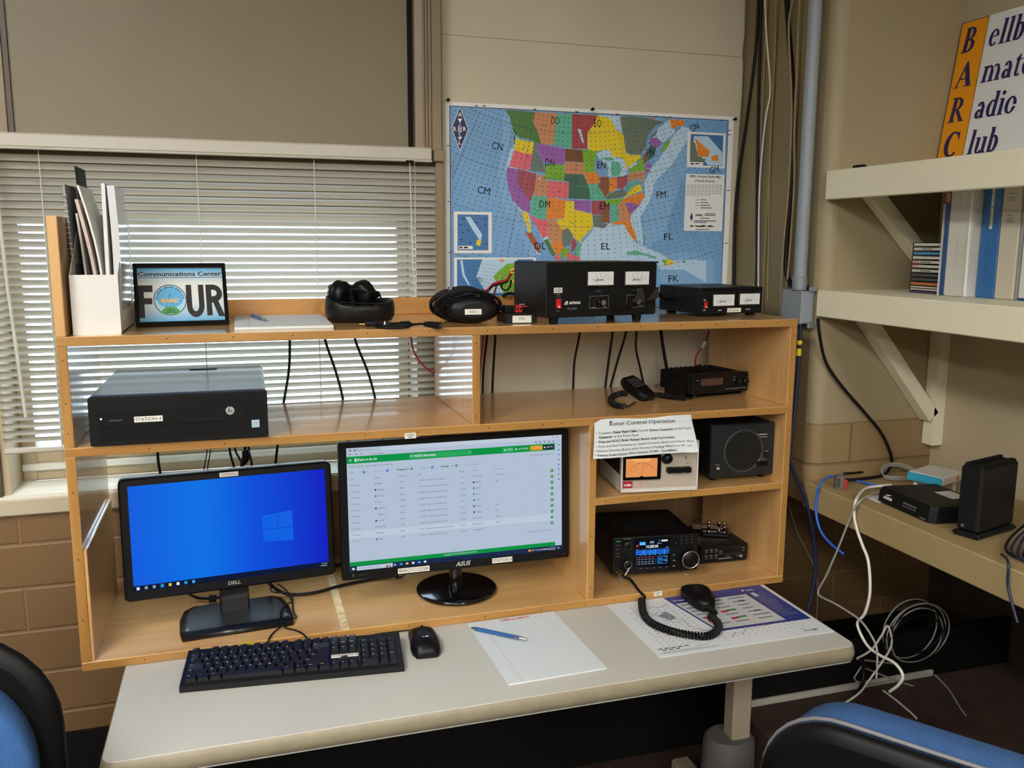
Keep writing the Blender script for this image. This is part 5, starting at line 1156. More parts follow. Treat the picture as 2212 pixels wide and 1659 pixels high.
R_(0, 0.958, 1, 1.0, 'px_navy'); R_(0.03, 0.963, 0.19, 0.996, 'px_page2', 2); T_('Type here to search', 0.052, 0.985, 0.0038, 'px_text'); a.ring(0.041 * w2, (1 - 0.979) * h2, 0.0022, 0.0006, 'px_text', 3, n=10); a.disc(0.165 * w2, (1 - 0.985) * h2, 0.003, 'px_red', 3, n=8); a.disc(0.178 * w2, (1 - 0.986) * h2, 0.0026, 'px_green2', 3, n=8)
for k, c_ in enumerate(('px_white', None, 'px_grey', 'px_edge', 'px_yellow', 'px_white', 'px_cyan', 'px_white')):
    x = 0.0095 if k == 0 else 0.195 + 0.0275 * (k - 2)
    if c_: R_(x, 0.972, x + 0.011, 0.988, c_, 3)
a.disc(0.838 * w2, (1 - 0.979) * h2, 0.0034, 'px_orange', 3, n=14); T_('63°F  Sunny', 0.848, 0.985, 0.0038, 'px_white'); T_('11:02 AM', 0.966, 0.976, 0.0028, 'px_white', al='r'); T_('12/20/2022', 0.966, 0.992, 0.0028, 'px_white', al='r')
for x in (0.9, 0.909, 0.918, 0.928): R_(x, 0.974, x + 0.005, 0.985, 'px_white', 3)
R_(0.978, 0.973, 0.986, 0.986, 'px_white', 3); R_(0.9795, 0.9745, 0.9845, 0.9845, 'px_navy', 4)
obj('screen', b, mo)
b = MB(); b.loft([[(x, y, z) for x, y in ell(0, 0.012, rx, ry, 20)] for z, rx, ry in ((0.008, 0.019, 0.016), (0.05, 0.016, 0.012), (0.12, 0.016, 0.012))], 'black_gloss'); obj('stand_neck', b, mo)
b = MB(); b.lathe([(0.094, 0.0), (0.0985, 0.002), (0.1, 0.006), (0.099, 0.0095), (0.096, 0.011), (0.03, 0.0135), (0.0, 0.014)], 'black_gloss', n=64); obj('stand_base', b, mo)

# ------------------------------------------------------------------ mobile transceiver and its hand microphone
M('lcd_dim', '4a3733', 0.3)
mr = thing('mobile_radio', 'black mobile transceiver in the upper right compartment below the small power supply', 'radio', (1.558, 0.163, MT), 0.146)
W_, H_, D_, z0 = 0.186, 0.052, 0.15, 0.012
b = MB(); b.box(-W_ / 2 + 0.003, W_ / 2 - 0.003, 0.02, D_, z0, z0 + H_ - 0.002, 'black_matte', 0.002)
for k in range(7): b.box(-W_ / 2 + 0.001, -W_ / 2 + 0.004, 0.035 + 0.016 * k, 0.041 + 0.016 * k, z0 + 0.006, z0 + H_ - 0.006, 'black_matte')
for k in range(10): b.box(-W_ / 2 + 0.015 + 0.0165 * k, -W_ / 2 + 0.021 + 0.0165 * k, 0.04, D_ - 0.005, z0 + H_ - 0.003, z0 + H_ + 0.001, 'black_matte')
obj('chassis', b, mr)
b = MB(); b.prism(rrect(-W_ / 2, W_ / 2, z0, z0 + H_, 0.005, 4), 0.0, 0.022, 'black_plastic', 'xzy', b=0.002)
a = Art(b, (-W_ / 2, 0, z0), (1, 0, 0), (0, 0, 1)); a.rect(0.012, 0.0375, 0.02, 0.0388, 'grey_ink', 1); a.rect(0.11, 0.0085, 0.18, 0.0098, 'grey_ink', 1)
for k in range(5): b.box(-0.07 + 0.028 * k, -0.053 + 0.028 * k, -0.0015, 0.0, z0 + 0.011, z0 + 0.017, 'black_matte', 0.001)
a.rect(0.135, 0.04, 0.139, 0.043, 'grey_ink', 1); a.rect(0.134, 0.031, 0.14, 0.0335, 'grey_ink', 1)
obj('front_panel', b, mr)
b = MB(); b.box(-0.066, 0.006, -0.001, 0.001, z0 + 0.022, z0 + 0.041, 'lcd_dim', 0.0005); obj('display', b, mr)
for x, z in ((0.058, 0.03), (0.078, 0.03)):
    b = MB(); b.lathe([(0.0085, 0), (0.0085, -0.010), (0.007, -0.012), (0, -0.012)], 'black_plastic', n=18, o=(x, 0, z0 + z - 0.002), axis='y'); obj('knob', b, mr)
b = MB(); b.box(-W_ / 2 - 0.002, -W_ / 2, 0.03, 0.12, 0.0, z0 + 0.03, 'black_matte'); b.box(W_ / 2, W_ / 2 + 0.002, 0.03, 0.12, 0.0, z0 + 0.03, 'black_matte'); b.box(-W_ / 2 - 0.002, W_ / 2 + 0.002, 0.03, 0.12, 0, 0.002, 'black_matte'); obj('mounting_bracket', b, mr)
b = MB(); b.tube([(-0.02, 0.06, z0 + H_), (-0.012, 0.075, z0 + H_ + 0.012), (0.0, 0.1, z0 + H_ + 0.008)], 0.003, 'cable_black'); obj('pigtail', b, mr)
# microphone with keypad, leaning on its coiled cord
mc = thing('hand_microphone', 'black keypad hand microphone lying with its coiled cord on the middle shelf', 'microphone', (1.338, 0.20, MT), 0.1)
b = MB(); P = [(-0.018, -0.045), (0.018, -0.045), (0.024, -0.01), (0.026, 0.03), (0.02, 0.047), (-0.02, 0.047), (-0.026, 0.03), (-0.024, -0.01)]
T1 = Matrix.Translation((-0.005, 0.0, 0.026)) @ Matrix.Rotation(0.45, 4, 'X') @ Matrix.Rotation(0.25, 4, 'Z'); b.M = T1
b.loft([[(x * 0.9, y * 0.95, -0.012) for x, y in P], [(x, y, -0.005) for x, y in P], [(x, y, 0.006) for x, y in P], [(x * 0.88, y * 0.94, 0.013) for x, y in P]], 'black_plastic'); obj('mic_body', b, mc)
b = MB(); b.M = T1
for i in range(4):
    for j in range(4): b.box(-0.0175 + 0.0092 * i, -0.0105 + 0.0092 * i, -0.006 + 0.010 * j, 0.0005 + 0.010 * j, 0.0125, 0.0155, 'grey_dark', 0.0008)
obj('keypad', b, mc)
o_ = Vector((1.338, 0.20, MT)); RZ = Matrix.Rotation(-0.1, 3, 'Z')
def mz(px, py, dz): return tuple(RZ @ (at(px, py, 'z', MT + dz) - o_))
b = MB(); b.tube(coil_pts([mz(1396, 850, 0.012), mz(1420, 853, 0.008), mz(1450, 857, 0.0075), mz(1480, 860, 0.0075)], 0.0062, 22), 0.0019, 'cable_black', n=5, sub=1)
b.tube(coil_pts([mz(1350, 879, 0.008), mz(1332, 876, 0.008), mz(1320, 868, 0.008), mz(1322, 858, 0.008), mz(1340, 850, 0.012), mz(1352, 850, 0.016)], 0.0065, 26), 0.0019, 'cable_black', n=5, sub=1)
b.tube([mz(1480, 860, 0.0075), mz(1494, 860, 0.004), mz(1502, 853, 0.012), mz(1509, 845, 0.02)], 0.0022, 'cable_black'); b.tube([mz(1350, 879, 0.008), mz(1358, 877, 0.004), mz(1372, 868, 0.004)], 0.002, 'cable_black'); obj('coiled_cord', b, mc)

# ------------------------------------------------------------------ rotor control box
SH_Z = 1.012
M('silver_panel', 'b7aa9c', 0.4, bump=0.03, bscale=700); M('trim_silver', 'd2cfc8', 0.35); M('meter_amber', 'ffa862', 1.0, emit=0.75); M('amber_ink', '7a3a1c', 0.6); M('amber_hot', 'ffb872', 1.0, emit=0.85); M('logo_red', 'a3121c', 0.4); M('pilot_red', 'ff6a50', 1.0, emit=0.8)
rc = thing('rotor_controller', 'silver antenna rotor control box with a glowing amber meter under the taped notice', 'control box', (1.305, 0.005, SH_Z), -0.144)
W_, H_, D_, z0 = 0.196, 0.125, 0.2, 0.003
b = MB(); b.box(-W_ / 2 + 0.002, W_ / 2 - 0.002, 0.012, D_, z0 + 0.04, z0 + H_, 'black_paint', 0.002); b.box(-W_ / 2, W_ / 2, 0.012, D_, z0, z0 + 0.04, 'trim_silver', 0.001)
for x in (-0.08, 0.08):
    for y in (0.02, 0.18): b.lathe([(0.007, -0.003), (0.008, 0.001)], 'rubber', n=10, o=(x, y, z0))
obj('case', b, rc)
b = MB(); b.box(-W_ / 2, W_ / 2, 0.003, 0.013, z0, z0 + H_, 'silver_panel'); b.box(-W_ / 2, W_ / 2, -0.001, 0.004, z0, z0 + 0.009, 'trim_silver', 0.001); b.box(-W_ / 2, W_ / 2, -0.001, 0.004, z0 + H_ - 0.008, z0 + H_, 'trim_silver', 0.001)
b.box(-W_ / 2, -W_ / 2 + 0.004, -0.001, 0.004, z0, z0 + H_, 'trim_silver', 0.0005); b.box(W_ / 2 - 0.004, W_ / 2, -0.001, 0.004, z0, z0 + H_, 'trim_silver', 0.0005)
a = Art(b, (-W_ / 2, 0.003, z0), (1, 0, 0), (0, 0, 1)); a.rect(0.006, 0.011, 0.030, 0.0275, 'logo_red', 1); a.text('cde', 0.018, 0.0155, 0.0075, 'white_ink', 2, 'c', w=0.019, bold=0.03)
for x in (0.048, 0.06, 0.08, 0.095, 0.11): a.rect(x, 0.0135, x + 0.006, 0.0142, 'grey_ink', 1)
obj('front_panel', b, rc)
b = MB(); b.box(-W_ / 2 + 0.005, -W_ / 2 + 0.1, -0.004, 0.004, z0 + 0.031, z0 + 0.098, 'black_gloss', 0.002); mt = obj('meter', b, rc)
b = MB(); a = Art(b, (-W_ / 2 + 0.0105, -0.0042, z0 + 0.0395), (1, 0, 0), (0, 0, 1)); a.rect(0, 0, 0.079, 0.046, 'meter_amber'); a.poly([(0.012, 0.046), (0.067, 0.046), (0.056, 0.038), (0.022, 0.038)], 'amber_hot', 1)
a.ring(0.0395, -0.004, 0.0385, 0.0006, 'amber_ink', 2, a0=0.62, a1=pi - 0.62)
for k in range(13):
    t = 0.62 + (pi - 1.24) * k / 12; r_ = 0.0375 + (0.004 if k % 3 == 0 else 0.002); a.line([(0.0395 + 0.0378 * math.cos(t), -0.004 + 0.0378 * math.sin(t)), (0.0395 + (r_ + 0.001) * math.cos(t), -0.004 + (r_ + 0.001) * math.sin(t))], 0.0006, 'amber_ink', 2)
    if k % 3 == 0: a.text('SWNES'[k // 3], 0.0395 - 0.031 * math.cos(t), -0.005 + 0.031 * math.sin(t), 0.0032, 'amber_ink', 2, 'c')
a.line([(0.0385, 0.001), (0.047, 0.036)], 0.0008, 'amber_ink', 3); a.poly([(0.033, 0), (0.046, 0), (0.04, 0.003)], 'black_gloss', 3); obj('dial', b, mt, 'glowing amber dial')
b = MB(); b.lathe([(0.0125, 0), (0.0125, -0.007), (0.010, -0.012), (0, -0.012)], 'black_plastic', n=24, o=(0.018, 0.003, z0 + 0.082), axis='y'); b.lathe([(0.014, 0.0), (0.014, -0.0015)], 'chrome', n=24, o=(0.017, 0.003, z0 + 0.082), axis='y'); obj('knob', b, rc)
b = MB()
for k in range(3): b.box(0.016 + 0.021 * k, 0.0355 + 0.021 * k, -0.012, 0.003, z0 + 0.047, z0 + 0.061, 'black_plastic', 0.002)
obj('lever_switches', b, rc)
b = MB(); b.lathe([(0.003, 0), (0.0025, -0.005), (0, -0.006)], 'chrome', n=10, o=(0.066, 0.003, z0 + 0.083), axis='y'); b.lathe([(0.003, 0), (0.0025, -0.004), (0, -0.005)], 'chrome', n=10, o=(0.07, 0.003, z0 + 0.070), axis='y'); obj('toggle', b, rc)
b = MB(); b.lathe([(0.0022, 0), (0.0016, -0.003), (0, -0.0035)], 'pilot_red', n=10, o=(-W_ / 2 + 0.05, 0.003, z0 + 0.021), axis='y'); obj('pilot_light', b, rc)

# notice taped on the shelf edge, bulging out over the box
nt_ = MB(); CW, CR = 14, 10
c00, c10, c11, c01 = at(1281, 991, 'y', -0.022), at(1505.5, 975, 'y', -0.034), at(1492, 896, 'y', -0.004), at(1284, 908, 'y', -0.003)
def npos(u, v, l=0.0):
    p = c00.lerp(c10, u).lerp(c01.lerp(c11, u), v)
    d = 0.0035 * math.sin(7 * u + 3 * v) * (1 - v * 0.6) + 0.004 * math.exp(-((u - 0.15 - 0.75 * v) * 9) ** 2) * (0.4 + 0.6 * v) + (0.006 * (1 - v) if u > 0.9 else 0)
    p.y -= max(0.0, d) + l
    if v > 0.93: p.z += 0.002 * math.sin(9 * u) - (0.006 if u < 0.06 else 0)
    return p
V = []
for l in (0.0, 0.0006):
    for j in range(CR + 1):
        for i in range(CW + 1): V.append(tuple(npos(i / CW, j / CR, l)))
S_ = (CW + 1) * (CR + 1); F = []
for j in range(CR):
    for i in range(CW):
        q = j * (CW + 1) + i; F += [(q + S_, q + 1 + S_, q + CW + 2 + S_, q + CW + 1 + S_), (q, q + CW + 1, q + CW + 2, q + 1)]
nt_.add(V, F, 'page_white', True)
def ntext(t, u0, u1, v, hv, bold=0.0, m='ink'):
    Vg, Fg = glyphs(t, bold); x0 = min(p[0] for p in Vg); x1 = max(p[0] for p in Vg)
    nt_.add([tuple(npos(u0 + (px - x0) / (x1 - x0) * (u1 - u0), v + py / 0.7 * hv, 0.0026)) for px, py in Vg], Fg, m)
def nline(segs, v, hv, m='ink'):
    for t, u0, u1, bo in segs: ntext(t, u0, u1, v, hv, bo, m)
M('ink_soft', '3c3c3e', 0.6)
nline([('Rotor Control Operation', 0.15, 0.81, 0.0)], 0.84, 0.105)
nline([('Connect a', 0.04, 0.175, 0.0), ('Rotor Patch Cable', 0.19, 0.42, 0.035), ('from the', 0.435, 0.535, 0.0), ('Station Connector', 0.545, 0.785, 0.02), ('to the Tower', 0.80, 0.965, 0.0)], 0.635, 0.062, 'ink_soft')
nline([('Connector', 0.04, 0.18, 0.03), ('at the Rotor Panel', 0.195, 0.435, 0.0)], 0.525, 0.062, 'ink_soft')
nline([('Press and HOLD Brake Release Button Until You\'re Done', 0.04, 0.79, 0.022)], 0.41, 0.062, 'ink_soft')
nline([('Press and Hold Clockwise or CounterClockwise Button and Watch Meter', 0.04, 0.975, 0.0)], 0.29, 0.058, 'ink_soft')
nline([('Release Direction Button when Antenna is Pointing Where You Want It', 0.035, 0.945, 0.0)], 0.175, 0.058, 'ink_soft')
nline([('Release Brake Release When Antenna STOPS - Not Before!', 0.035, 0.80, 0.012)], 0.06, 0.06, 'ink_soft')
for v in (0.655, 0.43, 0.31, 0.195, 0.08): ntext('•', 0.012, 0.02, v - 0.02, 0.07)
tag(obj('notice', nt_), 'white paper notice headed rotor control operation taped to the shelf edge', 'notice')

# ------------------------------------------------------------------ external speaker
sp = thing('speaker', 'grey external speaker with a round slotted grille right of the rotor box', 'speaker', (1.560, 0.045, SH_Z), -0.029)
W_, H_, D_, z0 = 0.181, 0.138, 0.16, 0.011
b = MB(); b.box(-W_ / 2 + 0.002, W_ / 2 - 0.002, 0.014, D_, z0, z0 + H_, 'black_paint', 0.003); b.lathe([(0.002, 0), (0.002, -0.001)], 'steel', n=8, o=(-W_ / 2 + 0.002, 0.05, z0 + 0.06), axis='x')
obj('cabinet', b, sp)
b = MB(); b.prism(rrect(-W_ / 2, W_ / 2, z0, z0 + H_, 0.004, 4), 0.0, 0.016, 'charcoal', 'xzy', b=0.003); gx, gz, gr = 0.002, z0 + H_ * 0.485, 0.0525
b.lathe([(gr + 0.004, 0.0), (gr + 0.0035, -0.0012), (gr, -0.0008), (gr, 0.0)], 'grey_dark', n=48, o=(gx, 0, gz), axis='y', cap=False)
a = Art(b, (-W_ / 2, 0, z0), (1, 0, 0), (0, 0, 1)); a.rect(0.134, 0.1065, 0.158, 0.1095, 'silver_print', 1); a.disc(0.130, 0.1085, 0.0022, 'silver_print', 1, n=10); a.rect(0.138, 0.100, 0.160, 0.1022, 'grey_ink', 1)
for k in range(18):
    z = -gr + 0.006 + k * (2 * gr - 0.01) / 18; h = math.sqrt(max(1e-6, (gr - 0.003) ** 2 - (z + 0.0012) ** 2)); a.rect(W_ / 2 + gx - h, gz - z0 + z, W_ / 2 + gx + h, gz - z0 + z + 0.0027, 'gap_dark', 1)
a.rect(0.012, 0.0345, 0.025, 0.0358, 'silver_print', 1); a.rect(0.154, 0.062, 0.163, 0.0632, 'silver_print', 1); a.rect(0.146, 0.0555, 0.150, 0.057, 'silver_print', 1); a.rect(0.146, 0.0495, 0.150, 0.0505, 'grey_ink', 1); a.rect(0.136, 0.0425, 0.158, 0.0433, 'silver_print', 1)
for k in range(3): a.rect(0.133 + 0.0105 * k, 0.0385, 0.139 + 0.0105 * k, 0.0393, 'grey_ink', 1)
obj('front_grille', b, sp)
b = MB(); b.lathe([(0.0045, 0), (0.0045, -0.003), (0.003, -0.003), (0.003, -0.0005), (0, -0.0005)], 'chrome', n=16, o=(-W_ / 2 + 0.0205, 0, z0 + 0.026), axis='y', cap=False); obj('phone_jack', b, sp, 'chrome headphone jack')
b = MB(); b.lathe([(0.006, 0), (0.006, -0.007), (0, -0.008)], 'black_plastic', n=16, o=(-W_ / 2 + 0.158, 0, z0 + 0.054), axis='y'); obj('knob', b, sp)
for k in range(3):
    b = MB(); b.box(-W_ / 2 + 0.131 + 0.0112 * k, -W_ / 2 + 0.1412 + 0.0112 * k, -0.003, 0.001, z0 + 0.024, z0 + 0.0365, 'black_plastic', 0.001); obj('push_button', b, sp)
for x in (-0.07, 0.07):
    for y in (0.025, 0.13): b = MB(); b.lathe([(0.008, 0), (0.009, z0 + 0.001)], 'rubber', n=12, o=(x, y, 0)); obj('foot', b, sp)

# ------------------------------------------------------------------ HF transceiver with waterfall display
BT = Z0 + HT
E2 = 1.0
hf = thing('transceiver', 'black desktop radio transceiver with a lit blue spectrum display on the bottom shelf', 'radio', (1.338, 0.079, BT), -0.128)
W_, H_, D_, z0 = 0.232, 0.1, 0.22, 0.016
b = MB(); b.box(-W_ / 2 + 0.003, W_ / 2 - 0.003, 0.024, D_, z0, z0 + H_ - 0.003, 'black_paint', 0.002)
for k in range(14): b.box(-W_ / 2 + 0.03 + 0.012 * k, -W_ / 2 + 0.036 + 0.012 * k, 0.06, 0.15, z0 + H_ - 0.0032, z0 + H_ - 0.0022, 'gap_dark')
obj('chassis', b, hf)
b = MB(); b.prism(rrect(-W_ / 2, W_ / 2, z0, z0 + H_, 0.004, 4), 0.0, 0.026, 'black_plastic', 'xzy', b=0.003)
a = Art(b, (-W_ / 2, 0, z0), (1, 0, 0), (0, 0, 1))
fu = lambda x: x * W_; fv = lambda y: (1 - y) * H_
for k, y in enumerate((0.22, 0.33, 0.44, 0.52)): b.box(-W_ / 2 + 0.009, -W_ / 2 + 0.021, -0.002, 0, z0 + fv(y + 0.035), z0 + fv(y), 'black_matte', 0.0008); a.rect(0.009, fv(y - 0.01), 0.020, fv(y - 0.018), 'grey_ink', 1)
for k in range(5):
    u = 0.335 + 0.075 * k; b.box(-W_ / 2 + fu(u - 0.022), -W_ / 2 + fu(u + 0.022), -0.002, 0, z0 + fv(0.93), z0 + fv(0.895), 'black_matte', 0.0008); a.rect(fu(u - 0.017), fv(0.862), fu(u + 0.017), fv(0.872), 'grey_ink', 1)
for i in range(3):
    for j in range(3): u, y = 0.80 + 0.06 * i, 0.09 + 0.085 * j; b.box(-W_ / 2 + fu(u - 0.02), -W_ / 2 + fu(u + 0.02), -0.002, 0, z0 + fv(y + 0.04), z0 + fv(y), 'black_matte', 0.0008); a.rect(fu(u - 0.01), fv(y - 0.012), fu(u + 0.01), fv(y - 0.02), 'grey_ink', 1)
for u, y, m in ((0.717, 0.55, 'px_green2'), (0.72, 0.70, 'grey_ink'), (0.72, 0.85, 'silver_print')): a.rect(fu(u - 0.012), fv(y + 0.012), fu(u + 0.012), fv(y - 0.012), m, 1)
a.rect(0.010, fv(0.115), 0.0215, fv(0.095), 'px_green2', 1); a.rect(0.03, fv(0.045), 0.05, fv(0.055), 'grey_ink', 1)
fpn = obj('front_panel', b, hf)
b = MB(); X0, X1, Y0, Y1 = -W_ / 2 + fu(0.268), -W_ / 2 + fu(0.655), z0 + fv(0.80), z0 + fv(0.075)
b.box(X0 - 0.003, X1 + 0.003, -0.0012, 0.001, Y0 - 0.002, Y1 + 0.002, 'screen_glass', 0.0005)
a = Art(b, (X0, -0.0014, Y0), (1, 0, 0), (0, 0, 1)); w2, h2 = X1 - X0, Y1 - Y0
R2 = lambda x0, y0, x1, y1, m, l=1: a.rect(x0 * w2, (1 - y1) * h2, x1 * w2, (1 - y0) * h2, m, l)
screen_mat('hf_black', '060a18', E2)
R2(0, 0, 1, 1, 'hf_black', 0); R2(0.11, 0.10, 0.29, 0.22, 'px_cyan', 1); a.text('USB', 0.20 * w2, (1 - 0.20) * h2, 0.0035, 'px_white', 2, 'c', w=0.012); R2(0.01, 0.20, 0.08, 0.28, 'px_red', 1); R2(0.42, 0.09, 0.54, 0.17, 'px_grey', 1); a.text('FIL2', 0.48 * w2, (1 - 0.155) * h2, 0.003, 'px_black', 2, 'c')
R2(0.76, 0.06, 0.95, 0.12, 'px_white', 1); R2(0.69, 0.05, 0.71, 0.11, 'px_cyan', 1); a.text('14.280.00', 0.49 * w2, (1 - 0.33) * h2, 0.0072, 'px_white', 1, 'c', w=0.36 * w2, bold=0.03); a.text('VFO A', 0.70 * w2, (1 - 0.20) * h2, 0.0028, 'px_white', 1, 'c', w=0.012)
R2(0.0, 0.36, 1, 0.40, 'px_navy', 1); R2(0.0, 0.40, 1, 0.58, 'px_spec', 1); R2(0, 0.37, 0.08, 0.39, 'px_grey', 2); R2(0.9, 0.33, 0.98, 0.355, 'px_grey', 2); R2(0, 0.38, 0.5, 0.405, 'px_navy', 2)
for u, t in ((0.20, 0.42), (0.26, 0.40), (0.42, 0.42), (0.50, 0.44), (0.58, 0.40), (0.85, 0.40)): R2(u, t, u + 0.018, 0.57, 'px_cyan', 2)
for u in (0.12, 0.26, 0.40, 0.54, 0.70, 0.83): R2(u, 0.585, u + 0.06, 0.60, 'px_grey', 2)
for k, y in enumerate((0.66, 0.74, 0.83, 0.91)):
    R2(0.03, y, 0.06, y + 0.025, 'px_grey', 1); R2(0.08, y + 0.01, 0.62, y + 0.018, 'px_red' if k == 0 else 'px_grey', 1)
    for q in range(5): R2(0.1 + 0.1 * q, y - 0.012, 0.125 + 0.1 * q, y + 0.006, 'px_white' if k > 1 else 'px_grey', 2)
for y in (0.66, 0.81): R2(0.66, y, 0.96, y + 0.125, 'px_cyan', 1); R2(0.67, y + 0.012, 0.95, y + 0.113, 'hf_black', 2); R2(0.69, y + 0.05, 0.80, y + 0.10, 'px_spec', 3); R2(0.86, y + 0.02, 0.94, y + 0.035, 'px_grey', 3)
obj('display', b, hf, 'lit blue spectrum display')
def knob(par, x, z, r, l_, m='black_plastic', ringm=None, n=28, name='knob', fl=True):
    b = MB(); b.lathe([(r * 1.02, 0), (r, -l_ * 0.9), (r * 0.93, -l_), (0, -l_)], m, n=n, o=(x, 0, z), axis='y')
    if ringm: b.lathe([(r * 1.0, -l_ * 0.93), (r * 1.03, -l_ * 1.0), (r * 0.95, -l_ * 1.07), (r * 0.9, -l_ * 1.0)], ringm, n=n, o=(x, 0, z), axis='y', cap=False)
    return obj(name, b, par)
kn = knob(hf, -W_ / 2 + fu(0.885), z0 + fv(0.635), 0.0235, 0.02, 'black_plastic', 'chrome', 40, 'tuning_knob')
b = MB(); b.lathe([(0.0035, 0), (0.0025, 0.001), (0, 0.0012)], 'black_gloss', n=12, o=(-W_ / 2 + fu(0.93), -0.0202, z0 + fv(0.75)), axis='y'); obj('finger_dimple', b, kn)
knob(hf, -W_ / 2 + fu(0.163), z0 + fv(0.195), 0.0105, 0.014, 'black_plastic', 'grey_dark'); knob(hf, -W_ / 2 + fu(0.17), z0 + fv(0.70), 0.0105, 0.013, 'black_plastic', 'steel'); knob(hf, -W_ / 2 + fu(0.735), z0 + fv(0.24), 0.006, 0.008)
b = MB(); b.lathe([(0.0085, 0), (0.0085, -0.004), (0.007, -0.005), (0.007, -0.018), (0.005, -0.019), (0.005, -0.03)], 'chrome', n=20, o=(-W_ / 2 + fu(0.082), 0, z0 + fv(0.88)), axis='y'); obj('mic_plug', b, hf, 'chrome microphone plug')
for x in (-0.095, 0.085):
    b = MB(); b.tube([(x, 0.03, z0), (x, 0.006, 0.004), (x + 0.008, 0.004, 0.0018), (x + 0.014, 0.004, 0.0018)], 0.0016, 'steel', n=6, sub=1); obj('stand_leg', b, hf, 'bent steel stand leg')
for x in (-0.09, 0.09): b = MB(); b.lathe([(0.007, 0), (0.008, z0 + 0.001)], 'rubber', n=12, o=(x, 0.18, 0)); obj('foot', b, hf)

# ------------------------------------------------------------------ antenna tuner with a telegraph paddle on it
tn = thing('antenna_tuner', 'low black tuner with two rows of buttons right of the transceiver', 'tuner', (1.567, 0.123, BT), -0.044)
W_, H_, D_, z0 = 0.140, 0.048, 0.17, 0.004
b = MB(); b.box(-W_ / 2, W_ / 2, 0.002, D_, z0, z0 + H_, 'black_paint', 0.002)
for x in (-0.06, 0.06):
    for y in (0.02, 0.15): b.lathe([(0.006, 0), (0.007, z0 + 0.001)], 'rubber', n=10, o=(x, y, 0))
obj('case', b, tn)
b = MB(); b.box(-W_ / 2 + 0.001, W_ / 2 - 0.001, 0.0, 0.003, z0 + 0.001, z0 + H_ - 0.001, 'black_plastic'); a = Art(b, (-W_ / 2, 0, z0), (1, 0, 0), (0, 0, 1))
for k in range(6): a.rect(0.012 + 0.0145 * (k % 3), 0.0375 - 0.0165 * (k // 3), 0.021 + 0.0145 * (k % 3), 0.0387 - 0.0165 * (k // 3), 'silver_print', 1)
a.rect(0.055, 0.0315, 0.063, 0.0327, 'silver_print', 1); a.rect(0.053, 0.0095, 0.093, 0.0112, 'silver_print', 1); a.rect(0.117, 0.0095, 0.125, 0.0165, 'grey_ink', 1); a.rect(0.077, 0.0145, 0.087, 0.0156, 'grey_ink', 1); a.rect(0.107, 0.0145, 0.115, 0.0156, 'grey_ink', 1); a.rect(0.124, 0.036, 0.131, 0.0372, 'silver_print', 1); a.rect(0.124, 0.0285, 0.131, 0.0297, 'silver_print', 1)
for k in range(8): a.rect(0.071 + 0.0066 * k, 0.0385, 0.0728 + 0.0066 * k, 0.0395, 'grey_ink', 1); a.rect(0.071 + 0.0066 * k, 0.0205, 0.0738 + 0.0066 * k, 0.0213, 'grey_ink', 1)
obj('front_panel', b, tn)
for k in range(7):
    x, z = (-W_ / 2 + 0.0165 + 0.0145 * (k % 3), z0 + 0.0325 - 0.0165 * (k // 3)) if k < 6 else (-W_ / 2 + 0.059, z0 + 0.0265)
    b = MB(); b.box(x - 0.0038, x + 0.0038, -0.003, 0.001, z - 0.0036, z + 0.0036, 'grey_dark', 0.0008); obj('button', b, tn)
tk = thing('telegraph_paddle', 'bronze and chrome telegraph paddle standing on the tuner', 'paddle key', (1.585, 0.215, BT + 0.052), -0.5)
M('bronze', '8a7263', 0.3, metal=1.0)
b = MB(); b.box(-0.03, 0.045, -0.03, 0.03, 0, 0.012, 'black_gloss', 0.003); obj('base', b, tk)
b = MB()
for x, y, h in ((-0.012, 0.016, 0.03), (-0.012, -0.016, 0.03), (0.016, 0.0, 0.034), (0.03, 0.018, 0.028), (0.03, -0.018, 0.028)): b.lathe([(0.004, 0.012), (0.004, h - 0.004), (0.0055, h - 0.003), (0.0055, h), (0.002, h + 0.002)], 'chrome', n=12, o=(x, y, 0))
obj('posts', b, tk)
b = MB()
for s_ in (-1, 1): b.box(-0.035, 0.035, s_ * 0.008 - 0.002, s_ * 0.008 + 0.002, 0.017, 0.024, 'bronze', 0.001)
b.tube([(-0.012, -0.02, 0.026), (-0.012, 0.02, 0.026)], 0.0025, 'bronze', sub=1); b.tube([(0.03, -0.02, 0.022), (0.03, 0.02, 0.022)], 0.002, 'bronze', sub=1); obj('arms', b, tk)
for s_ in (-1, 1):
    b = MB(); b.box(-0.058, -0.033, s_ * 0.008 - 0.0012, s_ * 0.008 + 0.0012, 0.012, 0.028, 'bronze', 0.001); obj('finger_piece', b, tk)
# ------------------------------------------------------------------ keyboard
M('key_black', '1c1d22', 0.42); M('key_grey', '2b2e36', 0.42); M('kb_body', '16171a', 0.45, bump=0.06, bscale=600)
K0 = Vector((0.1965, -0.1495)); K1 = Vector((0.632, -0.19)); ka = math.atan2(K1.y - K0.y, K1.x - K0.x)
kb = thing('keyboard', 'black computer keyboard with a station label on the desk under the monitors', 'keyboard', (K0.x, K0.y, DZ), ka)
KW, KD = 0.44, 0.136
sl_ = math.radians(6.0)
b = MB(); b.prism([(0, 0.0), (KD, 0.0), (KD, 0.024), (KD - 0.006, 0.0265), (0.004, 0.0135), (0, 0.012)], 0, KW, 'kb_body', 'yzx'); 
for x in (0.2895, 0.350): b.box(x - 0.0006, x + 0.0006, 0.012, KD - 0.004, 0.012, 0.0262, 'black_gloss')
obj('body', b, kb)
U = 0.01885
TK = Matrix.Translation((0, 0.004, 0.0135)) @ Matrix.Rotation(math.atan2(0.013, KD - 0.01), 4, 'X')
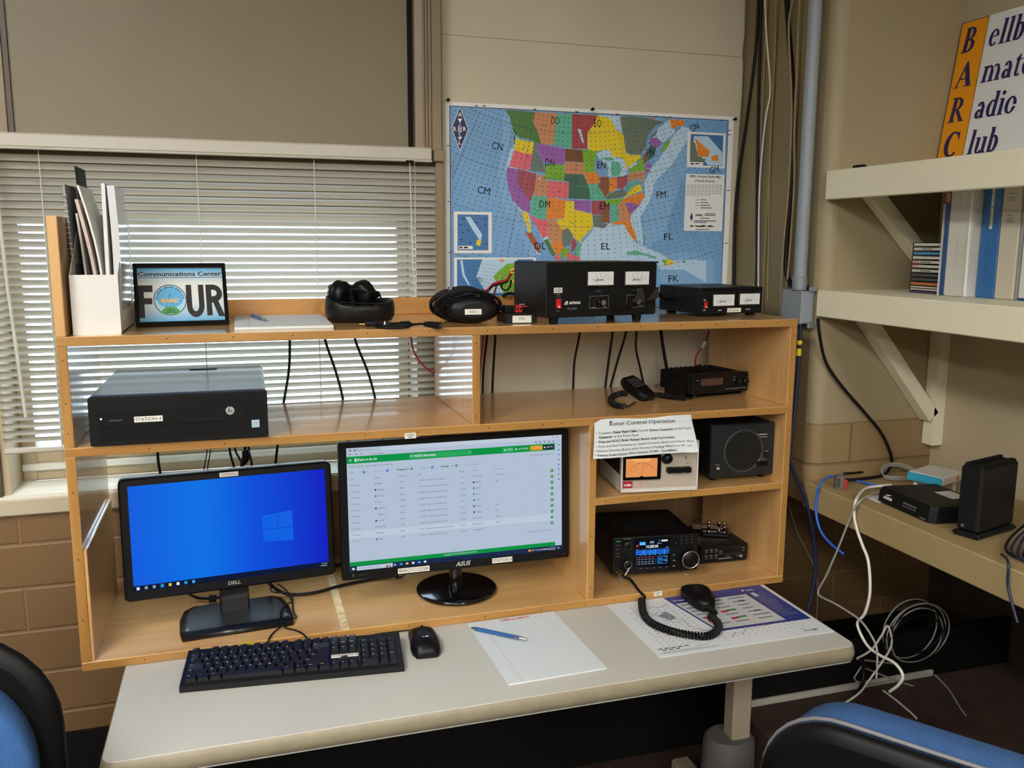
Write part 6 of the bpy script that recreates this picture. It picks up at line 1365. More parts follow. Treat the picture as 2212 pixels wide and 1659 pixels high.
def key(x, y, w2, legend=None, d2=U, h=0.0085, sub=None, grey=False):
    b = MB(); b.M = TK; m = 'key_grey' if grey else 'key_black'; g = 0.0007
    x0, x1, y0, y1 = x + g, x + w2 - g, y + g, y + d2 - g
    i_ = 0.0025
    V = [(x0, y0, 0), (x1, y0, 0), (x1, y1, 0), (x0, y1, 0), (x0 + i_, y0 + i_ * 0.7, h), (x1 - i_, y0 + i_ * 0.7, h), (x1 - i_, y1 - i_ * 1.1, h), (x0 + i_, y1 - i_ * 1.1, h)]
    b.add(V, [(3, 2, 1, 0), (4, 5, 6, 7), (0, 1, 5, 4), (1, 2, 6, 5), (2, 3, 7, 6), (3, 0, 4, 7)], m)
    if legend:
        a = Art(b, (x0 + i_, y0 + i_ * 0.7, h), (1, 0, 0), (0, 1, 0), step=0.00008, base=0.0001)
        hh = 0.0034 if len(legend) == 1 else 0.0021
        a.text(legend, 0.0014, (y1 - y0) - 0.0094 + (0.0012 if len(legend) > 1 else 0), hh, 'white_ink', 1, bold=0.02)
        if sub: a.text(sub, 0.0014, (y1 - y0) - 0.0136, 0.0021, 'white_ink', 1)
    return obj('key', b, kb)
yb = 0.006; x0 = 0.008
def row(y, items, x=x0):
    for it in items:
        if isinstance(it, (int, float)): x += it * U; continue
        w2, t = it[0], it[1]; key(x, y, w2 * U, t, grey=len(it) > 2); x += w2 * U
row(yb, [(1.25, 'Ctrl'), (1.25, '+'), (1.25, 'Alt'), (6.25, None), (1.25, 'Alt'), (1.25, '+'), (1.25, 'Menu'), (1.25, 'Ctrl')])
row(yb + U, [(2.25, 'Shift')] + [(1, c) for c in 'ZXCVBNM,./'] + [(2.75, 'Shift')])
row(yb + 2 * U, [(1.75, 'Caps', 1)] + [(1, c) for c in "ASDFGHJKL;'"] + [(2.25, 'Enter')])
row(yb + 3 * U, [(1.5, 'Tab')] + [(1, c) for c in 'QWERTYUIOP[]'] + [(1.5, '\\')])
row(yb + 4 * U, [(1, '~', 1)] + [(1, c) for c in '1234567890-='] + [(2, 'Back', 1)])
fy = yb + 5 * U + 0.004
row(fy, [(1, 'Esc'), 1] + [(1, 'F%d' % k) for k in range(1, 5)] + [0.5] + [(1, 'F%d' % k) for k in range(5, 9)] + [0.5] + [(1, 'F%d' % k) for k in range(9, 13)])
nx = 0.2915
for j, r_ in ((5, ('PrtSc', 'ScrLk', 'Pause')), (4, ('Ins', 'Home', 'PgUp')), (3, ('Del', 'End', 'PgDn'))):
    for i, t in enumerate(r_): key(nx + i * U * 0.985, fy if j == 5 else yb + j * U, U * 0.985, t, grey=(j == 5))
key(nx + U * 0.985, yb + U, U * 0.985, '^'); 
for i, t in enumerate('<v>'): key(nx + i * U * 0.985, yb, U * 0.985, t)
px0 = 0.3535
for j, r_ in ((4, ('Num', '/', '*', '-')), (3, '789'), (2, '456'), (1, '123')):
    for i, t in enumerate(r_): key(px0 + i * U, yb + j * U, U, t)
key(px0, yb, 2 * U, '0'); key(px0 + 2 * U, yb, U, '.')
key(px0 + 3 * U, yb + 2 * U, U, '+', d2=2 * U); key(px0 + 3 * U, yb, U, 'Enter', d2=2 * U)
b = MB(); b.M = TK; b.box(nx + 0.001, nx + 0.057, yb + 2 * U + 0.004, yb + 2 * U + 0.0155, 0, 0.0009, 'label_white'); a = Art(b, (nx + 0.001, yb + 2 * U + 0.004, 0.0009), (1, 0, 0), (0, 1, 0)); a.text('STATION 4', 0.028, 0.0028, 0.0066, 'ink', 1, 'c', w=0.05); obj('name_label', b, kb)

# ------------------------------------------------------------------ mouse
ms = thing('mouse', 'black computer mouse with a white square logo right of the keyboard', 'mouse', (0.697, -0.087, DZ), -0.08)
b = MB()
prof = [(-0.062, 0.020, 0.012, 0.0), (-0.060, 0.024, 0.020, 0.0), (-0.045, 0.031, 0.031, 0.0), (-0.02, 0.0325, 0.037, 0.0), (0.01, 0.030, 0.036, 0.0), (0.035, 0.030, 0.029, 0.0), (0.055, 0.0295, 0.019, 0.0), (0.061, 0.025, 0.010, 0.0)]
rings = []
for y, hw, hz, _ in prof:
    R = []
    for k in range(17):
        t = pi * k / 16; c, s_ = math.cos(t), math.sin(t); R.append((hw * math.copysign(abs(c) ** 0.75, c), y, 0.003 + (hz - 0.003) * s_ ** 0.8))
    R += [(-hw * 0.95, y, 0.001), (hw * 0.95, y, 0.001)]; rings.append(R)
b.loft(rings, 'black_plastic'); a = Art(b, (-0.008, -0.038, 0.0358), (1, 0, 0), (0, 1, -0.12)); a.rect(0.001, 0.006, 0.015, 0.018, 'white_ink', 1); a.rect(0.003, 0.008, 0.012, 0.016, 'black_plastic', 2); a.rect(0.008, 0.004, 0.013, 0.012, 'white_ink', 3); a.rect(0.0075, 0.0105, 0.0105, 0.013, 'black_plastic', 4); body = obj('shell', b, ms)
b = MB(); b.lathe([(0.008, -0.0035), (0.0095, -0.0015), (0.0095, 0.0015), (0.008, 0.0035)], 'rubber', n=18, o=(0, 0.036, 0.0215), axis='x'); obj('scroll_wheel', b, ms)
b = MB(); b.tube([(0.0, 0.012, 0.0372), (0.0, 0.03, 0.0318), (0.0, 0.06, 0.016)], 0.0009, 'gap_dark', n=5, sub=1); obj('button_seam', b, ms)
P = [at(890, 1366, 'z', DZ + 0.006), at(870, 1369, 'z', DZ + 0.004), at(845, 1368, 'z', DZ + 0.008)]
o_ = Vector((0.697, -0.087, DZ)); RZ = Matrix.Rotation(0.08, 3, 'Z')
b = MB(); b.tube([RZ @ (p - o_) for p in [Vector((0.693, -0.026, DZ + 0.008)), Vector((0.688, -0.012, DZ + 0.004)), Vector((0.67, -0.005, DZ + 0.002)), Vector((0.63, -0.004, DZ + 0.002)), Vector((0.60, -0.0045, DZ + 0.002))]], 0.0016, 'cable_black'); obj('cord', b, ms)

# ------------------------------------------------------------------ lined pad and pen
t, b, a = ruled_pad('notepad', 'lined white writing pad with a red margin in the middle of the desk', (0.926, -0.157), 0.031, 0.216, 0.298, 0.0035, 0.018, DZ)
a.rect(0, 0.298 - 0.0185, 0.216, 0.298 - 0.0178, 'page_grey', 1); a.text('Office', 0.077, 0.2835, 0.0078, 'red_print', 2, w=0.036, bold=0.04); a.text('DEPOT', 0.116, 0.2835, 0.0072, 'red_print', 2, w=0.034, bold=0.05); a.text('1-800-GO-DEPOT', 0.026, 0.2845, 0.0025, 'red_print', 2, w=0.03); a.text('officedepot.com  Taking care of business', 0.162, 0.2845, 0.0022, 'red_print', 2, w=0.046)
obj('sheets', b, t)
pen('blue and silver pen lying across the lined pad on the desk', (0.8145, -0.0485), (0.9205, -0.1445), DZ + 0.0088)

# ------------------------------------------------------------------ band chart mat
M('mat_white', 'dfe5ea', 0.35, coat=0.2); M('chart_blue', '2f3f86', 0.35); M('chart_grey', 'c4c8cc', 0.4); M('chart_red', 'c8303a', 0.4); M('chart_green', '1f8a5a', 0.4); M('chart_ink', '3a3c44', 0.5); M('map_grey', '8a8f98', 0.5)
mt = thing('desk_mat', 'white desk mat printed with a blue band chart and dotted map', 'mat', (1.168, -0.289, DZ))
W_, D_, TH = 0.441, 0.286, 0.0012
b = MB(); b.prism(rrect(0, W_, 0, D_, 0.003, 3), 0, TH, 'mat_white'); a = Art(b, (0, 0, TH), (1, 0, 0), (0, 1, 0), step=0.0001, base=0.0001)
bx0, bx1, by0, by1 = 0.152, 0.440, 0.082, 0.285
mc_ = lambda px, py: (at(px, py, 'z', DZ + TH).x - 1.168, at(px, py, 'z', DZ + TH).y + 0.289)
Q = [mc_(1432, 1292), mc_(1552, 1364), mc_(1752, 1336), mc_(1640, 1263)]
a.poly([Q[0], Q[1], Q[2], Q[3]], 'chart_blue', 1)
def cq(u, v):      # u right, v down over the blue sheet
    A = Vector(Q[0]).lerp(Vector(Q[3]), u); B = Vector(Q[1]).lerp(Vector(Q[2]), u); p = A.lerp(B, v); return (p.x, p.y)
def cr(u0, v0, u1, v1, m, l): a.poly([cq(u0, v1), cq(u1, v1), cq(u1, v0), cq(u0, v0)], m, l)
cr(0.02, 0.20, 0.75, 0.95, 'chart_grey', 2)
P_ = cq(0.03, 0.14); a.text('US Amateur Radio Bands', P_[0], P_[1], 0.0075, 'white_ink', 3, w=0.105, bold=0.03, rot=0.0)
P_ = cq(0.80, 0.12); a.text('ARRL', P_[0], P_[1], 0.006, 'white_ink', 3, w=0.022, bold=0.03); P_ = cq(0.77, 0.10); a.disc(P_[0], P_[1], 0.004, 'white_ink', 3, n=12)
rc_ = random.Random(9)
for c_ in range(3):
    for k in range(7):
        u = 0.05 + 0.24 * c_; v = 0.25 + 0.095 * k; ln = rc_.uniform(0.10, 0.19)
        cr(u, v, u + ln, v + 0.014, 'chart_ink', 3); cr(u, v + 0.022, u + ln, v + 0.030, 'map_grey', 3)
        if c_ == 0 and k == 1: cr(u + 0.02, v + 0.01, u + 0.06, v + 0.03, 'chart_green', 4)
        if c_ == 1 and k in (0, 3, 5): cr(u, v, u + 0.07, v + 0.05, 'chart_red', 4); cr(u + 0.07, v - 0.01, u + 0.17, v + 0.03, 'chart_green', 4)
        if c_ == 0 and k in (4, 5): cr(u, v, u + 0.05, v + 0.04, 'chart_red', 4); cr(u + 0.05, v, u + 0.12, v + 0.03, 'chart_green', 4)
        if c_ == 2 and k in (1, 4): cr(u + 0.06, v - 0.005, u + 0.13, v + 0.025, 'chart_ink', 4)
for k in range(16): cr(0.79, 0.24 + 0.04 * k, 0.79 + rc_.uniform(0.10, 0.18), 0.248 + 0.04 * k, 'map_grey', 3)
cr(0.80, 0.19, 0.845, 0.30, 'chart_grey', 4)
for i in range(24):                              # dotted map around it
    for j in range(16):
        x, y = 0.03 + 0.0155 * i, 0.045 + 0.0145 * j
        inblue = x > 0.145 + (0.285 - y) * 0.12 and y > 0.076
        if not inblue and not (x < 0.09 and y > 0.20 and (i + j) % 3) and x < 0.40: a.rect(x, y, x + 0.0034, y + 0.0018, 'chart_ink', 1)
a.line([(0.07, 0.22), (0.09, 0.20), (0.105, 0.215), (0.125, 0.19), (0.12, 0.165), (0.14, 0.15), (0.135, 0.12), (0.15, 0.10), (0.17, 0.08)], 0.0012, 'chart_ink', 2); a.line([(0.075, 0.20), (0.11, 0.185), (0.10, 0.16), (0.125, 0.14)], 0.0012, 'chart_ink', 2); a.line([(0.09, 0.24), (0.12, 0.235), (0.15, 0.25)], 0.0012, 'chart_ink', 2)
a.line([(0.20, 0.04), (0.22, 0.06), (0.235, 0.05), (0.25, 0.068), (0.29, 0.07), (0.33, 0.075)], 0.0012, 'chart_ink', 2); a.line([(0.05, 0.10), (0.05, 0.26)], 0.0009, 'chart_red', 2); a.line([(0.03, 0.09), (0.2, 0.09)], 0.0009, 'chart_red', 2); a.line([(0.18, 0.03), (0.18, 0.09)], 0.0009, 'chart_red', 2)
a.poly([(0.09, 0.19), (0.12, 0.21), (0.13, 0.17), (0.11, 0.16)], 'map_grey', 1)
for k in range(5): a.rect(0.012 + 0.016 * k, 0.032, 0.024 + 0.016 * k, 0.036, 'chart_ink', 1)
for k in range(3): a.rect(0.02 + 0.016 * k, 0.025, 0.030 + 0.016 * k, 0.029, 'chart_ink', 1)
a.rect(0.012, 0.018, 0.11, 0.0196, 'map_grey', 1); a.rect(0.012, 0.0125, 0.15, 0.0141, 'chart_ink', 1); a.rect(0.10, 0.026, 0.135, 0.0275, 'map_grey', 1)
P_ = mc_(1743, 1366); a.text('ICOM', P_[0], P_[1] + 0.004, 0.0085, 'chart_ink', 1, w=0.033, bold=0.02); a.ring(P_[0] + 0.002, P_[1] + 0.0185, 0.0035, 0.0008, 'chart_ink', 1, n=14)
obj('printed_sheet', b, mt)

# ------------------------------------------------------------------ hand microphone of the transceiver, on the mat
MZ = DZ + TH
hm = thing('hand_microphone', 'black hand microphone lying on the chart mat with its thick coiled cord', 'microphone', (1.40, -0.055, MZ))
b = MB(); T1 = Matrix.Translation((-0.008, 0.0, 0.0165)) @ Matrix.Rotation(-0.12, 4, 'Z'); b.M = T1
P = [(-0.016, -0.062), (0.012, -0.064), (0.024, -0.045), (0.033, -0.01), (0.036, 0.025), (0.03, 0.042), (0.012, 0.05), (-0.014, 0.05), (-0.031, 0.042), (-0.037, 0.025), (-0.034, -0.01), (-0.026, -0.045)]
b.loft([[(x * 0.85, y * 0.92, -0.0155) for x, y in P], [(x, y, -0.008) for x, y in P], [(x, y, 0.004) for x, y in P], [(x * 0.93, y * 0.95, 0.012) for x, y in P], [(x * 0.7, y * 0.75, 0.0165) for x, y in P]], 'black_plastic'); obj('mic_body', b, hm)
b = MB(); b.M = T1; b.tube([(-0.002, -0.058, 0.0), (0.004, -0.075, -0.004), (0.008, -0.088, -0.007)], 0.006, 'rubber', n=10, radii=[0.008, 0.006, 0.0045]); obj('strain_relief', b, hm)
o_ = Vector((1.40, -0.055, MZ)); d_ = lambda px, py, dz: at(px, py, 'z', MZ + dz) - o_
b = MB()
b.tube(coil_pts([d_(1386, 1297, 0.008), d_(1390, 1325, 0.008), d_(1408, 1346, 0.0085), d_(1445, 1362, 0.0085), d_(1490, 1372, 0.0085), d_(1528, 1374, 0.0085), d_(1549, 1362, 0.0085), d_(1551, 1348, 0.0085), d_(1540, 1335, 0.009), d_(1532, 1330, 0.009)], 0.0072, 54, 9), 0.0026, 'cable_black', n=6, sub=1)
b.tube([d_(1532, 1330, 0.009), d_(1534, 1322, 0.009), d_(1530, 1314, 0.010)], 0.0035, 'cable_black')
jack = Matrix.Translation(Vector((1.338, 0.079, BT))) @ Matrix.Rotation(-0.128, 4, 'Z') @ Vector((-0.116 + 0.082 * 0.232, -0.03, 0.016 + 0.12 * 0.1))
b.tube([jack - o_, jack - o_ + Vector((0.004, -0.012, -0.003)), d_(1362, 1252, 0.026), d_(1380, 1276, 0.02), d_(1393, 1290, 0.014), d_(1386, 1297, 0.009)], 0.0034, 'cable_black'); obj('coiled_cord', b, hm)
b = MB(); jl = jack - o_; b.tube([jl + Vector((0.003, -0.006, -0.002)), jl + Vector((0.010, -0.010, 0.012)), jl + Vector((0.014, -0.011, 0.02))], 0.0045, 'white_plastic', n=8, sub=1, flat=0.35); obj('cable_tag', b, hm, 'white paper tag on the cord')
# ------------------------------------------------------------------ wall shelves on the right
def wall_shelf(label, xf, zt, h, m, board_t=0.02):
    t = thing('wall_shelf', label, 'shelf', (xf, CY, zt), 0)
    b = MB(); b.box(0.0, 0.02, -2.6, -0.0005, -h, 0.0, m, 0.002); obj('fascia', b, t)
    b = MB(); b.box(0.02, XR - xf - 0.0005, -2.6, -0.0005, -board_t, -0.0005, m); obj('shelf_board', b, t)
    return t
s1 = wall_shelf('upper cream painted wall shelf carrying the club sign', 1.768, 1.797, 0.0705, 'shelf_cream')
s2 = wall_shelf('lower cream painted wall shelf carrying the binders and disc cases', 1.762, 1.4985, 0.067, 'shelf_cream')
def bracket(par, xf, zt, z_under, zl):
    b = MB(); p0, p1 = Vector((0.10, 0, -0.03)), Vector((XR - xf - 0.035, 0, zl))
    d = (p1 - p0).normalized(); n_ = Vector((-d.z, 0, d.x)) * 0.018
    P = [(q.x, q.z) for q in (p0 - n_, p1 - n_, p1 + n_, p0 + n_)]
    b.prism(P, -0.04, -0.003, 'shelf_cream', 'xzy'); obj('bracket', b, par, 'diagonal wooden bracket')
    b = MB(); b.box(XR - xf - 0.035, XR - xf - 0.0008, -0.04, -0.003, zl - 0.08, -0.021, 'shelf_cream'); obj('bracket_post', b, par)
bracket(s1, 1.768, 1.797, 0, -0.30 + 0.02); bracket(s2, 1.762, 1.4985, 0, -0.345)
tt = thing('side_table', 'long tan painted built-in table along the right wall', 'table', (1.757, CY, 0.993), 0)
b = MB(); b.box(0.0, 0.02, -2.6, -0.0005, -0.07, 0.0, 'table_tan', 0.003); obj('fascia', b, tt)
b = MB(); b.box(0.02, XR - 1.757 - 0.0005, -2.6, -0.0005, -0.022, -0.0005, 'table_tan'); obj('tabletop', b, tt)

# ------------------------------------------------------------------ club sign
M('sign_white', 'eaeef2', 0.45); M('sign_orange', 'f0a010', 0.45); M('sign_navy', '23205c', 0.45)
sg = thing('club_sign', 'white and orange lettered radio club sign leaning on the upper wall shelf', 'sign', (2.098, 0.050, 1.797))
SWd, SHt, lean = 0.62, 0.383, math.asin(0.052 / 0.383)
u_, v_ = Vector((0, -1, 0)), Vector((math.sin(lean), 0, math.cos(lean))); nrm = u_.cross(v_)
b = MB(); R_ = [Vector((0, 0, 0.0005)), u_ * SWd + Vector((0, 0, 0.0005))]
def sp(x, y, d): return tuple(u_ * x + v_ * y + nrm * d + Vector((0, 0, 0.001)))
V = [sp(x, y, d) for d in (-0.004, 0.0) for x, y in ((0, 0), (SWd, 0), (SWd, SHt), (0, SHt))]
b.add(V, [(3, 2, 1, 0), (4, 5, 6, 7), (0, 1, 5, 4), (1, 2, 6, 5), (2, 3, 7, 6), (3, 0, 4, 7)], 'sign_white')
a = Art(b, sp(0, 0, 0.0), u_, v_)
OW = 0.086
a.rect(0.0, 0.0, OW, SHt, 'sign_orange', 1); a.frame(0.0, 0.0, OW, SHt, 0.0015, 'sign_navy', 2)
# serif capitals and lower case built from stems, bowls and bracketed serifs; local unit = cap height
class Serif:
    def __init__(s, a, x, y, h, m, l): s._a, s.x, s.y, s.h, s._m, s._l = a, x, y, h, m, l
    def r(s, x0, y0, x1, y1): s.p([(x0, y0), (x1, y0), (x1, y1), (x0, y1)])
    def p(s, P): s._a.poly([(s.x + s.h * (px + 0.10 * py), s.y + s.h * py) for px, py in P], s._m, s._l)
    def bowl(s, cx, cy, rx, ry, tx, ty, a0, a1, n=16, sh=0.0):
        A = ell(cx, cy, rx, ry, n, a0, a1); B = ell(cx + sh, cy, rx - tx, ry - ty, n, a0, a1)
        for k in range(n - 1): s.p([A[k], A[k + 1], B[k + 1], B[k]])
    def stem(s, x, y0, y1, w, serif=0.09, top=True, bot=True, tl=True):
        s.r(x, y0, x + w, y1)
        if bot: s.p([(x - serif, y0), (x + w + serif, y0), (x + w + serif, y0 + 0.022), (x + w, y0 + 0.07), (x, y0 + 0.07), (x - serif, y0 + 0.022)])
        if top:
            R_ = serif if tl is True else 0.0
            s.p([(x - serif, y1), (x - serif, y1 - 0.022), (x, y1 - 0.07), (x + w, y1 - 0.07), (x + w + R_, y1 - 0.022), (x + w + R_, y1)])
    def B(s): s.stem(0.11, 0, 1, 0.19); s.bowl(0.30, 0.745, 0.30, 0.255, 0.18, 0.06, -pi / 2, pi / 2); s.bowl(0.30, 0.27, 0.36, 0.27, 0.20, 0.06, -pi / 2, pi / 2); s.r(0.26, 0.96, 0.31, 1.0); s.r(0.26, 0, 0.31, 0.04); s.r(0.26, 0.49, 0.32, 0.535); return 0.72
    def A(s): s.p([(0.40, 1.02), (0.48, 1.02), (0.86, 0.05), (0.62, 0.05), (0.35, 0.80)]); s.p([(0.40, 1.02), (0.45, 0.88), (0.165, 0.05), (0.085, 0.05)]); s.r(0.20, 0.30, 0.60, 0.355); s.r(0.0, 0, 0.26, 0.04); s.r(0.52, 0, 0.92, 0.04); return 0.88
    def R(s): s.stem(0.11, 0, 1, 0.19); s.bowl(0.30, 0.735, 0.33, 0.265, 0.18, 0.06, -pi / 2, pi / 2); s.r(0.26, 0.955, 0.31, 1.0); s.r(0.26, 0.47, 0.34, 0.515); s.p([(0.30, 0.49), (0.47, 0.49), (0.80, 0.05), (0.86, 0.0), (0.62, 0.0)]); s.r(0.60, 0, 0.88, 0.035); return 0.82
    def C(s): s.bowl(0.47, 0.5, 0.42, 0.52, 0.21, 0.08, 0.85, 2 * pi - 0.75, 26, 0.03); s.p([(0.70, 0.98), (0.76, 1.0), (0.78, 0.66), (0.74, 0.66), (0.66, 0.86)]); return 0.85
    def e(s): s.bowl(0.26, 0.33, 0.24, 0.345, 0.15, 0.07, 0.15, 2 * pi - 0.75, 20, 0.01); s.r(0.08, 0.36, 0.495, 0.405); s.p([(0.38, 0.36), (0.50, 0.36), (0.48, 0.46), (0.36, 0.5)]); return 0.52
    def l(s): s.stem(0.08, 0, 1, 0.165, 0.06, True, True, False); return 0.30
    def b(s): s.stem(0.08, 0.0, 1, 0.165, 0.06, True, False, False); s.bowl(0.29, 0.33, 0.25, 0.345, 0.165, 0.075, -2.2, 2.2, 20, -0.01); return 0.60
    def d(s): s.stem(0.36, 0, 1, 0.165, 0.06, True, True, False); s.bowl(0.29, 0.33, 0.26, 0.345, 0.165, 0.075, 0.9, 2 * pi - 0.9, 20, 0.01); return 0.58
    def m(s):
        s.stem(0.08, 0, 0.66, 0.165, 0.06, True, True, False)
        for k in (0, 1): s.bowl(0.34 + 0.33 * k, 0.42, 0.135 + 0.06, 0.25, 0.13, 0.07, 0.0, 2.4, 12, -0.0); s.stem(0.405 + 0.33 * k, 0, 0.45, 0.165, 0.06, False, True)
        return 0.98
    def a_(s): s.stem(0.30, 0.03, 0.48, 0.165, 0.0, False, False); s.bowl(0.25, 0.46, 0.18, 0.215, 0.15, 0.07, 0.0, 2.9, 14); s.bowl(0.21, 0.18, 0.18, 0.19, 0.15, 0.07, 0.6, 2 * pi - 0.5, 18, 0.01); s.p([(0.30, 0.05), (0.43, 0.06), (0.52, 0.05), (0.50, 0.0), (0.38, -0.01)]); return 0.53
    def t(s): s.r(0.10, 0.06, 0.23, 0.66); s.p([(0.02, 0.62), (0.36, 0.62), (0.36, 0.67), (0.23, 0.67), (0.23, 0.86), (0.19, 0.86)]); s.bowl(0.25, 0.12, 0.15, 0.135, 0.13, 0.06, pi, 2 * pi - 0.4, 10); return 0.38
    def i(s): s.stem(0.08, 0, 0.66, 0.165, 0.06, True, True, False); s._a.disc(s.x + s.h * (0.145 + 0.09), s.y + s.h * 0.87, s.h * 0.09, s._m, s._l, n=14); return 0.31
    def o(s): s.bowl(0.29, 0.33, 0.27, 0.345, 0.165, 0.075, 0, 2 * pi, 28); return 0.60
    def u(s): s.stem(0.07, 0.15, 0.66, 0.165, 0.06, True, False, False); s.bowl(0.25, 0.18, 0.18, 0.20, 0.12, 0.08, pi, 2 * pi - 0.3, 12); s.stem(0.40, 0, 0.66, 0.165, 0.075, True, True, False); return 0.62
def serif(txt, x, y, h, l=3, gap=0.02):
    for c in txt:
        g = Serif(a, x, y, h, 'sign_navy', l); f = {'a': 'a_'}.get(c, c)
        x += (getattr(g, f)() + gap) * h
PT = 0.0875
for k, (cap, rest) in enumerate((('B', 'ellbb'), ('A', 'mateu'), ('R', 'adio'), ('C', 'lub'))):
    y = SHt - 0.079 - k * PT
    serif(cap, 0.011, y, 0.062); serif(rest, OW + 0.010, y, 0.058 if False else 0.060)
obj('sign_panel', b, sg)
b = MB(); b.box(1.862, 1.881, -0.06, -0.026, 1.797, 1.805, 'black_matte', 0.003); q = at(1857, 361, 'z', 1.80); b.v = [(x - 1.8715 + q.x, y + 0.043 + q.y, z) for x, y, z in b.v]; tag(obj('plastic_clip', b), 'tiny black plastic piece near the edge of the upper wall shelf', 'clip')

# ------------------------------------------------------------------ binders and disc cases on the lower shelf
Z2 = 1.4985
M('binder_blue', '2a6cae', 0.35, coat=0.2); M('binder_navy', '2c4f86', 0.4); M('binder_white', 'd6d4cc', 0.4, coat=0.2); M('binder_cream', 'cfc8b4', 0.5); M('vinyl_clear', 'e6e6e2', 0.25); M('orange_tag', 'c98a58', 0.5); M('binder_grey', 'a9a6a2', 0.5)
def binder(label, x, y0, y1, h, d, m, marks=None, cat='binder'):
    t = thing('binder', label, cat, (x, (y0 + y1) / 2, Z2), 0, 'binders on the lower wall shelf'); w2 = abs(y1 - y0) / 2 - 0.0006
    b = MB(); b.box(0.0, 0.004, -w2, w2, 0.0, h, m, 0.0018); a = Art(b, (0.0, w2, 0.0), (0, -1, 0), (0, 0, 1))
    if marks: marks(a, 2 * w2, h)
    obj('spine', b, t)
    b = MB(); b.box(0.003, d, -w2, -w2 + 0.003, 0.0, h, m, 0.001); obj('cover', b, t); b = MB(); b.box(0.003, d, w2 - 0.003, w2, 0.0, h, m, 0.001); obj('cover', b, t)
    b = MB(); b.box(0.008, d - 0.006, -w2 + 0.0035, w2 - 0.0035, 0.004, h - 0.01, 'page'); obj('pages', b, t); return t
def mk_navy(a, w2, h): a.rect(0.001, h * 0.79, w2 - 0.001, h * 0.87, 'orange_tag', 1)
def mk_white(a, w2, h):
    for k in range(9): a.rect(w2 * 0.42, h * (0.70 + 0.022 * k), w2 * 0.46, h * (0.708 + 0.022 * k), 'grey_ink', 1)
    for k in range(12): a.rect(w2 * 0.44, h * (0.26 + 0.018 * k), w2 * 0.48, h * (0.266 + 0.018 * k), 'grey_ink', 1)
def mk_blue(a, w2, h): 
    a.rect(w2 * 0.46, h * 0.55, w2 * 0.62, h * 0.92, 'label_white', 1); a.rect(w2 * 0.45, h * 0.72, w2 * 0.63, h * 0.724, 'ink', 2); a.text('OPERATIONS', w2 * 0.57, h * 0.58, 0.005, 'ink', 2, w=0.032, rot=pi / 2); a.text('CLUB', w2 * 0.57, h * 0.77, 0.005, 'ink', 2, w=0.02, rot=pi / 2)
    for k in range(10): a.rect(w2 * 0.40, h * (0.14 + 0.032 * k), w2 * 0.46, h * (0.155 + 0.032 * k), 'binder_navy', 1)
def mk_cream(a, w2, h):
    for k, y in enumerate((0.82, 0.79, 0.77, 0.65, 0.63, 0.615, 0.60)): a.rect(w2 * (0.32 - 0.03 * (k % 2)), h * y, w2 * 0.7, h * (y + 0.006), 'grey_ink', 1)
    a.rect(w2 * 0.44, h * 0.05, w2 * 0.47, h * 0.056, 'grey_ink', 1)
binder('narrow dark blue binder with an orange tag beside the disc cases', 1.914, -0.193, -0.2088, 0.270, 0.21, 'binder_navy', mk_navy)
wb = binder('thick white binder with a clear vinyl spine, second from the disc cases', 1.912, -0.2095, -0.277, 0.274, 0.23, 'binder_white', mk_white)
b = MB(); b.tube([(0.0005, -0.030, 0.001), (-0.0008, -0.030, 0.10), (-0.0005, -0.030, 0.273)], 0.0042, 'vinyl_clear', n=8, sub=1); obj('vinyl_fold', b, wb)
binder('bright blue binder with a narrow white label on its spine', 1.936, -0.2785, -0.330, 0.276, 0.22, 'binder_blue', mk_blue)
binder('cream binder with small printed lines on its spine, right of the bright blue one', 1.935, -0.3315, -0.381, 0.275, 0.22, 'binder_cream', mk_cream)
binder('thin grey binder squeezed between the cream and the blue-edged binders', 1.938, -0.382, -0.392, 0.272, 0.21, 'binder_grey')
def mk_edge(a, w2, h): a.rect(0.004, 0.006, w2 - 0.003, h - 0.004, 'page', 1)
binder('white binder with a dark blue border at the right edge of the photo', 1.934, -0.393, -0.45, 0.272, 0.22, 'binder_navy', mk_edge)
b = MB(); b.box(1.911, 2.0, -0.1924, -0.1912, Z2, Z2 + 0.21, 'page'); tag(obj('loose_sheet', b), 'white sheet standing between the disc cases and the narrow dark blue binder', 'sheet')
M('cd_clear', '24262a', 0.15, spec=0.6); M('cd_purple', '4a3c78', 0.4); M('cd_blue', '4f8fc4', 0.4); M('cd_orange', 'c8703c', 0.4); M('cd_grey', '4c4752', 0.4); M('cd_white', 'd2cec6', 0.5)
CDM = [('cd_purple', 'purple', 0.1), ('cd_white', 'white', 0.9), ('cd_white', 'two-toned pale', 0.9), ('cd_orange', 'orange printed', 0.75), ('cd_grey', 'dark grey', 0.9), ('cd_grey', 'charcoal', 0.9), ('cd_white', 'white spined', 0.9), ('cd_white', 'pinkish', 0.85), ('cd_white', 'pale pink tipped', 0.9), ('cd_white', 'plain white', 0.9), ('cd_blue', 'light blue', 0.85), ('cd_white', 'white titled', 0.95), ('cd_white', 'white topmost', 0.95)]
ordn = ['lowest', 'second from bottom', 'third from bottom', 'fourth from bottom', 'fifth from bottom', 'sixth from bottom', 'seventh from bottom', 'sixth from top', 'fifth from top', 'fourth from top', 'third from top', 'second from top', 'topmost']
z = Z2
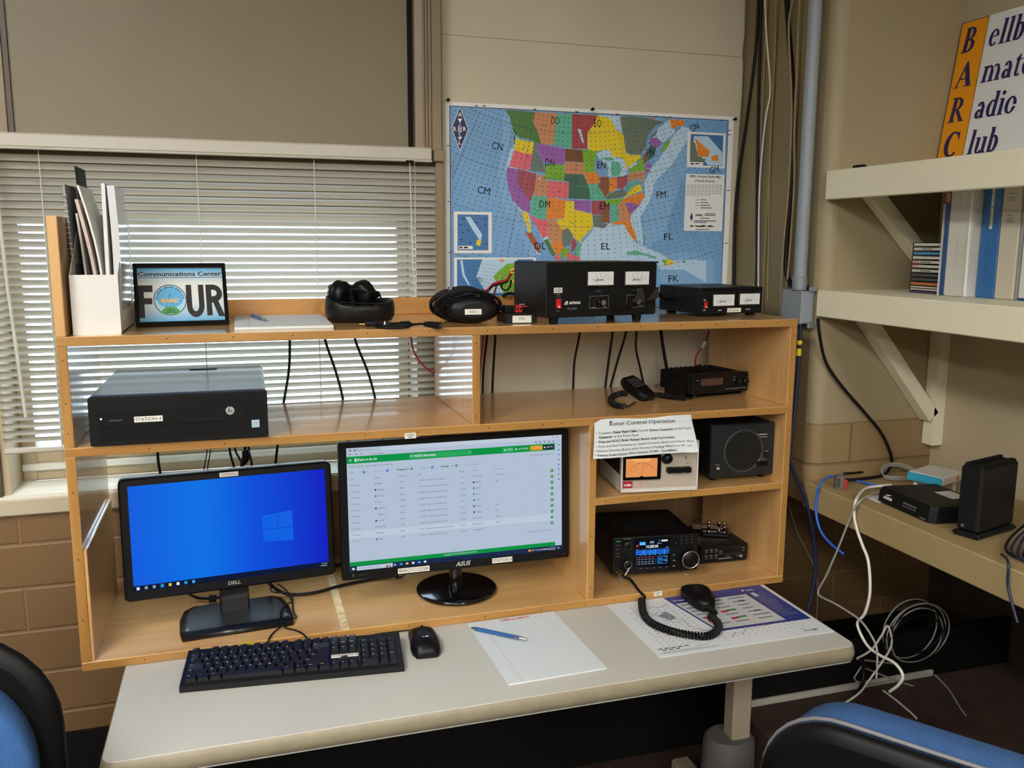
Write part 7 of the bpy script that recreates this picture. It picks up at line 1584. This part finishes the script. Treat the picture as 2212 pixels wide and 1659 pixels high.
for k, (m, nm, fr) in enumerate(CDM):
    h = 0.0058 if k in (0, 1, 2) else 0.0105
    t = thing('disc_case', '%s disc case, %s in the stack on a wall shelf' % (nm.replace(' topmost', '').replace(' titled', ' with a title'), ordn[k]), 'disc case', (1.936 + 0.001 * rr.uniform(-1, 1), -0.1315 + 0.0006 * rr.uniform(-1, 1), z), 0.006 * rr.uniform(-1, 1), 'disc cases stacked on the lower wall shelf')
    b = MB(); b.box(0.0, 0.142, -0.058, 0.058, 0.0003, h - 0.0004, 'cd_clear', 0.0008); obj('case', b, t)
    b = MB(); b.box(-0.0004, 0.001, -0.045 + 0.006 * (1 - fr), 0.053, h * 0.2, h * 0.78, m); a = Art(b, (-0.0004, 0.053, h * 0.2), (0, -1, 0), (0, 0, 1))
    if k in (6, 8, 11): a.rect(0.028, h * 0.2, 0.062, h * 0.36, 'ink', 1)
    if k in (7, 8): a.rect(0.0, 0, 0.022, h * 0.5, 'rule_red', 1)
    obj('spine_card', b, t); z += h

# ------------------------------------------------------------------ network gear on the side table
TZ = 0.993
M('modem_black', '0f1012', 0.5, bump=0.1, bscale=500)
q0, q1, q2 = at(1897, 1083, 'z', TZ), at(2012, 1134, 'z', TZ), at(2070, 1128, 'z', TZ)
d_ = (q1 - q0); ang = math.atan2(d_.y, d_.x); ML = d_.length
md = thing('modem', 'flat black cable modem with white lettering on the side table', 'modem', tuple(q0), ang)
b = MB(); P = [(0.0, 0.0), (ML * 0.93, 0.0), (ML, 0.012), (ML + 0.01, 0.145), (0.01, 0.155), (-0.004, 0.008)]
b.loft([[(x, y, 0.002) for x, y in P], [(x, y, 0.008) for x, y in P], [(x, y + 0.003, 0.030) for x, y in P], [(x * 0.96 + 0.004, y * 0.93 + 0.008, 0.0385) for x, y in P]], 'modem_black', smooth=False)
for x, y in ((0.02, 0.02), (ML - 0.02, 0.02), (0.02, 0.12), (ML - 0.02, 0.12)): b.lathe([(0.006, 0), (0.006, 0.003)], 'rubber', n=8, o=(x, y, 0))
a = Art(b, (0.0, 0.0008, 0.008), (1, 0, 0), (0, 0.003 / 0.022, 1), base=0.0008)
a.text('ARRIS', 0.016, 0.006, 0.0062, 'white_ink', 1, w=0.032, bold=0.05); a.poly([(0.022, 0.016), (0.034, 0.018), (0.046, 0.0205), (0.036, 0.0155), (0.026, 0.0145)], 'white_ink', 1)
for k in range(7): a.rect(0.088 + 0.0065 * k, 0.0125, 0.0915 + 0.0065 * k, 0.0165, 'grey_ink', 1); a.rect(0.088 + 0.0065 * k, 0.0065, 0.0915 + 0.0065 * k, 0.0085, 'silver_print', 1)
a.rect(ML - 0.04, -0.003, ML - 0.02, -0.001, 'grey_ink', 1); obj('body', b, md)
b = MB(); b.box(0.075, 0.135, 0.095, 0.14, 0.0386, 0.0389, 'page'); obj('sticker', b, md, 'white paper note on the modem') 
q = [at(x, y, 'z', TZ + 0.0006) for x, y in ((1870, 1075), (1899, 1087), (1920, 1080), (1890, 1068))]
b = MB(); b.add([tuple(p) for p in q] + [tuple(p + Vector((0, 0, 0.0004))) for p in q], [(3, 2, 1, 0), (4, 5, 6, 7), (0, 1, 5, 4), (1, 2, 6, 5), (2, 3, 7, 6), (3, 0, 4, 7)], 'page'); tag(obj('paper_slip', b), 'white paper slip under the left corner of the modem', 'paper')
q0, q1, q2 = at(2062, 1154, 'z', TZ), at(2110, 1168, 'z', TZ), at(2205, 1153, 'z', TZ)
d_ = q1 - q0; ang = math.atan2(d_.y, d_.x); TW = d_.length
nt2 = thing('network_tower', 'tall black upright network box beside the modem', 'router', tuple(q0), ang)
b = MB(); b.box(0.0, TW, 0.0, 0.145, 0.012, 0.158, 'modem_black', 0.006); b.box(0.006, 0.016, 0.004, 0.14, 0.156, 0.163, 'modem_black', 0.002); b.box(TW - 0.018, TW - 0.004, 0.004, 0.14, 0.156, 0.161, 'modem_black', 0.002)
a = Art(b, (0.0, 0.0, 0.012), (1, 0, 0), (0, 0, 1)); a.ring(TW * 0.32, 0.013, 0.0035, 0.0007, 'grey_ink', 1, n=14); a.line([(TW * 0.32 - 0.002, 0.0115), (TW * 0.32, 0.0155), (TW * 0.32 + 0.002, 0.0115)], 0.0006, 'grey_ink', 1); obj('body', b, nt2)
b = MB(); b.box(-0.006, TW + 0.006, -0.004, 0.149, 0.0, 0.0125, 'modem_black', 0.005); obj('stand', b, nt2)
wb_ = thing('network_switch', 'small white and blue box behind the modem on the side table', 'network switch', (2.015, -0.125, TZ), 0.35)
M('switch_blue', '35a8cc', 0.4)
b = MB(); b.box(-0.05, 0.055, -0.045, 0.045, 0.03, 0.053, 'white_plastic', 0.003); obj('case', b, wb_)
b = MB(); b.box(-0.056, -0.0505, -0.044, 0.044, 0.031, 0.052, 'switch_blue', 0.002); obj('end_panel', b, wb_)
for x in (-0.035, 0.04):
    for y in (-0.03, 0.03): b = MB(); b.lathe([(0.006, 0.0), (0.006, 0.031)], 'white_plastic', n=8, o=(x, y, 0)); obj('foot', b, wb_)
b = MB(); b.box(0.02, 0.032, -0.0462, -0.0448, 0.036, 0.047, 'orange_tag'); obj('port', b, wb_)
q = at(1815, 1056, 'z', TZ)
jb = thing('cable_tester', 'small grey and red plastic coupler box standing on the side table', 'coupler', (q.x, q.y, TZ), -0.35)
M('coupler_grey', '6a625c', 0.4); M('coupler_red', 'b0262e', 0.4)
b = MB(); b.box(-0.014, 0.006, -0.010, 0.012, 0.0, 0.036, 'coupler_grey', 0.002); b.box(-0.012, -0.004, -0.0112, -0.009, 0.006, 0.030, 'grey_dark', 0.001); obj('housing', b, jb)
b = MB(); b.box(0.006, 0.014, -0.009, 0.011, 0.002, 0.026, 'coupler_red', 0.001)
for k in range(4): b.box(0.0138, 0.0146, -0.007, 0.009, 0.004 + 0.0055 * k, 0.0075 + 0.0055 * k, 'logo_red')
obj('red_cover', b, jb, 'red cover')

# ------------------------------------------------------------------ conduit and junction box on the chase
M('pvc_grey', '8f98a0', 0.45, noise=0.04); M('pvc_dark', '7c858d', 0.45)
cn = thing('conduit', 'grey vertical conduit pipe running up beside the cream corner', 'conduit', (1.744, 0.105, 1.497), 0)
b = MB(); b.tube([(-0.010, -0.012, CZ - 1.499), (0, 0, 0.0)], 0.0165, 'pvc_grey', n=20, sub=1); obj('pipe', b, cn)
b = MB(); b.lathe([(0.019, 0.0), (0.019, 0.032), (0.0175, 0.034)], 'pvc_dark', n=20); obj('coupling', b, cn)
jx = thing('junction_box', 'grey electrical junction box under the conduit at the right end of the hutch', 'junction box', (1.752, 0.12, 1.41), 0)
b = MB(); b.box(-0.014, 0.0225, -0.042, 0.045, 0.0, 0.085, 'pvc_grey', 0.003); b.box(0.0, 0.022, -0.050, -0.042, -0.012, 0.002, 'pvc_dark', 0.002); b.box(0.0, 0.022, -0.050, -0.042, 0.083, 0.096, 'pvc_dark', 0.002); obj('box_body', b, jx)
b = MB(); b.box(-0.019, -0.0135, -0.043, 0.046, -0.001, 0.086, 'pvc_grey', 0.002)
for y in (-0.036, 0.039):
    for z in (0.006, 0.079): b.lathe([(0.0028, 0), (0.0028, -0.0012)], 'pvc_dark', n=8, o=(-0.019, y, z), axis='x')
obj('lid', b, jx)

# ------------------------------------------------------------------ office chairs
M('piping_grey', '77767b', 0.5); M('fabric_blue', '345f97', 0.9, noise=0.16, nscale=300, bump=0.5, bscale=700); M('shell_black', '070708', 0.5)
def office_chair(label, c, facing, zt, wd=0.46, hh=0.46, cush=0.10, rs=0.13, rim=0.008, pipe=True):
    """origin on the floor below the seat; local +y is the way the sitter faces"""
    rz = math.atan2(facing[1], facing[0]) - pi / 2
    t = thing('office_chair', label, 'chair', (c[0], c[1], 0), rz)
    by = -0.24
    def pad(b, y0, y1, m, ex, bulge):
        P = rrect(-wd / 2 - ex, wd / 2 + ex, zt - hh - ex, zt + ex, rs, 8)
        def ring(y, ins): return [(x, y + 0.10 * (x / wd) ** 2 - 0.0 + 0.02 * ((z - zt + hh / 2) / hh) ** 2, z) for x, z in (inset(P, ins) if ins else P)]
        b.loft([ring(y0 + bulge * 0.0, 0.022), ring(y0 + 0.004, 0.006), ring(y0 + 0.012, 0.0), ring(y1 - 0.014, 0.0), ring(y1 - 0.005, 0.007), ring(y1, 0.026)], m)
    b = MB(); pad(b, by - 0.03, by, 'shell_black', rim, 0); obj('back_shell', b, t)
    b = MB(); pad(b, by - 0.004, by + cush, 'fabric_blue', 0.0, 0.01); obj('back_cushion', b, t)
    if pipe: P = inset(rrect(-wd / 2 - rim, wd / 2 + rim, zt - hh - rim, zt + rim, rs, 8), -0.001); b = MB(); b.tube([(x, by - 0.004 + 0.10 * (x / wd) ** 2 + 0.02 * ((z - zt + hh / 2) / hh) ** 2, z) for x, z in P], 0.0036, 'piping_grey', n=6, sub=1, closed=True); obj('piping', b, t, 'grey piping')
    b = MB(); P = rrect(-0.24, 0.24, -0.22, 0.25, 0.08, 6); b.loft([[(x, y, 0.44) for x, y in inset(P, 0.02)], [(x, y, 0.455) for x, y in P], [(x, y, 0.49) for x, y in P], [(x, y, 0.51) for x, y in inset(P, 0.025)]], 'fabric_blue'); obj('seat_cushion', b, t)
    b = MB(); b.prism(rrect(-0.2, 0.2, -0.2, 0.2, 0.06, 4), 0.42, 0.445, 'shell_black'); obj('seat_pan', b, t)
    b = MB(); b.tube([(0, -0.1, 0.42), (0, -0.26, 0.43), (0, -0.29, 0.5), (0, by - 0.03, zt - hh + 0.2)], 0.02, 'shell_black', n=8, flat=0.5); obj('back_bar', b, t)
    b = MB(); b.lathe([(0.03, 0.10), (0.03, 0.28), (0.018, 0.28), (0.018, 0.42)], 'shell_black', n=14); obj('gas_post', b, t)
    for k in range(5):
        g = 2 * pi * k / 5 + 0.3; b = MB(); b.tube([(0, 0, 0.11), (0.15 * math.cos(g), 0.15 * math.sin(g), 0.10), (0.29 * math.cos(g), 0.29 * math.sin(g), 0.07)], 0.02, 'shell_black', n=8, radii=[0.028, 0.022, 0.016]); lg = obj('base_arm', b, t)
        b = MB(); b.lathe([(0.02, -0.022), (0.027, -0.018), (0.027, 0.018), (0.02, 0.022)], 'rubber', n=14, o=(0.29 * math.cos(g), 0.29 * math.sin(g), 0.0275), axis='x'); obj('caster', b, lg)
    return t
n_ = Vector((0.816, 0.578)); cB = Vector((1.232, -0.965)); cS = cB + n_ * 0.24
office_chair('blue cushioned office chair with black back shell at the lower right', cS, n_, 0.905)
n_ = Vector((0.1, -0.995)); cB = Vector((-0.205, -0.50)); cS = cB + n_ * 0.24
office_chair('blue office chair at the lower left edge of the photo', cS, n_, 1.02, rs=0.16, rim=0.035, cush=0.07, pipe=False)

# ------------------------------------------------------------------ cables
M('cable_white', 'd8d5cc', 0.5); M('cable_grey', 'a09d98', 0.5); M('cable_blue', '2a6ae0', 0.45); M('cable_tan', 'a08c64', 0.5); M('cable_navy', '1c2440', 0.45)
G1 = 'cords hanging behind the open hutch'
BYc = 0.4035
def drop(label, pts, r=0.0034, m='cable_black', ext=None, y=BYc):
    P = path('y', y, *pts); 
    P = [P[0] + Vector((0, 0, 0.05))] + P
    if ext: P += [at(e[0], e[1], 'y', y) for e in ext]
    return cable('hanging_cord', P, r, m, label, 'cord', G1)
drop('black cord hanging behind the hutch just right of the flat computer', [(626, 733), (624, 800), (612, 875)], ext=[(598, 975), (592, 1040)])
drop('black cord hanging behind the hutch below the notepad', [(702, 733), (726, 805), (742, 870)], ext=[(752, 960), (750, 1100)])
drop('black cord slanting behind the hutch below the headphone pouch', [(767, 733), (795, 805), (812, 868)], ext=[(830, 960), (830, 1100)])
drop('thin red wire curving behind the hutch left of the middle divider', [(888, 730), (895, 762), (915, 790), (940, 807)], 0.0024, 'red_wire', ext=[(1000, 830), (1030, 870)])
drop('thin red wire hanging just right of the middle divider', [(1045, 725), (1038, 790), (1035, 850)], 0.0022, 'red_wire', y=0.425)
drop('black cord hanging nearest right of the middle divider', [(1052, 728), (1045, 790), (1042, 856)], 0.0032)
drop('black cord hanging second right of the middle divider', [(1070, 728), (1066, 790), (1063, 855)], 0.0034)
drop('black cord hanging below the left half of the large power supply', [(1252, 722), (1241, 780), (1238, 846)], 0.0034)
drop('black cord leaning leftmost of the pair behind the hand microphone', [(1323, 720), (1316, 770), (1307, 840)], 0.0036)
drop('black cord slanting rightmost of the pair behind the hand microphone', [(1352, 718), (1334, 780), (1318, 838)], 0.0036)
drop('black cord bowed below the right half of the large power supply', [(1375, 716), (1374, 755), (1384, 800), (1392, 836)], 0.0034)
drop('thick black cord running down to the back of the mobile radio', [(1428, 715), (1434, 760), (1442, 805)], 0.005)
def conn(b): b.tube(path('y', 0.41, (1524, 738), (1516, 752)), 0.006, 'white_plastic', n=8, sub=1)
cable('hanging_cord', path('y', 0.41, (1532, 715), (1524, 738), (1506, 765), (1502, 785), (1512, 802)), 0.003, 'red_wire', 'red and black wire with a white connector above the mobile radio', 'cord', G1, extra=conn)
cable('ground_wire', [at(1438, 830, 'z', MT + 0.006), at(1425, 829, 'z', MT + 0.008), at(1415, 834, 'z', MT + 0.004)], 0.0014, 'land_d', 'thin green wire curling left of the mobile radio', 'wire')
drop('single black cord left of the dark plug above the blue monitor', [(341, 985), (343, 1005), (347, 1030)], ext=[(350, 1100)])
drop('thin dark wire left of a close pair above the blue monitor', [(447, 975), (443, 1000), (440, 1022)], 0.0014, ext=[(438, 1080)])
drop('thin dark wire right of a close pair above the blue monitor', [(454, 975), (450, 1000), (448, 1022)], 0.0014, ext=[(446, 1080)])
drop('black cord leaning left of the dark plug above the blue monitor', [(496, 970), (500, 990), (506, 1012)], 0.003, ext=[(510, 1060)])
drop('black cord touching the left of the dark plug above the blue monitor', [(508, 970), (517, 990), (523, 1008)], 0.0026, ext=[(528, 1060)])
drop('black cord right of the dark plug above the blue monitor', [(537, 968), (541, 988), (544, 1006)], 0.003, ext=[(548, 1060)])
def plug(b): b.tube(path('y', BYc - 0.008, (529, 972), (532, 985), (527, 997), (521, 1008)), 0.006, 'rubber', n=10, radii=[0.008, 0.011, 0.009, 0.003])
cable('power_plug', path('y', BYc - 0.008, (530, 955), (529, 972)), 0.004, 'cable_black', 'dark tapered power plug hanging above the blue monitor', 'plug', extra=plug)
# cords on the bottom shelf behind and before the monitors
zb = BT + 0.004
cable('video_cable', [at(580, 1258, 'y', 0.2), at(600, 1275, 'z', zb + 0.012), at(630, 1284, 'z', zb), at(680, 1280, 'z', zb), at(740, 1264, 'z', zb), at(800, 1252, 'z', zb), at(860, 1243, 'z', zb + 0.004)], 0.0042, 'cable_black', 'thick black video cable running between the two monitors')
cable('monitor_cord', [at(410, 1284, 'y', 0.2), at(425, 1291, 'z', zb + 0.004), at(450, 1293, 'z', zb + 0.004), at(468, 1291, 'z', zb + 0.006), at(480, 1290, 'z', zb + 0.006)], 0.0036, 'cable_black', 'black cord with a plug left of the blue monitor stand', extra=lambda b: b.tube([at(452, 1293, 'z', zb + 0.006), at(467, 1292, 'z', zb + 0.006)], 0.0085, 'rubber', n=10, sub=1))
cable('keyboard_cable', [at(600, 1262, 'y', 0.16), at(612, 1270, 'z', zb + 0.02), at(628, 1285, 'z', zb + 0.01), at(632, 1298, 'z', zb + 0.006), at(612, 1310, 'z', zb + 0.018), at(606, 1330, 'z', zb + 0.018), at(613, 1353, 'z', zb + 0.004), at(640, 1362, 'z', zb), at(655, 1370, 'z', zb), at(670, 1386, 'z', DZ + 0.02)], 0.0018, 'cable_black', 'thin black keyboard cord looping right of the blue monitor stand')
cable('mouse_cable', [at(584, 1262, 'y', 0.16), at(588, 1278, 'z', zb + 0.008), at(615, 1282, 'z', zb + 0.004), at(630, 1296, 'z', zb), at(634, 1322, 'z', zb), at(640, 1332, 'z', zb), at(625, 1342, 'z', zb + 0.006), at(596, 1362, 'z', zb), at(582, 1378, 'z', zb), at(580, 1392, 'z', DZ + 0.024), at(588, 1396, 'z', DZ + 0.02)], 0.0018, 'cable_black', 'thin black mouse cord crossing the front edge of the hutch by the keyboard')
cable('audio_plug', [at(846, 1240, 'y', 0.2), at(856, 1247, 'z', zb + 0.006), at(868, 1246, 'z', zb + 0.006), at(874, 1240, 'y', 0.2)], 0.003, 'cable_navy', 'dark cord loop showing under the bottom left of the web page monitor')
# cables on the brown flank of the chase
CFX = CX - 0.013
def fl(label, pts, r, m, x=CFX): return cable('riser_cable', path('x', x, *pts), r, m, label, 'cable', 'cables running up the brown flank')
fl('black cable sweeping leftmost down the brown flank', [(1639, -10), (1632, 110), (1613, 260), (1593, 400), (1586, 520), (1585, 625)], 0.0045, 'cable_black')
fl('black cable hanging straight, second from left on the brown flank', [(1645, -10), (1640, 150), (1637, 300), (1635, 480), (1636, 640)], 0.0045, 'cable_black')
fl('grey cable bowing right beside the straight black one on the brown flank', [(1652, -10), (1656, 80), (1664, 190), (1655, 250), (1646, 330), (1640, 430), (1638, 640)], 0.0028, 'cable_white')
fl('thin tan wire in the middle of the brown flank', [(1676, -10), (1672, 150), (1665, 300), (1660, 500), (1658, 650)], 0.0015, 'cable_tan')
fl('black cable bundle bent into the junction box', [(1699, -10), (1704, 70), (1712, 180), (1714, 300), (1708, 420), (1700, 520), (1698, 580), (1706, 610), (1722, 622), (1745, 622)], 0.007, 'cable_black')
fl('tan cable tight left of the black bundle on the brown flank', [(1716, -10), (1704, 60), (1710, 230), (1704, 400), (1692, 540), (1684, 700)], 0.003, 'cable_tan', CFX - 0.008)
fl('tan cable right of the black bundle on the brown flank', [(1728, -10), (1722, 130), (1716, 290), (1716, 390), (1708, 520), (1700, 615)], 0.003, 'cable_tan', CFX - 0.004)
# cables right of the hutch
def tape(b):
    for p, q in (((1727, 735), (1727, 744)), ((1726, 753), (1725, 768))): b.tube(path('y', 0.03, p, q), 0.0068, 'yellow_vinyl', n=10, sub=1)
cable('taped_cable', path('y', 0.03, (1729, 700), (1728, 735), (1726, 775), (1719, 860), (1712, 920), (1706, 985), (1715, 1020), (1738, 1075), (1755, 1140), (1762, 1220), (1756, 1270), (1742, 1330)), 0.0052, 'cable_navy', 'dark cable with two yellow tape bands hanging right of the hutch', extra=tape)
cable('shelf_cable', path('y', CY - 0.014, (1767, 688), (1770, 720), (1783, 780), (1815, 830), (1860, 882), (1900, 930), (1920, 970)) + [at(1926, 1000, 'z', TZ + 0.03), at(1912, 1024, 'z', TZ + 0.006), at(1880, 1032, 'z', TZ + 0.005), at(1840, 1036, 'z', TZ + 0.012), at(1828, 1036, 'z', TZ + 0.014)], 0.0042, 'cable_black', 'black cable arching from the lower wall shelf down to the side table', n=8)
cable('black_lead', [at(1824, 1023, 'z', TZ + 0.022), at(1860, 1020, 'z', TZ + 0.01), at(1910, 1010, 'z', TZ + 0.006), at(1960, 1005, 'z', TZ + 0.006), at(2040, 1005, 'z', TZ + 0.006), at(2072, 1012, 'z', TZ + 0.01)], 0.0035, 'cable_black', 'black lead lying across the back of the side table')
cable('ethernet_cable', [at(1908, 1052, 'z', TZ + 0.006), at(1880, 1046, 'z', TZ + 0.006), at(1850, 1038, 'z', TZ + 0.006), at(1830, 1034, 'z', TZ + 0.015)], 0.003, 'cable_blue', 'short blue network cable between the coupler and the modem')
cable('ethernet_cable', [at(1806, 1030, 'z', TZ + 0.016), at(1790, 1030, 'z', TZ + 0.02)] + path('x', 1.752, (1772, 1046), (1764, 1075), (1763, 1110), (1772, 1145), (1792, 1172), (1822, 1196)), 0.003, 'cable_blue', 'blue network cable drooping over the left end of the side table')
cable('white_cable', [at(1925, 1048, 'z', TZ + 0.02), at(1900, 1050, 'z', TZ + 0.012), at(1868, 1056, 'z', TZ + 0.008)] + path('x', 1.75, (1850, 1078), (1845, 1108), (1850, 1140), (1862, 1175), (1876, 1215), (1879, 1280), (1868, 1325), (1852, 1348), (1872, 1392), (1900, 1415), (1932, 1432), (1950, 1458), (1942, 1478), (1922, 1494)), 0.0036, 'cable_white', 'thick white cable falling from the modem over the side table edge')
cable('grey_cable', [at(1908, 1062, 'z', TZ + 0.008), at(1880, 1070, 'z', TZ + 0.006)] + path('x', 1.748, (1858, 1082), (1840, 1110), (1824, 1150), (1806, 1195), (1784, 1245), (1768, 1275), (1772, 1288), (1800, 1302), (1830, 1320), (1860, 1342), (1885, 1378), (1895, 1410), (1893, 1465)), 0.0026, 'cable_grey', 'thin grey cable falling from the modem and curling behind the desk corner')
cable('thin_cable', path('y', 0.40, (1703, 1088), (1722, 1150), (1745, 1195), (1763, 1240), (1766, 1290), (1760, 1400), (1750, 1560)), 0.0022, 'cable_grey', 'thin pale cable slanting down the block wall right of the hutch')
PZ = 0.329
cable('white_cable', [at(1852, 1422, 'y', 0.09), at(1882, 1404, 'y', 0.06), at(1905, 1372, 'y', 0.05), at(1918, 1352, 'y', 0.05), at(1926, 1392, 'y', 0.04), at(1904, 1432, 'y', 0.04), at(1874, 1474, 'y', 0.04), at(1855, 1498, 'y', 0.03), at(1820, 1522, 'z', PZ)], 0.0032, 'cable_white', 'white cable looping down behind the desk corner to the dark platform')
cable('white_cable', path('y', 0.10, (1850, 1424), (1900, 1430), (1960, 1437)), 0.0026, 'cable_grey', 'short pale cable running right from the desk corner')
cable('grey_cable', path('y', 0.08, (1862, 1440), (1900, 1456), (1960, 1478), (1985, 1484), (2008, 1484)), 0.0024, 'cable_grey', 'pale cable sloping right below the desk corner')
cable('grey_cable', [at(1862, 1438, 'y', 0.07), at(1850, 1456, 'y', 0.07), at(1846, 1466, 'y', 0.07), at(1860, 1476, 'y', 0.07), at(1895, 1477, 'y', 0.07), at(1925, 1468, 'y', 0.07), at(1938, 1458, 'y', 0.07)], 0.0024, 'cable_grey', 'thin grey cable hanging in a shallow loop right of the desk corner')
cable('white_cable', [at(1908, 1492, 'z', PZ), at(1935, 1512, 'z', PZ), at(1968, 1540, 'z', PZ), at(1980, 1552, 'z', PZ)], 0.0028, 'cable_white', 'pale cable lying on the dark platform behind the right chair')
cable('floor_cable', path('z', 0.006, (893, 1588), (930, 1612), (1000, 1632), (1080, 1632), (1180, 1620), (1280, 1604), (1400, 1585), (1560, 1562), (1600, 1556)), 0.005, 'cable_grey', 'grey cable trailing across the dark floor under the desk')
cable('black_cable', [at(1862, 1424, 'y', 0.06), at(1866, 1450, 'y', 0.06), at(1862, 1480, 'y', 0.05), at(1848, 1500, 'z', PZ + 0.002)], 0.0055, 'cable_black', 'black cable hanging by the desk corner')
cable('thin_cable', path('y', -0.1, (2020, 1458), (2050, 1490), (2075, 1530), (2094, 1556)), 0.0022, 'cable_grey', 'thin pale cable hanging in the dark under the side table')
b = MB()
rc_ = random.Random(4)
cq_ = at(1972, 1370, 'y', 0.06)
for k in range(9):
    rx, rz_ = 0.100 + 0.012 * rc_.uniform(-1, 1), 0.082 + 0.010 * rc_.uniform(-1, 1); dx, dz, dy = 0.012 * rc_.uniform(-1, 1), 0.014 * rc_.uniform(-1, 1), 0.02 * rc_.uniform(-1, 1)
    b.tube([(cq_.x + dx + rx * math.cos(t), 0.06 + dy, cq_.z + dz + rz_ * math.sin(t)) for t in [2 * pi * i / 14 for i in range(14)]], 0.0022, 'cable_grey' if k % 2 else 'cable_black', n=5, sub=3, closed=True)
tag(obj('cable_coil', b), 'coil of thin cable hanging in the dark under the side table', 'cable coil')
b = MB()
for k in range(7):
    x0 = 2.03 + 0.008 * rc_.uniform(-1, 1); y0 = -0.46 - 0.02 * k
    b.tube([(x0, -0.42, TZ + 0.05 + 0.006 * k), (x0 - 0.06, -0.47 - 0.005 * k, TZ + 0.05), (1.86 + 0.006 * k, -0.50 - 0.01 * k, TZ + 0.012), (1.80, -0.57 - 0.012 * k, TZ + 0.008), (1.86, -0.66 - 0.01 * k, TZ + 0.008), (1.95, -0.74, TZ + 0.008)], 0.0028, 'cable_navy' if k % 3 else 'cable_black', n=6)
tag(obj('cable_bunch', b), 'dark bunch of cables on the side table right of the tall black box', 'cable bunch')
cable('black_lead', [Vector((1.79, -0.55, TZ + 0.006))] + path('x', 1.75, (2178, 1215), (2177, 1260), (2185, 1300), (2198, 1345)), 0.0028, 'cable_navy', 'thin dark lead hanging over the side table edge at the right of the photo')
b = MB()
for k in range(4):
    t0 = 0.0
    b.tube([(2.02 + 0.05 * math.cos(t) * (1 + 0.04 * k), 0.0 + 0.035 * math.sin(t), TZ + 0.006 + 0.003 * k + 0.02 * max(0, math.sin(t))) for t in [2 * pi * i / 12 for i in range(12)]], 0.0016, 'cable_grey', n=5, sub=3, closed=True)
tag(obj('cable_coil', b), 'small loose loop of grey wire at the back of the side table', 'cable coil')
bpy.data.objects.remove(_tcurve)
